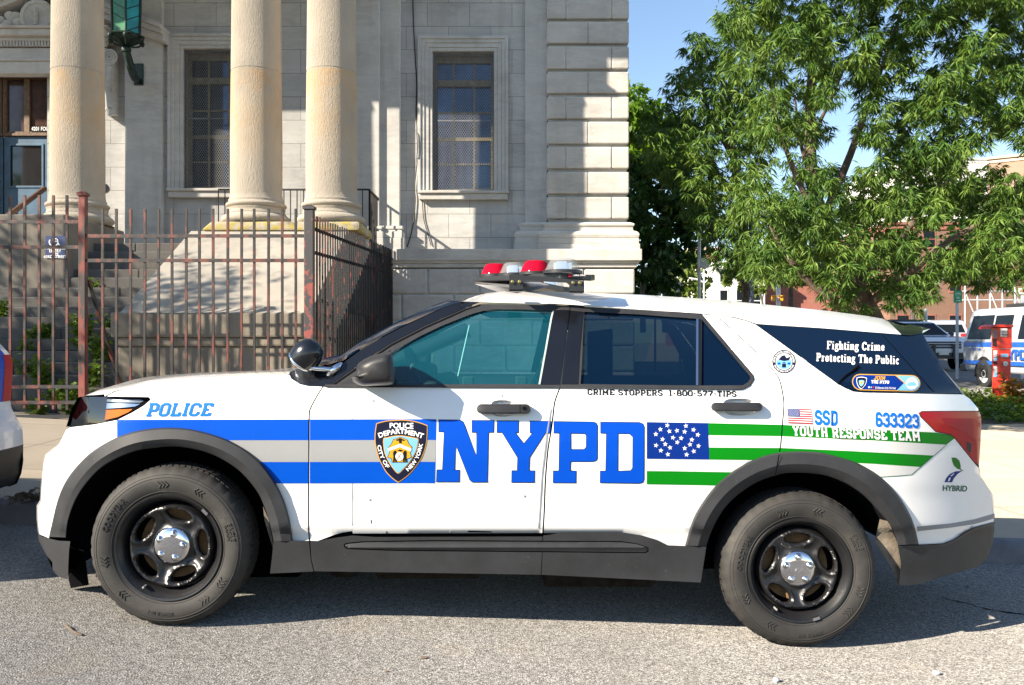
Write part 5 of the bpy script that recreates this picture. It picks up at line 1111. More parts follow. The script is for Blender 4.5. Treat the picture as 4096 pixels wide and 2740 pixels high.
# flag
fl = lambda u, v: on_quad([(u, 1-v)], ((3149, 1634), (3246.5, 1637), (3152, 1692), (3250, 1696)))[0]
FB = decal('flag', [[fl(0, 0), fl(1, 0), fl(1, 1), fl(0, 1)]], 'white_vinyl', QP, off=-.003)
decal('flag_stripe', [[fl(0, 2*k/13), fl(1, 2*k/13), fl(1, (2*k+1)/13), fl(0, (2*k+1)/13)] for k in range(7)], 'red_vinyl', FB, off=-.0042)
fc = decal('flag_field', [[fl(0, 0), fl(.49, 0), fl(.49, .54), fl(0, .54)]], 'canton_blue', FB, off=-.0054)
dots = []
for r in range(9):
    for k in range(6 - r % 2): cx, cy = fl(.04+.082*k+.041*(r % 2), .055+.054*r); dots.append([(cx+1.3*math.cos(i*1.05), cy+1.3*math.sin(i*1.05)) for i in range(6)])
decal('flag_star', dots, 'white_vinyl', fc, off=-.0064, g=None)['kind'] = 'stuff'
# fuel flap line
fo = [C(2924, 1150, p)[0] for p in []]
fd = spl(C(2924, 1150, [(805, 1050), (815, 1010), (850, 996), (960, 993), (1050, 998), (1090, 1030), (1110, 1100), (1125, 1170), (1115, 1205), (1080, 1216), (960, 1215), (870, 1210), (835, 1190), (815, 1120)]), 4, True)
decal('fuel_flap', [fd], 'seam_black', QP, neg=[grow(fd, -1.6)], off=-.0056, g=None)
# shield
SH = spl(c6([(1010, 157), (1060, 160), (1120, 170), (1175, 185), (1220, 203)]), 3)+spl(c6([(1220, 203), (1219, 270), (1213, 340), (1195, 410), (1170, 470), (1130, 530), (1080, 590), (1035, 628), (985, 662)]), 3)[1:]+spl(c6([(985, 662), (940, 630), (890, 580), (857, 525), (830, 470), (808, 395), (797, 320), (800, 250), (810, 186)]), 3)[1:]+spl(c6([(810, 186), (860, 172), (910, 163), (1010, 157)]), 3)[1:-1]
s0 = decal('shield', [SH], 'gold_vinyl', FD, off=-.0036, g=14); s1 = decal('field', [grow(SH, -3.2)], 'navy_vinyl', s0, off=-.0046, g=14)
IN = spl(c6([(865, 310), (900, 298), (940, 288), (1000, 283), (1060, 290), (1110, 300), (1147, 312), (1143, 360), (1130, 410), (1100, 465), (1070, 510), (1030, 552), (985, 590), (940, 545), (910, 500), (885, 450), (870, 400)]), 3, True)
s2 = decal('inner_shield', [IN], 'gold_vinyl', s0, off=-.0056, g=14); decal('sky', [grow(IN, -3)], 'sky_vinyl', s2, off=-.0066, g=14)
CR = c6([(905, 380), (930, 350), (945, 315), (975, 305), (1000, 295), (1030, 303), (1060, 318), (1072, 350), (1098, 375), (1085, 420), (1092, 460), (1055, 475), (1052, 500), (935, 500), (930, 470), (898, 460), (915, 420)])
cb = decal('crest', [CR], 'navy_vinyl', s2, off=-.0076, g=14); decal('crest', [grow(CR, -2.2)], 'gold_vinyl', cb, off=-.0086, g=14)
decal('crest_band', [c6([(900, 388), (1000, 352), (1092, 390), (1088, 412), (1000, 376), (905, 410)])], 'white_vinyl', cb, off=-.0096, g=None)
dk = [c6([(990, 305), (1012, 305), (1010, 345), (992, 345)])]+[c6([(x0-4+sx*0, 408), (x0+8, 402), (x0+16, 415), (x0+14, 455), (x0+18, 495), (x0+8, 495), (x0+4, 460), (x0-2, 495), (x0-12, 495), (x0-8, 450), (x0-12, 425)]) for x0, sx in ((955, 1), (1035, 1))]+[c6([(965, 318), (990, 310), (1012, 310), (1038, 318), (1030, 326), (1000, 318), (972, 326)])]+[c6([(975, 402), (1000, 396), (1025, 402), (1000, 412)])]
decal('crest_figures', dk, 'black_vinyl', cb, off=-.0106, g=None)
rc, rcy = c6([(995, 452)])[0]
decal('crest_disc', [[(rc+16*math.cos(k*.4), rcy+17*math.sin(k*.4)) for k in range(16)]], 'white_vinyl', cb, off=-.0112, g=None, neg=[[(rc-9, rcy-12), (rc-6, rcy-13), (rc+10, rcy+11), (rc+7, rcy+13)], [(rc+9, rcy-12), (rc+6, rcy-13), (rc-10, rcy+11), (rc-7, rcy+13)]])
plain_text('lettering', 'POLICE', c6([(915, 182), (1107, 182), (915, 222), (1107, 230)]), 'white_vinyl', s0, off=-.0062, bold=.03)
def arc_text(name, s, poly, h, mat, parent, off, bold=.03, sp_=1.0):
    """letters standing along a polyline (S pixels), baseline on it"""
    V, F = text2d(s, bold, 3); k = h/.73; L = V[:, 0].max()*k
    a = np.array(poly, float); d = np.r_[0, np.cumsum(np.linalg.norm(np.diff(a, axis=0), axis=1))]; f = d[-1]/L if sp_ else 1; out = []
    for x, y in V:
        t = x*k*f; px_ = np.interp(t, d, a[:, 0]); py_ = np.interp(t, d, a[:, 1]); e = 1.0
        t2 = min(t+e, d[-1]); t1 = max(t-e, 0); dx = np.interp(t2, d, a[:, 0])-np.interp(t1, d, a[:, 0]); dy = np.interp(t2, d, a[:, 1])-np.interp(t1, d, a[:, 1]); l = math.hypot(dx, dy)
        out.append((px_+dy/l*y*k, py_-dx/l*y*k))
    return mesh_obj(name, surf(out, off), F, MATS[mat], parent)
arc_text('lettering', 'DEPARTMENT', spl(c6([(832, 304), (900, 282), (1000, 268), (1100, 284), (1182, 308)]), 6), 20, 'white_vinyl', s0, -.0062)
arc_text('lettering', 'CITY OF', spl(c6([(818, 362), (832, 430), (860, 492), (893, 548)]), 6), 15, 'white_vinyl', s0, -.0062)
arc_text('lettering', 'NEW YORK', spl(c6([(1063, 572), (1115, 520), (1155, 450), (1183, 350)]), 6), 15, 'white_vinyl', s0, -.0062)
# round school-safety badge
def disc(cx, cy, r, n=40, e=1.0): return [(cx+r*math.cos(2*math.pi*k/n), cy+r*e*math.sin(2*math.pi*k/n)) for k in range(n)]
bx, by = 3136, 1446
b0 = decal('round_badge', [disc(bx, by, 47)], 'navy_vinyl', QP, off=-.003, g=14)
decal('badge_ring', [disc(bx, by, 33)], 'white_vinyl', b0, off=-.004, g=14, neg=[disc(bx, by, 31.5)]); decal('badge_field', [disc(bx, by, 31.5)], 'sky_vinyl', b0, off=-.004, g=14); decal('badge_sky', [[(bx-24, by-20), (bx-8, by-30), (bx+12, by-30), (bx+26, by-16), (bx+28, by-8), (bx-28, by-8)]], 'pale_vinyl', b0, off=-.0046, g=None)
decal('badge_sea', [[(bx-31, by), (bx+31, by), (bx+27, by+16), (bx+14, by+28), (bx-14, by+28), (bx-27, by+16)]], 'sky_vinyl', b0, off=-.005, g=None)
decal('badge_figures', [[(bx-22, by-8), (bx-10, by-22), (bx+2, by-26), (bx+10, by-14), (bx+26, by-20), (bx+20, by-6), (bx, by-2)], [(bx-8, by+8), (bx+8, by+8), (bx+8, by+24), (bx-8, by+24)]], 'navy_vinyl', b0, off=-.006, g=None)
decal('badge_building', [[(bx-26, by+4), (bx-14, by+4), (bx-14, by+12), (bx-26, by+12)], [(bx+14, by+4), (bx+26, by+4), (bx+26, by+12), (bx+14, by+12)], [(bx-6, by+2), (bx+6, by+2), (bx+6, by+6), (bx-6, by+6)]], 'letter_blue', b0, off=-.006, g=None)
arc_text('lettering', 'NYPD SCHOOL SAFETY DIVISION', [(bx+36*math.cos(a), by+36*math.sin(a)) for a in np.linspace(R(175), R(365), 40)], 7.5, 'white_vinyl', b0, -.0045, .02)
arc_text('lettering', 'PROTECTING OUR FUTURE', [(bx+43*math.cos(a), by+43*math.sin(a)) for a in np.linspace(R(160), R(20), 40)], 7, 'white_vinyl', b0, -.0045, .02)
# words and badge on the rear quarter glass
lettering('lettering', 'Fighting Crime', ((3308, 1364), (3540, 1371), (3307, 1396), (3539, 1403)), 'white_vinyl', QG, off=.0005, font='serif', extra=.12)
lettering('lettering', 'Protecting The Public', ((3266, 1412), (3598, 1424), (3265, 1444), (3597, 1457)), 'white_vinyl', QG, off=.0005, font='serif', extra=.12)
qd = ((3407, 1495), (3681, 1501), (3409, 1560), (3682, 1567))
def rr(q, inset=0):
    n = 8; W = 274; h = 66; r = h/2-inset; pts = [(1-(h/2)/W+(r*math.sin(math.pi*k/n))/W, .5+(r*math.cos(math.pi*k/n))/h) for k in range(n+1)]+[((h/2)/W-(r*math.sin(math.pi*k/n))/W, .5-(r*math.cos(math.pi*k/n))/h) for k in range(n+1)]
    return on_quad(pts, q)
j0 = decal('recruiting_badge', [rr(qd)], 'gold_vinyl', QG, off=.001, g=14); decal('badge_field', [rr(qd, 3.5)], 'canton_blue', j0, off=.0, g=14)
tip = on_quad([(.62, 1), (.76, .5), (.64, 0)], qd)
decal('badge_end', [rr(qd, 3.5)], 'sky_vinyl', j0, off=-.001, g=14, neg=[[(3300, 1480)]+tip+[(3300, 1600)]])
decal('badge_line', [[tip[0], tuple(np.array(tip[0])+(6, 0)), tuple(np.array(tip[1])+(6, 0)), tuple(np.array(tip[2])+(6, 0)), tip[2], tip[1]]], 'gold_vinyl', j0, off=-.002, g=None, neg=[])
ms = np.array(SH); mc = ms.mean(0); k = 44/252
mini = lambda s_, oy=0: [tuple(np.array([3446, 1528+oy])+(p-mc)*np.array([k*1.0, k])*s_) for p in ms]
decal('badge_shield', [mini(1.12)], 'white_vinyl', j0, off=-.002, g=None); decal('badge_shield', [mini(1.0)], 'navy_vinyl', j0, off=-.003, g=None); decal('badge_shield', [mini(.58, 3)], 'sky_vinyl', j0, off=-.004, g=None); decal('badge_shield', [mini(.3, 2)], 'gold_vinyl', j0, off=-.005, g=None)
lettering('lettering', 'JOIN', ((3497, 1504), (3544, 1505), (3495, 1519), (3542, 1520)), 'gold_vinyl', j0, off=-.003)
lettering('lettering', 'THE NYPD', ((3486, 1521), (3558, 1523), (3485, 1533), (3557, 1535)), 'white_vinyl', j0, off=-.003, t=1.2)
plain_text('lettering', '212 Recruit: (212) 733-7645', ((3500, 1546), (3583, 1549), (3500, 1554), (3583, 1557)), 'white_vinyl', j0, off=-.003, bold=.01)
for i, mt in enumerate(('white_vinyl', 'sky_vinyl', 'red_vinyl')): decal('icon', [disc(3476+9*i, 1549, 3.4, 12)], mt, j0, off=-.003, g=None)
decal('badge_roundel', [disc(3647, 1534, 24, 32)], 'white_vinyl', j0, off=-.003, g=None)
# cable lying on the quarter glass
mb = MB(); mb.tube([sp(x, y, -.008) for x, y in [(3353, 1536), (3362, 1522), (3385, 1500), (3415, 1480)]], .004, 6); mb.tube([sp(x, y, -.010) for x, y in [(3415, 1480), (3434, 1463)]], .007, 8); mb.build('aerial_lead', MATS['liner_black'], QG, smooth=60)
# ---- wheels ----
def tyre_prof():
    return [(.238, .045), (.246, .028), (.256, .018), (.285, .006), (.318, .0), (.340, .006), (.356, .018), (.368, .030), (.376, .044), (.380, .062), (.3812, .10)]
def wheel(label_cx, cy, Yf, a0, steer=0.0, far_=False):
    c = Vector(P(label_cx, cy, Yf)); Mx = Matrix.Translation(c) @ Matrix.Rotation(steer, 4, 'Z')
    wl = empty('w', c); wl.name = 'wheel'; WM[wl.name] = Matrix.Translation(c); wl.parent = CAR; wl.matrix_parent_inverse = WM[CAR.name].inverted()
    W = .255; N_ = 160
    def mk(name, mb, mat, smooth=40, parent=wl):
        V = [tuple(Mx @ Vector(v)) for v in mb.V]; return mesh_obj(name, V, mb.F, MATS[mat], parent, smooth=smooth)
    pr = tyre_prof(); full = pr+[(r, W-h) for r, h in pr[::-1]]
    mb = MB(); mb.lathe(full, (0, 0, 0), 'Y', N_)
    n = N_
    for i, (r, h) in enumerate(full):     # tread blocks cut into the shoulders
        if r > .366:
            for k in range(n):
                if k % 4 == 0:
                    x, y, z = mb.V[i*n+k]; q = (r-.0035)/r; mb.V[i*n+k] = (x*q, y+(.002 if h < .06 else 0), z*q)
    ty = mk('tyre', mb, 'tyre_rubber', 30)
    mb = MB(); mb.lathe([(.3822, .08), (.3822, .175)], (0, 0, 0), 'Y', N_)
    for yy in (.092, .128, .162): pass
    # tread bars on the crown
    for k in range(80):
        a = 2*math.pi*k/80
        for (h0, h1, da) in ((.066, .098, .02), (.104, .150, -.02), (.156, .19, .02)):
            b = [(r*math.cos(a+d), h, r*math.sin(a+d)) for h, dd in ((h0, 0), (h1, da)) for r, d in ((.380, dd), (.38355, dd))]
            a2 = a+.055; b2 = [(r*math.cos(a2+d), h, r*math.sin(a2+d)) for h, dd in ((h0, 0), (h1, da)) for r, d in ((.380, dd), (.38355, dd))]
            mb.add(b+b2, [(0, 1, 3, 2), (4, 6, 7, 5), (0, 4, 5, 1), (2, 3, 7, 6), (1, 5, 7, 3), (0, 2, 6, 4)])
    mk('tread', mb, 'tyre_dark', None if False else 30, ty)
    # sidewall rings and lettering
    def sw(r): return float(np.interp(r, [p[0] for p in pr], [p[1] for p in pr]))
    mb = MB()
    for r in (.2665, .3335, .346): mb.lathe([(r-.0016, sw(r-.0016)), (r, sw(r)-.0022), (r+.0016, sw(r+.0016))], (0, 0, 0), 'Y', 96)
    def arc(s, rb, h, am, bold=.02):
        V, F = text2d(s, bold, 2); k = h/.73; w_ = V[:, 0].max()*k; out = []
        for x, y in V:
            r = rb+y*k; a = am-(x*k-w_/2)/(rb+h/2); out.append((r*math.cos(a), sw(r)-.0034, r*math.sin(a)))
        n0 = len(out); B = bedges(F); mb.add(out+[(x, y+.004, z) for x, y, z in out], [tuple(f) for f in F]+[(b, a, a+n0, b+n0) for a, b in B])
    for s, rb, h, am in (('GOODYEAR', .293, .024, a0+R(162)), ('EAGLE', .298, .022, a0+R(28)), ('ENFORCER', .282, .011, a0+R(28)), ('255/60R18 108V', .305, .013, a0+R(-82))): arc(s, rb, h, am)
    for k, ac in enumerate((a0+R(112), a0+R(70), a0+R(-15), a0+R(-45), a0+R(-115), a0+R(-158))):
        for j in range(3):
            for s_ in (1, -1):
                q = [(.288, .0), (.312, .05*s_)] if True else 0
                da = .055*j*(1 if k % 2 else -1)
                p = []
                for (r, a) in ((.286, 0), (.301, .045), (.316, 0)):
                    p.append((r, ac+da+a*(1 if k % 2 else -1)))
                if s_ == 1: mb.tube([(r*math.cos(a), sw(r)-.001, r*math.sin(a)) for r, a in p], .0032, 5)
    mk('sidewall_lettering', mb, 'tyre_rubber', 40, ty)
    # steel rim
    rm = MB(); rm.lathe([(.240, .040), (.252, .030), (.256, .016), (.252, .010), (.244, .012), (.238, .024), (.228, .034), (.222, .052), (.214, .060), (.210, .10), (.208, .22)], (0, 0, 0), 'Y', 72)
    rim = mk('rim', rm, 'black_steel', 40)
    hs = []
    for k in range(5):
        a = a0+R(90)+k*2*math.pi/5; ca, sa = math.cos(a), math.sin(a); h = []
        for j in range(44):
            t = 2*math.pi*j/44; rr_ = .147+.030*math.cos(t)*(1+.12*math.cos(t)); tt = .062*math.sin(t)*(1+.16*math.cos(t)); h.append((rr_*ca-tt*sa, rr_*sa+tt*ca))
        hs.append(h)
    V, F = region([[(.206*math.cos(2*math.pi*k/60), .206*math.sin(2*math.pi*k/60)) for k in range(60)]], hs, .0075)
    V = V; r = np.hypot(V[:, 0], V[:, 1]); th = np.arctan2(V[:, 1], V[:, 0])
    dish = np.interp(r, [0, .08, .10, .125, .165, .180, .192, .206], [.062, .064, .070, .062, .050, .038, .042, .072])
    d = np.full(len(V), 9.)
    for h in hs:
        hh = np.array(h)
        for j in range(len(hh)): d = np.minimum(d, np.hypot(V[:, 0]-hh[j, 0], V[:, 1]-hh[j, 1]))
    dish = dish-.007*np.exp(-((d-.012)/.009)**2)+.008*np.exp(-(d/.007)**2)
    ph = np.cos((th-a0-R(90))*5)      # +1 on the holes, -1 on the spokes
    dish += .012*np.clip(-ph, 0, 1)*np.exp(-((r-.125)/.03)**2)
    mb = MB(); n = len(V); A = [(x, z, y) for (x, y), z in zip(V, dish)]; B = bedges(F); mb.add(A+[(x, z+.022, y) for x, z, y in A], [tuple(f) for f in F]+[(b, a, a+n, b+n) for a, b in B]); mk('disc', mb, 'black_steel', 50, rim)
    mb = MB(); mb.lathe([(.0, .12), (.20, .12)], (0, 0, 0), 'Y', 40); mk('drum', mb, 'liner_black', 40, rim)
    mb = MB(); mb.lathe([(.085, .12), (.165, .112), (.165, .118)], (0, 0, 0), 'Y', 40); mk('brake_disc', mb, 'rust', 40)
    mb = MB(); mb.lathe([(.088, .068), (.0885, .058), (.085, .052), (.07, .046), (.04, .042), (.001, .041)], (0, 0, 0), 'Y', 48)
    cap = mk('hub_cap', mb, 'chrome', 50)
    mb = MB()
    for k in range(5):
        a = a0+R(90)+k*2*math.pi/5; cx, cz = .059*math.cos(a), .059*math.sin(a)
        mb.lathe([(.019, .048), (.017, .042), (.0125, .040), (.0115, .034), (.008, .029), (.001, .028)], (cx, 0, cz), 'Y', 20)
    mk('lug_nut', mb, 'chrome', 50, cap)['kind'] = 'stuff'
    mb = MB(); mb.lathe([(.020, .0425), (.021, .0405), (.0222, .0425)], (0, 0, 0), 'Y', 28)
    mb.V = [(x*1.0, y, z*.45) for x, y, z in mb.V]; e = Matrix.Rotation(-a0-R(35), 4, 'Y'); mb.V = [tuple(e @ Vector(v)) for v in mb.V]; mk('emblem', mb, 'chrome', 50, cap)
    mb = MB(); a = a0+R(58) if steer else R(-72); mb.hexa([(.25*math.cos(a-.07), .004, .25*math.sin(a-.07)), (.25*math.cos(a+.07), .004, .25*math.sin(a+.07)), (.236*math.cos(a+.07), .006, .236*math.sin(a+.07)), (.236*math.cos(a-.07), .006, .236*math.sin(a-.07))], [(.252*math.cos(a-.07), .022, .252*math.sin(a-.07)), (.252*math.cos(a+.07), .022, .252*math.sin(a+.07)), (.236*math.cos(a+.07), .022, .236*math.sin(a+.07)), (.236*math.cos(a-.07), .022, .236*math.sin(a-.07))]); mk('balance_weight', mb, 'chrome', 20, rim)
    mb = MB(); a = R(-122); mb.tube([(.222*math.cos(a), .05, .222*math.sin(a)), (.222*math.cos(a), .012, .222*math.sin(a))], .005, 8); mk('valve', mb, 'grey_vinyl', 40, rim)
    return wl
WH = [wheel(668, 2193, 4.12, R(-14), R(1)), wheel(3206, 2287, 4.25, 0, 0)]
for wl in WH:     # far wheels: copies turned round, with all their parts
    r = wl.copy(); COL.objects.link(r); r.location = (wl.location[0], 2*(5.17+.0333*wl.location[0])-wl.location[1], wl.location[2]); r.rotation_euler = (0, 0, math.pi)
    def rec(o, par_):
        for ch in list(o.children):
            if ch.name.startswith(('sidewall', 'balance', 'valve', 'emblem', 'lug')): continue
            cpy = ch.copy(); COL.objects.link(cpy); mi_ = ch.matrix_parent_inverse.copy(); cpy.parent = par_; cpy.matrix_parent_inverse = mi_; rec(ch, cpy)
    rec(wl, r)
# ---- light bar on the roof ----
plain('bar_black', (.016, .017, .019), .4, var=.2); plain('bar_silver', (.42, .42, .43), .4, .7, var=.1); plain('brass_bolt', (.55, .42, .16), .3, 1)
LB = empty('l', P(2186, 1165, 4.7)); LB.name = 'light_bar'; WM[LB.name] = Matrix.Translation(P(2186, 1165, 4.7)); LB.parent = CAR; LB.matrix_parent_inverse = WM[CAR.name].inverted()
DM = [(2251, 1086, 4.50, 'clear_dome', .094), (2143, 1092, 4.70, 'red_dome', .084), (2057, 1098, 4.90, 'clear_dome', .084), (1982, 1101, 5.12, 'red_dome', .086)]
near = [(P(2366, 1102, 4.45), P(2366, 1124, 4.45)), (P(2240, 1090, 4.42), P(2240, 1116, 4.42)), (P(2120, 1096, 4.62), P(2120, 1120, 4.62)), (P(1935, 1105, 4.98), P(1935, 1124, 4.98)), (P(1887, 1116, 5.1), P(1887, 1128, 5.1))]
mb = MB(); T_ = [a for a, b in near]; B_ = [b for a, b in near]; back = [(2380, 4.62), (2300, 4.68), (2215, 4.82), (2110, 5.02), (2090, 5.1)]
Tb = [P(x, 1098, Y) for x, Y in back]; Bb = [P(x, 1122, Y) for x, Y in back]
for far_ in (0, 1):
    g = (lambda L_: [tuple(v) for v in mirr(L_)]) if far_ else (lambda L_: L_)
    a, b, c, d = g(T_), g(B_), g(Tb), g(Bb); n = 5
    V = a+b+c+d; F = []
    for i in range(4):
        F += [(i, i+1, n+i+1, n+i), (i, 2*n+i, 2*n+i+1, i+1), (2*n+i, 3*n+i, 3*n+i+1, 2*n+i+1), (n+i, n+i+1, 3*n+i+1, 3*n+i)]
    F += [(0, n, 3*n, 2*n), (4, 2*n+4, 3*n+4, n+4)]
    mb.add(V, F)
mb.build('base', MATS['bar_black'], LB, bevel=.006)
mb = MB(); V = [P(1892, 1128, 5.08), P(2036, 1126, 4.95), P(2036, 1150, 4.75), P(2200, 1140, 5.1), P(2160, 1128, 5.3)]; mb.add(V, [(0, 1, 2), (1, 3, 2), (0, 4, 3, 1)]); mb.add(mirr(V), [(0, 2, 1), (1, 2, 3)]); mb.build('underside', MATS['bar_silver'], LB)
for i, (x, y, Y, mt, r) in enumerate(DM):
    for far_ in ((0, 1) if i < 3 else (0,)):
        c = np.array([P(x, y, Y)]); c = mirr(c)[0] if far_ else c[0]
        mb = MB(); mb.lathe([(r, 0), (r*1.0, .004), (r*.90, .022), (r*.78, .046), (r*.70, .058), (r*.62, .0635), (r*.5, .066), (.001, .066)], c, 'Z', 28); d_ = mb.build('dome', MATS[mt], LB, smooth=50)
        mb = MB(); mb.lathe([(r*.5, .004), (r*.42, .05), (0, .052)], c, 'Z', 4, a0=.5, a1=.5+2*math.pi); mb.box(c[0]-r*.5, c[0]+r*.5, c[1]-.004, c[1]+.004, c[2]+.004, c[2]+.045); mb.build('reflector', MATS['chrome' if mt == 'clear_dome' else 'red_dome'], d_)
        mb = MB(); mb.lathe([(r*1.08, -.012), (r*1.08, .002), (r*.98, .006)], c, 'Z', 28); mb.build('collar', MATS['bar_black'], LB, smooth=40)
Yb = 4.415
poly = [(2037, 1098), (2085, 1098), (2100, 1103), (2200, 1107), (2330, 1124), (2335, 1130), (2335, 1171), (2277, 1171), (2277, 1140), (2266, 1131), (2104, 1122), (2094, 1131), (2093, 1140), (2093, 1165), (2037, 1165)]
for far_ in (0, 1):
    mb = MB(); V, F = region([poly], ()); A = [P(x, y, Yb) for x, y in V]; B2 = [P(x, y, Yb) for x, y in V]; A2 = [(p[0], p[1]+.006, p[2]) for p in A]; n = len(A); E_ = bedges(F)
    Vv = A+A2; Ff = [tuple(f) for f in F]+[(c+n, b+n, a+n) for a, b, c in F]+[(b, a, a+n, b+n) for a, b in E_]
    if far_: Vv = mirr(Vv); Ff = [f[::-1] for f in Ff]
    mb.add(Vv, Ff)
    for x in (2037, 2277):
        q = [P(x, 1163 if x < 2100 else 1170, Yb), P(x+57, 1163 if x < 2100 else 1171, Yb)]; b = [(q[0][0], Yb, q[0][2]), (q[1][0], Yb, q[1][2]), (q[1][0], Yb+.09, q[1][2]), (q[0][0], Yb+.09, q[0][2])]; b = [tuple(v) for v in mirr(b)] if far_ else b; mb.hexa(b, [(v[0], v[1], v[2]+.006) for v in b])
    mb.build('bracket', MATS['bar_black'], LB)
mb = MB()
for x, y in ((2050, 1127), (2078, 1127), (2292, 1131), (2319, 1131)): p = P(x, y, Yb-.004); mb.lathe([(.009, 0), (.009, -.006), (.001, -.008)], p, 'Y', 8)
mb.build('bolt', MATS['brass_bolt'], LB)['kind'] = 'stuff'
mb = MB(); a, b = P(2272, 1095, 4.418), P(2286, 1107, 4.418); mb.box(a[0], b[0], 4.416, 4.419, b[2], a[2]); mb.build('maker_mark', MATS['red_vinyl'], LB)
V, F = text2d('FEDERAL SIGNAL', .01, 2); k = .066/V[:, 0].max(); o = P(2290, 1104, 4.417); mesh_obj('lettering', [(o[0]+x*k, 4.417, o[2]+y*k*1.3) for x, y in V], F, MATS['white_vinyl'], LB)
# ================= trees and plants =================
def m_leaf(name, c1, c2, c3, trans=.35, scale=1.2, rough=.45):
    s = N(name); n = s.noise(scale, 3, .6); n2 = s.noise(11, 2, .5); mm = s.mix(.5, n, n2)
    col = s.ramp(mm, [(.36, c1), (.5, c2), (.66, c3)])
    s.base(col, rough, 0, .3)
    t = s.n('ShaderNodeBsdfTranslucent'); tc = s.mix(1.0, col, (1.5, 1.35, .45), 'MULTIPLY'); s.l(tc, t.inputs[0])
    m = s.n('ShaderNodeMixShader'); m.inputs[0].default_value = trans; s.l(s.b.outputs[0], m.inputs[1]); s.l(t.outputs[0], m.inputs[2]); s.l(m.outputs[0], s.out.inputs[0]); return s.m
m_leaf('willow_leaf', (.022, .065, .012), (.075, .145, .022), (.17, .25, .048), .20, 1.6, .55)
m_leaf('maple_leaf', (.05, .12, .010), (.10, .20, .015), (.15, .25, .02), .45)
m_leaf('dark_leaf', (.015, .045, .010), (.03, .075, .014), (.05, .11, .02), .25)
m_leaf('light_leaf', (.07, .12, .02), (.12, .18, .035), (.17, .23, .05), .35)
m_leaf('weed_leaf', (.05, .10, .014), (.10, .17, .02), (.17, .22, .03), .35, 5)
plain('bark', (.13, .095, .07), .9, var=.45, vs=9, bump=.8, bs=30)
plain('grey_bark', (.09, .085, .075), .9, var=.4, vs=7, bump=.7, bs=25)
def leaves(P0, D, L, W, rng):
    n = len(P0); D = D/np.linalg.norm(D, axis=1, keepdims=True)
    up = rng.normal(size=(n, 3)); sd_ = np.cross(D, up); sd_ /= np.linalg.norm(sd_, axis=1, keepdims=True)+1e-9
    mid = P0+D*(L*.45)[:, None]; tip = P0+D*L[:, None]; tip[:, 2] -= L*.18
    V = np.empty((n*4, 3)); V[0::4] = P0; V[1::4] = mid+sd_*W[:, None]; V[2::4] = tip; V[3::4] = mid-sd_*W[:, None]
    return V
def quads_mesh(name, V, mat, parent):
    n = len(V)//4; me = bpy.data.meshes.new(name); me.vertices.add(len(V)); me.vertices.foreach_set('co', V.astype(np.float32).ravel())
    me.loops.add(n*4); me.loops.foreach_set('vertex_index', np.arange(n*4, dtype=np.int32)); me.polygons.add(n); me.polygons.foreach_set('loop_start', np.arange(0, n*4, 4, dtype=np.int32))
    me.materials.append(MATS[mat]); me.update(); me.validate(); o = bpy.data.objects.new(name, me); return link(o, parent)
def inell(x, y, L_, k=26):
    for cx, cy, rx, ry in L_:
        rx += k; ry += k
        if ((x-cx)/rx)**2+((y-cy)/ry)**2 < 1: return True
    return False
def willow(root, outline, gaps, Y, depth, step, limbs, seed, leaf='willow_leaf', ln=(.15, .25), wd=.0125, per=15, layers=3, drop=0.0, rsz=.62, dn=1.0):
    rng = np.random.default_rng(seed); poly = np.array(outline, float); lo = poly.min(0); hi = poly.max(0); cs = []
    for ly in range(layers):
        yy = Y+depth*((ly+.5)/layers-.5)*2
        x = lo[0]
        while x < hi[0]:
            y = lo[1]
            while y < hi[1]:
                q = np.array([[x+rng.uniform(-.6, .6)*step, y+rng.uniform(-.6, .6)*step]])
                if inpoly(q, poly)[0] and not inell(q[0, 0], q[0, 1], gaps) and rng.random() > drop: cs.append(P(q[0, 0], q[0, 1], yy+rng.uniform(-.5, .5)*depth/layers))
                y += step
            x += step
    cs = np.array(cs); PP = []; DD = []; tw = MB()
    ctr = cs.mean(0)
    for c in cs:
        r = step*rsz*Y/FS*rng.uniform(.75, 1.2); k = int(rng.integers(11, 17)*dn)
        out = c-ctr; out[2] = 0; out /= np.linalg.norm(out)+1e-6
        for j in range(k):
            o = rng.normal(size=3); o /= np.linalg.norm(o); o = o*rng.uniform(.35, 1)**.5*np.array([1, 1, .78])*r; o[2] -= .25*np.hypot(o[0], o[1]); tipp = c+o; n = rng.integers(per-4, per+5)
            t = rng.random(n); stem = np.array([o[0]*.5, o[1]*.5, .05])/max(r, .01)*.10+rng.normal(size=3)*.03
            base = tipp+(t-.5)[:, None]*stem*1.6
            a = rng.uniform(0, 2*math.pi, n); d = np.stack([np.cos(a)*.5+o[0]/r*.35, np.sin(a)*.5+o[1]/r*.35, -.62+.7*t**3+rng.normal(size=n)*.15], 1)
            PP.append(base); DD.append(d)
    P0 = np.vstack(PP); D = np.vstack(DD); n = len(P0); L = rng.uniform(*ln, n); W = wd*rng.uniform(.75, 1.25, n)
    quads_mesh('crown', leaves(P0, D, L, W, rng), leaf, root)
    mb = MB()
    for pts, r0, r1 in limbs:
        p = [P(x, y, Y+dy) for x, y, dy in spl([(x, y, dy) for x, y, dy in pts], 5)]; m = len(p); mb.tube(p, [r0+(r1-r0)*i/(m-1) for i in range(m)], 9)
    mb.build('trunk', MATS['bark'], root, smooth=70)
    return n
def tree(name, label, x, y, Y, cat='tree', group=None):
    p = P(x, y, Y); return empty(name, (p[0], p[1], zwalk(p[0], p[1])), label, cat, group)
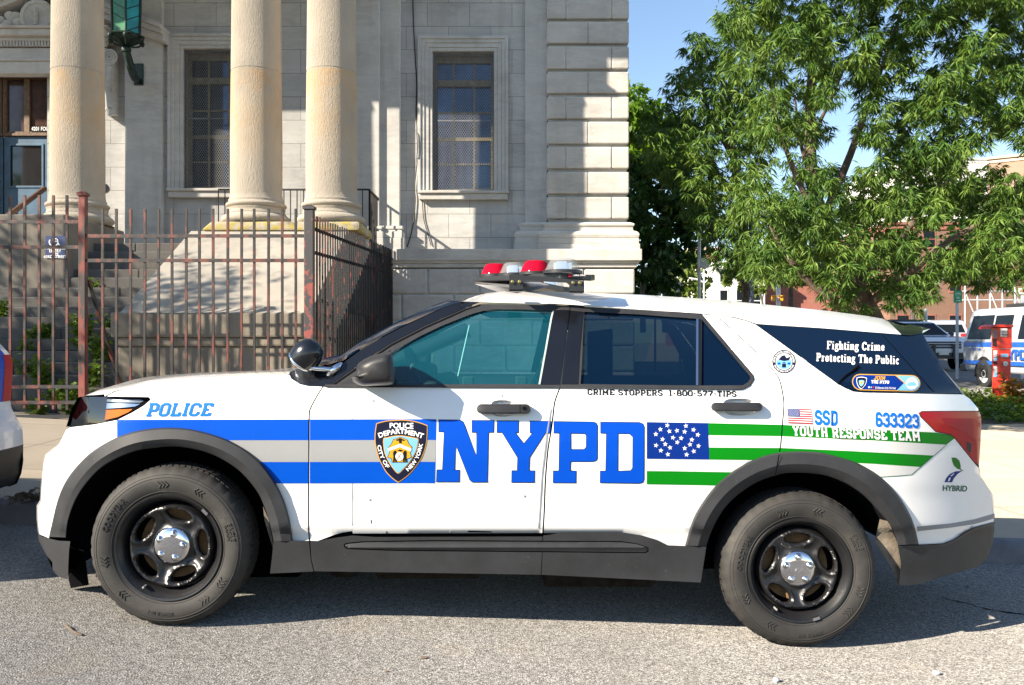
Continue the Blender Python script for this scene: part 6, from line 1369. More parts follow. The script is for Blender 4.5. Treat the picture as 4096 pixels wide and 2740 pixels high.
g_ = [(3365, 460, 40, 110), (3400, 640, 45, 70), (3300, 590, 42, 55), (3220, 560, 35, 40), (3740, 190, 36, 75), (3560, 700, 34, 30), (3120, 640, 35, 30), (3500, 60, 28, 50), (4060, 625, 80, 62), (3790, 900, 75, 55), (3700, 960, 50, 40), (3010, 330, 30, 30), (3600, 330, 25, 40), (3080, 780, 35, 22), (3870, 480, 25, 26)]
t1 = tree('willow_oak', 'large sunlit tree with long narrow drooping leaves behind the police car', 3500, 1330, 13.3)
o1 = [(2890, -160), (2900, 60), (2950, 200), (2985, 330), (3010, 460), (2990, 600), (2975, 760), (2960, 850), (2950, 930), (3020, 1000), (3000, 1060), (3100, 1110), (3230, 1100), (3340, 1170), (3330, 1215), (3430, 1235), (3530, 1235), (3590, 1180), (3680, 1180), (3740, 1120), (3900, 1125), (4150, 1120), (4300, 600), (4300, -420), (2960, -420)]
L1 = [([(3560, 1520, 0), (3520, 1340, 0), (3420, 1130, 0), (3330, 960, 0), (3255, 760, .1), (3240, 500, .1), (3255, 200, .2), (3285, -250, .2)], .17, .05),
 ([(3500, 1300, 0), (3400, 1255, -.3), (3330, 1195, -.5), (3230, 1120, -.6), (3140, 1010, -.7), (3080, 900, -.7)], .10, .02),
 ([(3330, 960, 0), (3230, 800, -.3), (3160, 640, -.4), (3110, 480, -.5), (3080, 330, -.6)], .06, .015), ([(3300, 860, 0), (3400, 620, .4), (3470, 420, .5), (3560, 180, .6), (3620, 0, .6)], .07, .02),
 ([(3420, 1130, 0), (3600, 950, -.5), (3720, 800, -.6), (3850, 660, -.8)], .08, .015), ([(3470, 1220, 0), (3650, 1080, -.8), (3800, 960, -1), (4000, 850, -1.2)], .08, .02), ([(3255, 760, 0), (3200, 560, .5), (3180, 380, .6)], .04, .012), ([(3245, 560, .1), (3330, 380, -.4), (3400, 220, -.6)], .035, .01)]
willow(t1, o1, g_, 13.3, 1.9, 108, L1, 3, ln=(.10, .17), wd=.0098, layers=5, drop=.18, per=16, dn=1.2)
t2 = tree('willow_oak', 'dark shaded tree with narrow leaves between the building corner and the sunlit tree', 2830, 1200, 20.3)
o2 = [(2770, 170), (2830, 140), (2900, 180), (2960, 60), (3040, -60), (3060, 300), (3050, 600), (3040, 780), (3020, 1080), (2920, 1090), (2870, 960), (2800, 860), (2720, 760), (2640, 640), (2590, 540), (2590, 430), (2670, 330), (2740, 280)]
willow(t2, o2, [(2850, 520, 14, 14), (2720, 420, 14, 12)], 20.3, 2.2, 84, [([(2990, 1450, 0), (2990, 1100, 0), (2960, 800, 0), (2920, 500, 0), (2930, 200, 0)], .16, .05), ([(2960, 800, 0), (2820, 640, 0), (2700, 520, 0)], .08, .02), ([(2940, 650, 0), (2830, 430, .2), (2800, 250, .3)], .06, .02)], 5, ln=(.15, .25), wd=.015, layers=3, per=14, rsz=.9)
def leafy(root, blobs, Y, leaf, lsize, dens_, seed, trunk, bark='grey_bark', depth=1.0, clump=.55):
    rng = np.random.default_rng(seed); PP = []; DD = []
    for x, y, r in blobs:
        R_ = r*Y/FS; c = np.array(P(x, y, Y+rng.uniform(-1, 1)*depth)); k = max(6, int(dens_*R_*R_))
        for j in range(k):
            d = rng.normal(size=3); d /= np.linalg.norm(d); cc = c+d*R_*rng.uniform(.25, 1)**.6*np.array([1, .9, .85]); m = 16
            P_ = cc+rng.normal(size=(m, 3))*R_*.20*clump/.55; PP.append(P_); DD.append(rng.normal(size=(m, 3))+np.array([0, 0, -.3])+d*.5)
    P0 = np.vstack(PP); D = np.vstack(DD); n = len(P0)
    quads_mesh('crown', leaves(P0, D, lsize*rng.uniform(.7, 1.3, n), lsize*.36*rng.uniform(.7, 1.3, n), rng), leaf, root)
    mb = MB()
    for pts, r0, r1 in trunk:
        p = [P(x, y, Y+dy) for x, y, dy in spl(pts, 4)]; mb.tube(p, [r0+(r1-r0)*i/(len(p)-1) for i in range(len(p))], 8)
    mb.build('trunk', MATS[bark], root, smooth=70)
rr_ = random.Random(11)
def fill(outline, r, step, seed):
    q = random.Random(seed); a = np.array(outline, float); lo = a.min(0); hi = a.max(0); out = []
    x = lo[0]
    while x < hi[0]:
        y = lo[1]
        while y < hi[1]:
            p = (x+q.uniform(-.4, .4)*step, y+q.uniform(-.4, .4)*step)
            if inpoly(np.array([p]), a)[0]: out.append((p[0], p[1], r*q.uniform(.7, 1.25)))
            y += step
        x += step
    return out
t3 = tree('broadleaf_tree', 'tall tree with bright yellow-green top beside the building corner', 2660, 1190, 33)
leafy(t3, fill([(2490, 330), (2560, 330), (2590, 400), (2640, 440), (2690, 420), (2740, 520), (2760, 700), (2500, 700)], 46, 52, 2), 33, 'maple_leaf', .26, 52, 4, [([(2662, 1330, 0), (2660, 1100, 0), (2655, 900, 0), (2640, 700, 0), (2600, 500, 0)], .13, .05), ([(2655, 950, 0), (2720, 830, 0), (2780, 720, 0)], .07, .03)], depth=1.2)
t4 = tree('broadleaf_tree', 'dark leafy tree in shade low beside the building corner', 2570, 1190, 29)
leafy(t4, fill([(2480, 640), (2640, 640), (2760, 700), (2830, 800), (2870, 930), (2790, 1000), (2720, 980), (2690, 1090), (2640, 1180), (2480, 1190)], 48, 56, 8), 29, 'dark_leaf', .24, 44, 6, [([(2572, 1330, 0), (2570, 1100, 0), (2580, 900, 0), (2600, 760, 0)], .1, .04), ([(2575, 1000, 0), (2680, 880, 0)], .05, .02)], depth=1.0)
t5 = tree('broadleaf_tree', 'small light green tree behind the camera pole', 2740, 1250, 48)
leafy(t5, fill([(2670, 1040), (2760, 1020), (2840, 1050), (2850, 1190), (2800, 1200), (2690, 1200)], 40, 44, 3), 48, 'light_leaf', .30, 24, 8, [([(2745, 1290, 0), (2742, 1100, 0)], .1, .04)])
t6 = tree('broadleaf_tree', 'thin young tree in front of the white building', 3050, 1250, 40)
leafy(t6, fill([(2880, 1060), (2960, 1020), (3060, 1050), (3090, 1120), (3040, 1170), (2930, 1150)], 26, 44, 5), 40, 'light_leaf', .24, 22, 9, [([(3052, 1300, 0), (3048, 1200, 0), (3000, 1120, 0), (2940, 1090, 0)], .06, .02), ([(3048, 1200, 0), (3070, 1110, 0)], .04, .02)])
t7 = tree('broadleaf_tree', 'tree with brown trunk behind the low limb of the large tree', 3165, 1250, 34)
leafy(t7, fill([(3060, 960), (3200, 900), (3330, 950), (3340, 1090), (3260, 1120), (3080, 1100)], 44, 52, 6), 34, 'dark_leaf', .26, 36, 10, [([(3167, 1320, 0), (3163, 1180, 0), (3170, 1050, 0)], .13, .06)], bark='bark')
t8 = tree('broadleaf_tree', 'row tree standing behind the big tree towards the brick building', 3650, 1250, 46)
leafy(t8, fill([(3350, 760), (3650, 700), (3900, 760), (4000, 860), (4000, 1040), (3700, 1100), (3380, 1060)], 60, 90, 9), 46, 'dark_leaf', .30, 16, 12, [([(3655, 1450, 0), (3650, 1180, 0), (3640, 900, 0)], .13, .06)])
# street tree out of the frame on the left that dapples the steps
def XYZ(x, y, z): return (x/ (y) * FS + 2048, 1370-(z-H)/y*FS)
TS = tree('street_tree', 'leafy street tree on the pavement left of the gate', *XYZ(-14, 8.2, 0), 8.2)
bl = []
q = random.Random(4)
for k in range(30):
    a = q.uniform(0, 2*math.pi); r = q.uniform(.2, 2.2); X, Yq, Z = -13.8+r*math.cos(a), 8.3+r*.8*math.sin(a), 6.0+q.uniform(-1.6, 1.9); bl.append((X, Yq, Z))
rng = np.random.default_rng(31); PP = []; DD = []
for X, Yq, Z in bl:
    for j in range(16): PP.append(np.array([X, Yq, Z])+rng.normal(size=3)*.42+rng.normal(size=(14, 3))*.13); DD.append(rng.normal(size=(14, 3)))
P0 = np.vstack(PP); n = len(P0); quads_mesh('crown', leaves(P0, np.vstack(DD), .16*rng.uniform(.7, 1.3, n), .05*rng.uniform(.7, 1.3, n), rng), 'maple_leaf', TS)
mb = MB(); mb.tube([(-14, 8.2, .3), (-13.95, 8.2, 2.5), (-13.8, 8.3, 5), (-13.7, 8.3, 7)], [.16, .13, .1, .04], 9)
for a, b in (((-13.9, 8.2, 3.6), (-12.4, 8.6, 6)), ((-13.85, 8.25, 4), (-15.3, 7.9, 6.2)), ((-13.8, 8.3, 4.6), (-13.5, 9.6, 6.8))): mb.tube([a, tuple((np.array(a)+np.array(b))/2+np.array([0, 0, .2])), b], [.07, .05, .02], 7)
mb.build('trunk', MATS['grey_bark'], TS, smooth=70)
# weeds on the steps
def weed(X, Y, z, h, n, seed, label, leaf='weed_leaf', w=.3, group='weeds growing on the stone steps', name='weed'):
    rng = np.random.default_rng(seed); t = empty(name, (X, Y, z), label, 'plant', group); PP = []; DD = []; mb = MB()
    for k in range(n):
        a = rng.uniform(0, 2*math.pi); r = rng.uniform(0, w*.4); b = np.array([X+r*math.cos(a), Y+.4*r*math.sin(a), z]); hh = h*rng.uniform(.5, 1.1); lean = rng.normal(size=2)*.16
        top = b+np.array([lean[0]*hh*2+rng.normal()*.03, lean[1]*hh, hh]); mb.tube([b, (b+top)/2+np.array([0, 0, .02]), top], [.004, .003, .002], 4)
        m = int(12+hh*30); tt = rng.uniform(.15, 1, m); PP.append(b+(top-b)*tt[:, None]); aa = rng.uniform(0, 2*math.pi, m); DD.append(np.stack([np.cos(aa), np.sin(aa), rng.uniform(-.4, .6, m)], 1))
    P0 = np.vstack(PP); m = len(P0); quads_mesh('foliage', leaves(P0, np.vstack(DD), rng.uniform(.05, .12, m)*(.6+h), rng.uniform(.014, .03, m)*(.6+h), rng), leaf, t); mb.build('stem', MATS['weed_leaf'], t)
def stepz(px_, py_):
    best = None
    for k in range(-7, 15):
        y0 = 11.75+.226*k+.08; z = -.614+.165*k+H
        yy = 1370/1.74744-(z-H)*2000/y0
        if best is None or abs(yy-py_) < best[0]: best = (abs(yy-py_), y0, z)
    return best[1], best[2]
W_ = [(95, 884, .42, 13, 'bushy yellow-green weed low on the steps behind the gate'), (70, 852, .3, 8, 'small weed tuft on the step beside the left car'), (103, 770, .26, 9, 'yellowish weed tuft on the middle steps left of the gate post'), (75, 775, .2, 7, 'low weed tuft on the middle step near the left edge'), (178, 790, .6, 7, 'tall thin weed standing left of the slim gate post'), (12, 716, .3, 8, 'weed tuft at the left frame edge on an upper step'), (210, 660, .2, 7, 'dark weed tuft on an upper step right of the gate post'), (225, 838, .45, 8, 'weed with pale leaves between gate post and stone block'), (215, 900, .4, 10, 'weed on the bottom steps right of the gate post'), (160, 945, .4, 14, 'broad weed at the foot of the steps by the gate post'), (85, 940, .25, 8, 'low weed at the foot of the steps beside the left car'), (245, 740, .22, 6, 'weed sprouting against the corner of the stone block'), (130, 910, .3, 9, 'weed on the second step in the middle of the gate'), (60, 815, .22, 6, 'thin weed on a lower step near the left frame edge')]
for i, (x, y, h, n, lb) in enumerate(W_):
    yy, z = stepz(x, y); weed(px(x, yy), yy, z-.01, h, n, 40+i, lb)
# planting bed by the call box
BEDZ = lambda X, Y: zwalk(X, Y)+.01
plain('soil', (.07, .05, .035), .95, var=.4, bump=.6)
V = []; F = []
sheet('planting_soil', [7.2, 8, 9, 10, 11, 13], lambda X: [14.4, 15.5, 17, 18.55], lambda X, Y: zwalk(X, Y)+.012, 'soil')
rng = np.random.default_rng(77); PP = []; DD = []
for k in range(620):
    X = rng.uniform(7.3, 12.6); Y = rng.uniform(14.5, 18.5); z = zwalk(X, Y); hh = rng.uniform(.08, .34)*(1.0 if Y > 16.6 else .55)
    m = 26; t = rng.uniform(.1, 1, m); PP.append(np.array([X, Y, z])+np.stack([rng.normal(size=m)*.08, rng.normal(size=m)*.08, t*hh], 1)); aa = rng.uniform(0, 2*math.pi, m); DD.append(np.stack([np.cos(aa), np.sin(aa), rng.uniform(-.3, .7, m)], 1))
P0 = np.vstack(PP); n = len(P0)
tag(quads_mesh('ground_cover', leaves(P0, np.vstack(DD), rng.uniform(.06, .13, n), rng.uniform(.016, .03, n), rng), 'weed_leaf', None), 'low green ground cover filling the planting bed round the red call box', 'ground cover', kind='stuff')
m_leaf('orange_leaf', (.20, .08, .01), (.32, .14, .02), (.36, .22, .04), .3, 5)
p = P(4056, 1650, 17.2); weed(p[0], p[1], zwalk(p[0], p[1]), .7, 12, 91, 'orange and green leafy shrub at the foot of the red call box', 'orange_leaf', .5, None, 'shrub')
# ================= street furniture =================
plain('galv_steel', (.46, .48, .52), .45, .1, var=.15); plain('pole_blue', (.05, .065, .10), .5, .2, var=.2); plain('pole_white', (.55, .56, .57), .5, var=.1)
plain('signal_yellow', (.75, .36, .01), .45, var=.05); plain('call_red', (.66, .030, .014), .45, var=.12, coat=.3); plain('sign_green', (.0, .26, .10), .4, var=.05); plain('sticker_white', (.62, .62, .62), .6, var=.2, vs=40)
plain('sticker_blue', (.18, .40, .60), .5); plain('brick_brown', (.20, .10, .065), .9, var=.3, vs=3); plain('sign_red', (.5, .02, .03), .45)
def pole(name, x, y0, y1, Y, w, mat, label, cat='pole'):
    a = P(x, y1, Y); b = P(x, y0, Y); t = empty(name, (a[0], Y, zwalk(a[0], Y)), label, cat)
    mb = MB(); mb.tube([(a[0], Y, zwalk(a[0], Y)-.1), (a[0], Y, b[2])], w/2, 12); mb.build('shaft', MATS[mat], t, smooth=50); return t
t = pole('camera_pole', 2797, 860, 1190, 24, .085, 'galv_steel', 'grey steel pole carrying two camera boxes beside the building')
mb = MB(); a, b = P(2806, 887, 23.9), P(2838, 913, 23.9); mb.hexa([(a[0], 23.8, b[2]), (b[0]-.03, 23.75, b[2]), (b[0]-.03, 24.1, b[2]), (a[0], 24.1, b[2])], [(a[0], 23.8, a[2]), (b[0], 23.72, a[2]), (b[0], 24.1, a[2]), (a[0], 24.1, a[2])]); mb.bar(P(2797, 922, 24), P(2822, 920, 24), .05); mb.build('camera_box', MATS['galv_steel'], t, bevel=.01)
mb = MB(); p = P(2827, 900, 23.74); mb.lathe([(.0, -.03), (.06, -.03), (.065, 0)], p, 'Y', 16); mb.build('lens', MATS['lens_clear'], t)
mb = MB(); p = P(2812, 1052, 23.85); mb.box(p[0]-.1, p[0]+.04, 23.75, 24, p[2]-.13, p[2]+.13); mb.lathe([(0, -.08), (.14, -.08), (.14, .1)], (p[0]+.06, 23.9, p[2]), 'Y', 20); mb.build('camera_box', MATS['galv_steel'], t, bevel=.01)
t = pole('street_lamp', 2816, 1078, 1195, 46, .09, 'pole_white', 'thin white lamp post right of the camera pole', 'lamp post'); mb = MB(); mb.tube([P(2816, 1130, 46), P(2790, 1118, 46), P(2756, 1112, 46)], .05, 6); mb.tube([P(2816, 1135, 46), P(2830, 1120, 46)], .04, 6); mb.build('arm', MATS['pole_white'], t)
t = pole('signal_pole', 3004, 700, 1210, 20, .105, 'pole_blue', 'dark blue-grey pole in front of the white building')
t = pole('traffic_signal', 3113, 1125, 1225, 42, .22, 'pole_white', 'white post with two yellow pedestrian signals', 'traffic signal')
for x in (3091, 3124):
    mb = MB(); p = P(x, 1193, 41.9); mb.box(p[0]-.07, p[0]+.07, 41.75, 41.95, p[2]-.14, p[2]+.14); mb.box(p[0]-.09, p[0]+.09, 41.62, 41.74, p[2]+.08, p[2]+.13); mb.bar((p[0], 41.9, p[2]+.1), P(3113, 1185, 41.9), .05); mb.build('signal_head', MATS['signal_yellow'], t, bevel=.02)
t = empty('traffic_signal', P(2908, 1099, 45), 'yellow traffic signal hanging from a long pale arm', 'traffic signal')
mb = MB(); mb.tube([P(2904, 1068, 45), P(2960, 1060, 45), P(3004, 1056, 45)], .06, 8); mb.tube([P(3004, 1050, 45), P(3004, 1260, 45)], .07, 8); mb.build('arm', MATS['pole_white'], t, smooth=50)
mb = MB(); p = P(2908, 1099, 44.9)
for k in (-1, 0, 1): mb.box(p[0]-.085, p[0]+.085, 44.75, 45, p[2]+k*.16-.077, p[2]+k*.16+.077); mb.lathe([(.07, -.12), (.07, 0)], (p[0], 44.75, p[2]+k*.16), 'Y', 12)
mb.build('signal_head', MATS['signal_yellow'], t, bevel=.015)
def signpost(x, yt, yb, w, h, Y, mat, label, shape='rect', pmat='black_iron', poff=0, name='street_sign'):
    c = P(x, (yt+yb)/2, Y); t = empty(name, (c[0], Y, zwalk(c[0], Y)), label, 'sign'); X0, X1 = P(x-w/2, 0, Y)[0], P(x+w/2, 0, Y)[0]; z1, z0 = P(0, yt, Y)[2], P(0, yb, Y)[2]
    mb = MB(); xc = (X0+X1)/2; q = [(X0, z0), (X1, z0), (X1, z1), (X0, z1)] if shape == 'rect' else [(X0, z0), (X1, z0), (X1, z0+(z1-z0)*.5), (xc, z1), (X0, z0+(z1-z0)*.5)]
    mb.prism(q, Y-.01, Y+.01); b_ = mb.build('board', MATS[mat], t); xp = xc+P(2048+poff, 0, Y)[0]
    mb = MB(); mb.box(xp-.035, xp+.035, Y-.05 if shape != 'rect' else Y+.012, Y-.012 if shape != 'rect' else Y+.06, zwalk(xc, Y)-.1, z1-.05); mb.build('post', MATS[pmat], t); return t, b_, (X0, X1, z0, z1)
signpost(2620, 1146, 1183, 50, 0, 30, 'galv_steel', 'grey back of a pentagon crossing sign beside the stone building', 'pent')
t, b_, (X0, X1, z0, z1) = signpost(2709, 1129, 1165, 30, 0, 30, 'sticker_white', 'small white information sign with grey lines on a black post', poff=12)
mb = MB()
for k in range(3): mb.box(X0+.03, X1-.08+.02*k, 29.982, 29.988, z0+.05+k*.05, z0+.07+k*.05)
mb.box(X0+.04, X0+.14, 29.982, 29.988, z1-.1, z1-.03); mb.build('lettering', MATS['pole_blue'], b_)
t, b_, (X0, X1, z0, z1) = signpost(3831, 1163, 1211, 33, 0, 26, 'sign_green', 'green bicycle route sign with white symbol and arrow', pmat='galv_steel')
mb = MB(); xc = (X0+X1)/2
for s_ in (-1, 1): mb.lathe([(.028, 0), (.036, 0)], (xc+s_*.045, 25.985, z1-.1), 'Y', 14)
mb.bar((xc-.045, 25.985, z1-.1), (xc+.02, 25.985, z1-.045), .008, .002, up=(0, 1, 0)); mb.bar((xc+.045, 25.985, z1-.1), (xc+.015, 25.985, z1-.045), .008, .002, up=(0, 1, 0))
mb.bar((xc-.05, 25.985, z0+.06), (xc+.05, 25.985, z0+.06), .016, .002, up=(0, 1, 0)); mb.prism([(xc+.04, z0+.03), (xc+.08, z0+.06), (xc+.04, z0+.09)], 25.984, 25.988)
for i in range(2): mb.box(xc-.05, xc+.05, 25.984, 25.988, z0+.13+i*.03, z0+.142+i*.03)
mb.build('symbol', MATS['sign_white'], b_)
t, b_, (X0, X1, z0, z1) = signpost(4092, 1153, 1176, 36, 0, 26, 'sign_white', 'white sign with red arrow at the right frame edge', pmat='galv_steel'); mb = MB(); zc = (z0+z1)/2; mb.prism([(X0+.03, zc-.02), (X0+.12, zc-.02), (X0+.12, zc-.05), (X0+.19, zc), (X0+.12, zc+.05), (X0+.12, zc+.02), (X0+.03, zc+.02)], 25.984, 25.988); mb.build('arrow', MATS['sign_red'], b_)
pole('bollard_post', 3704, 1235, 1275, 36, .12, 'pole_white', 'short white post behind the rear window of the police car', 'post')
# red emergency call box
Yc = 18.0; xa, xb = P(3971, 0, Yc)[0], P(4047, 0, Yc)[0]; xm_ = P(3996, 0, Yc)[0]; zt = P(0, 1298, Yc)[2]; zb = zwalk(xa, Yc); zh = P(0, 1395, Yc)[2]
t = empty('call_box', ((xa+xb)/2, Yc+.2, zb), 'tall red emergency call box covered in stickers standing in the planting bed', 'call box')
mb = MB(); mb.hexa([(xa+.015, Yc+.05, zb), (xm_, Yc, zb), (xb-.01, Yc+.02, zb), (xb-.03, Yc+.4, zb)], [(xa+.005, Yc+.05, zh), (xm_, Yc, zh), (xb, Yc+.02, zh), (xb-.02, Yc+.4, zh)]); mb.V += []; mb.build('pedestal', MATS['call_red'], t, bevel=.012)
mb = MB(); mb.hexa([(xa-.01, Yc+.04, zh+.004), (xm_, Yc-.02, zh+.004), (xb+.01, Yc, zh+.004), (xb-.01, Yc+.42, zh+.004)], [(xa-.01, Yc+.04, zt-.06), (xm_, Yc-.02, zt-.06), (xb+.01, Yc, zt-.06), (xb-.01, Yc+.42, zt-.06)]); hd = mb.build('head', MATS['call_red'], t, bevel=.015)
mb = MB(); pts = [(xa-.06, zt-.09), (xa-.045, zt-.045), (xa, zt-.01), (xa+.06, zt), (xb-.02, zt), (xb+.015, zt-.02), (xb+.015, zt-.058), (xa-.02, zt-.058)]; mb.prism(pts, Yc-.05, Yc+.44); mb.build('hood', MATS['call_red'], t, bevel=.01)
pxz = lambda x, y: (P(x, 0, Yc)[0], P(0, y, Yc)[2])
def patch(name, x0, y0, x1, y1, mat, par_, dy=.028):
    a = pxz(x0, y0); b = pxz(x1, y1); mb = MB(); yy = Yc-dy+.0; mb.box(a[0], b[0], yy-.002, yy, b[1], a[1]); return mb.build(name, MATS[mat], par_)
for s in ((3999, 1314, 4026, 1346, 'sticker_white'), (4000, 1415, 4030, 1428, 'sticker_blue')): patch('sticker', *s, t)
def lpatch(name, y0, y1, f0, f1, mat):      # on the slanted left face
    mb = MB(); A = Vector((xa, Yc+.05, 0)); B = Vector((xm_, Yc, 0)); n_ = Vector((-.05, -.12, 0)).normalized()*.014; u = lambda f, y: (A+(B-A)*f+n_)+Vector((0, 0, pxz(0, y)[1])); q = [u(f0, y1), u(f1, y1), u(f1, y0), u(f0, y0)]; mb.hexa(q, [v+n_*.2 for v in q]); mb.build(name, MATS[mat], t)
lpatch('button_panel', 1320, 1350, .15, .8, 'grey_vinyl'); lpatch('speaker_panel', 1355, 1386, .15, .85, 'dark_plastic')
for y0, y1, m_ in ((1402, 1428, 'sticker_white'), (1430, 1444, 'sticker_blue'), (1447, 1456, 'dark_plastic'), (1464, 1490, 'sticker_white'), (1490, 1508, 'sticker_blue')): lpatch('sticker', y0, y1, .25, .75, m_)
mb = MB(); a = pxz(4022, 1455); mb.lathe([(0, 0), (.052, 0), (.052, .003)], (a[0], Yc-.004, a[1]), 'Y', 20); mb.build('sticker', MATS['sticker_white'], t)
for s, y in (('F', 1531), ('D', 1562)): V, F = text2d(s, .01); a = pxz(4018, y); mesh_obj('lettering', [(a[0]+x*.07, Yc-.004, a[1]+z*.07) for x, z in V], F, MATS['sticker_white'], t)
lines = ['STAY', 'SAFE', 'DOWN', 'DHB']; a = pxz(4001, 1322)
mb = MB()
for k in range(4):
    V, F = text2d('WMXH'[k]*4 if False else '####'[:4], .0) if False else text2d('DHB', .02)
    if k == 3: mb.add([(a[0]+.01+x*.06, Yc-.0315, pxz(0, 1345)[1]+z*.05) for x, z in V], F)
    else: mb.box(a[0]+.01, a[0]+.13, Yc-.0318, Yc-.031, pxz(0, 1324+k*7)[1]-.012, pxz(0, 1324+k*7)[1]+.006)
mb.build('sticker_print', MATS['dark_void'], hd)['kind'] = 'stuff'
# ================= distant vehicles =================
plain('far_white', (.74, .76, .80), .25, coat=.8, var=.04); plain('shaded_white', (.42, .44, .47), .25, coat=.8, var=.04); plain('car_red', (.55, .015, .02), .3, coat=.8); plain('car_glass', (.008, .012, .016), .12, spec=.12); plain('stripe_blue', (.01, .09, .42), .4); plain('plate', (.6, .6, .55), .5); plain('far_tyre', (.02, .02, .02), .8); plain('car_trim', (.025, .025, .028), .5)  # the van's white is darkened: tree shade put into the paint colour
def vehicle(name, label, X, Y, yaw, low, up, w, wtop, wheels, glass, mat, extra=None, cat='car', wr=.36):
    """low/up: side outlines (x forward, z) ; glass: side windows in the upper part; local x forward, y left"""
    z0 = zwalk(X, Y)+.006; t = empty(name, (X, Y, z0), label, cat); c, s = math.cos(yaw), math.sin(yaw)
    tr = lambda p: (X+p[0]*c-p[1]*s, Y+p[0]*s+p[1]*c, z0+p[2])
    def put(nm, V, F, m, par_=t, smooth=35, bevel=0): return mesh_obj(nm, [tr(v) for v in V], F, MATS[m], par_, smooth=smooth, bevel=bevel)
    zb = max(z for _, z in low); zt = max(z for _, z in up); zl = min(z for _, z in up)
    hw = lambda z: w/2-.02 if z <= zl else (w/2-(w-wtop)/2*(z-zl)/(zt-zl))
    def ext(poly, inset=0):
        n = len(poly); V = [(x, hw(z)-inset-(.05 if z < .45 else 0), z) for x, z in poly]+[(x, -(hw(z)-inset-(.05 if z < .45 else 0)), z) for x, z in poly]
        return V, [tuple(range(n)), tuple(range(n, 2*n))[::-1]]+[(i, i+n, (i+1) % n+n, (i+1) % n) for i in range(n)]
    put('body', *ext(low), mat, bevel=.05); put('cabin', *ext(up), mat, bevel=.04)
    for nm, poly in glass:
        n = len(poly)
        for sg in (1, -1): V = [(x, sg*(hw(z)+.004), z) for x, z in poly]; put(nm, V, [tuple(range(n)) if sg < 0 else tuple(range(n))[::-1]], 'car_glass')
    for wx in wheels:
        for sg in (1, -1):
            wh = MB(); wh.lathe([(wr*.62, .03), (wr*.72, .0), (wr*.95, .01), (wr, .05), (wr, .2)], (0, 0, 0), 'Y', 24); V = [(wx+x, sg*(w/2+.01)-sg*y, wr+z) for x, y, z in wh.V]; o = put('wheel', V, wh.F if sg < 0 else [f[::-1] for f in wh.F], 'far_tyre')
            wh = MB(); wh.lathe([(0, .03), (wr*.25, .02), (wr*.35, .06), (wr*.55, .05), (wr*.62, .03)], (0, 0, 0), 'Y', 20); put('rim', [(wx+x, sg*(w/2+.01)-sg*y, wr+z) for x, y, z in wh.V], wh.F, 'galv_steel', o)
            ar = [(wx+(wr+.07)*math.cos(a), wr+(wr+.07)*math.sin(a)) for a in np.linspace(-.2, math.pi+.2, 18)]; V = [(x, sg*(w/2-.012), z) for x, z in ar]; put('arch', V, [tuple(range(18))], 'dark_void')
    return t, put, tr
# police van on the right
VX = P(3862, 0, 23.6)[0]
t, put, tr = vehicle('police_van', 'white police van with blue stripe and dark side windows behind the red call box', VX+1.0, 21.0, R(-90), [(-2.75, .42), (2.7, .42), (2.75, .8), (2.65, 1.1), (1.7, 1.22), (-2.75, 1.22), (-2.82, .9)], [(-2.75, 1.2), (1.75, 1.2), (1.15, 1.98), (.9, 2.06), (-2.4, 2.08), (-2.62, 2.0)], 2.0, 1.62, (-1.72, 1.75),
  [('window', [(-2.55, 1.28), (-1.42, 1.28), (-1.42, 1.90), (-2.45, 1.90)]), ('window', [(-1.34, 1.28), (-.55, 1.28), (-.55, 1.88), (-1.34, 1.88)]), ('window', [(-.2, 1.28), (.7, 1.28), (.7, 1.86), (-.2, 1.86)]), ('window', [(.8, 1.28), (1.5, 1.28), (1.1, 1.86), (.8, 1.86)])], 'shaded_white', wr=.38, cat='van')
for z0, z1 in ((1.08, 1.2), (.62, .72)): put('stripe', [(-2.7, -.997, z0), (2.5, -.997, z0), (2.5, -.997, z1), (-2.7, -.997, z1)], [(0, 1, 2, 3)], 'stripe_blue')
put('bumper', [(x, y, z) for z in (.42, .6) for y in (-.95, .95) for x in (-3.0, -2.72)], [(0, 2, 3, 1), (4, 5, 7, 6), (0, 1, 5, 4), (2, 6, 7, 3), (0, 4, 6, 2), (1, 3, 7, 5)], 'car_trim', bevel=.02)
put('roof_bar', [(x, y, z) for z in (2.09, 2.16) for y in (-.7, .7) for x in (-1.2, -.4)], [(0, 2, 3, 1), (4, 5, 7, 6), (0, 1, 5, 4), (2, 6, 7, 3), (0, 4, 6, 2), (1, 3, 7, 5)], 'car_trim')
put('light_bar', [(x, y, z) for z in (2.17, 2.28) for y in (-.65, .65) for x in (-1.0, -.7)], [(0, 2, 3, 1), (4, 5, 7, 6), (0, 1, 5, 4), (2, 6, 7, 3), (0, 4, 6, 2), (1, 3, 7, 5)], 'clear_dome', bevel=.03)
V, F = text2d('RESPONSE TEAM', .01); k = .6/V[:, 0].max(); put('lettering', [(-2.45+x*k, -.999, .98+z*k*1.2) for x, z in V], F, 'stripe_blue')
V, F = text2d('NYPD', .04); k = 1.1/V[:, 0].max(); put('lettering', [(-.9+x*k, -.999, .78+z*k*.8) for x, z in V], F, 'stripe_blue')
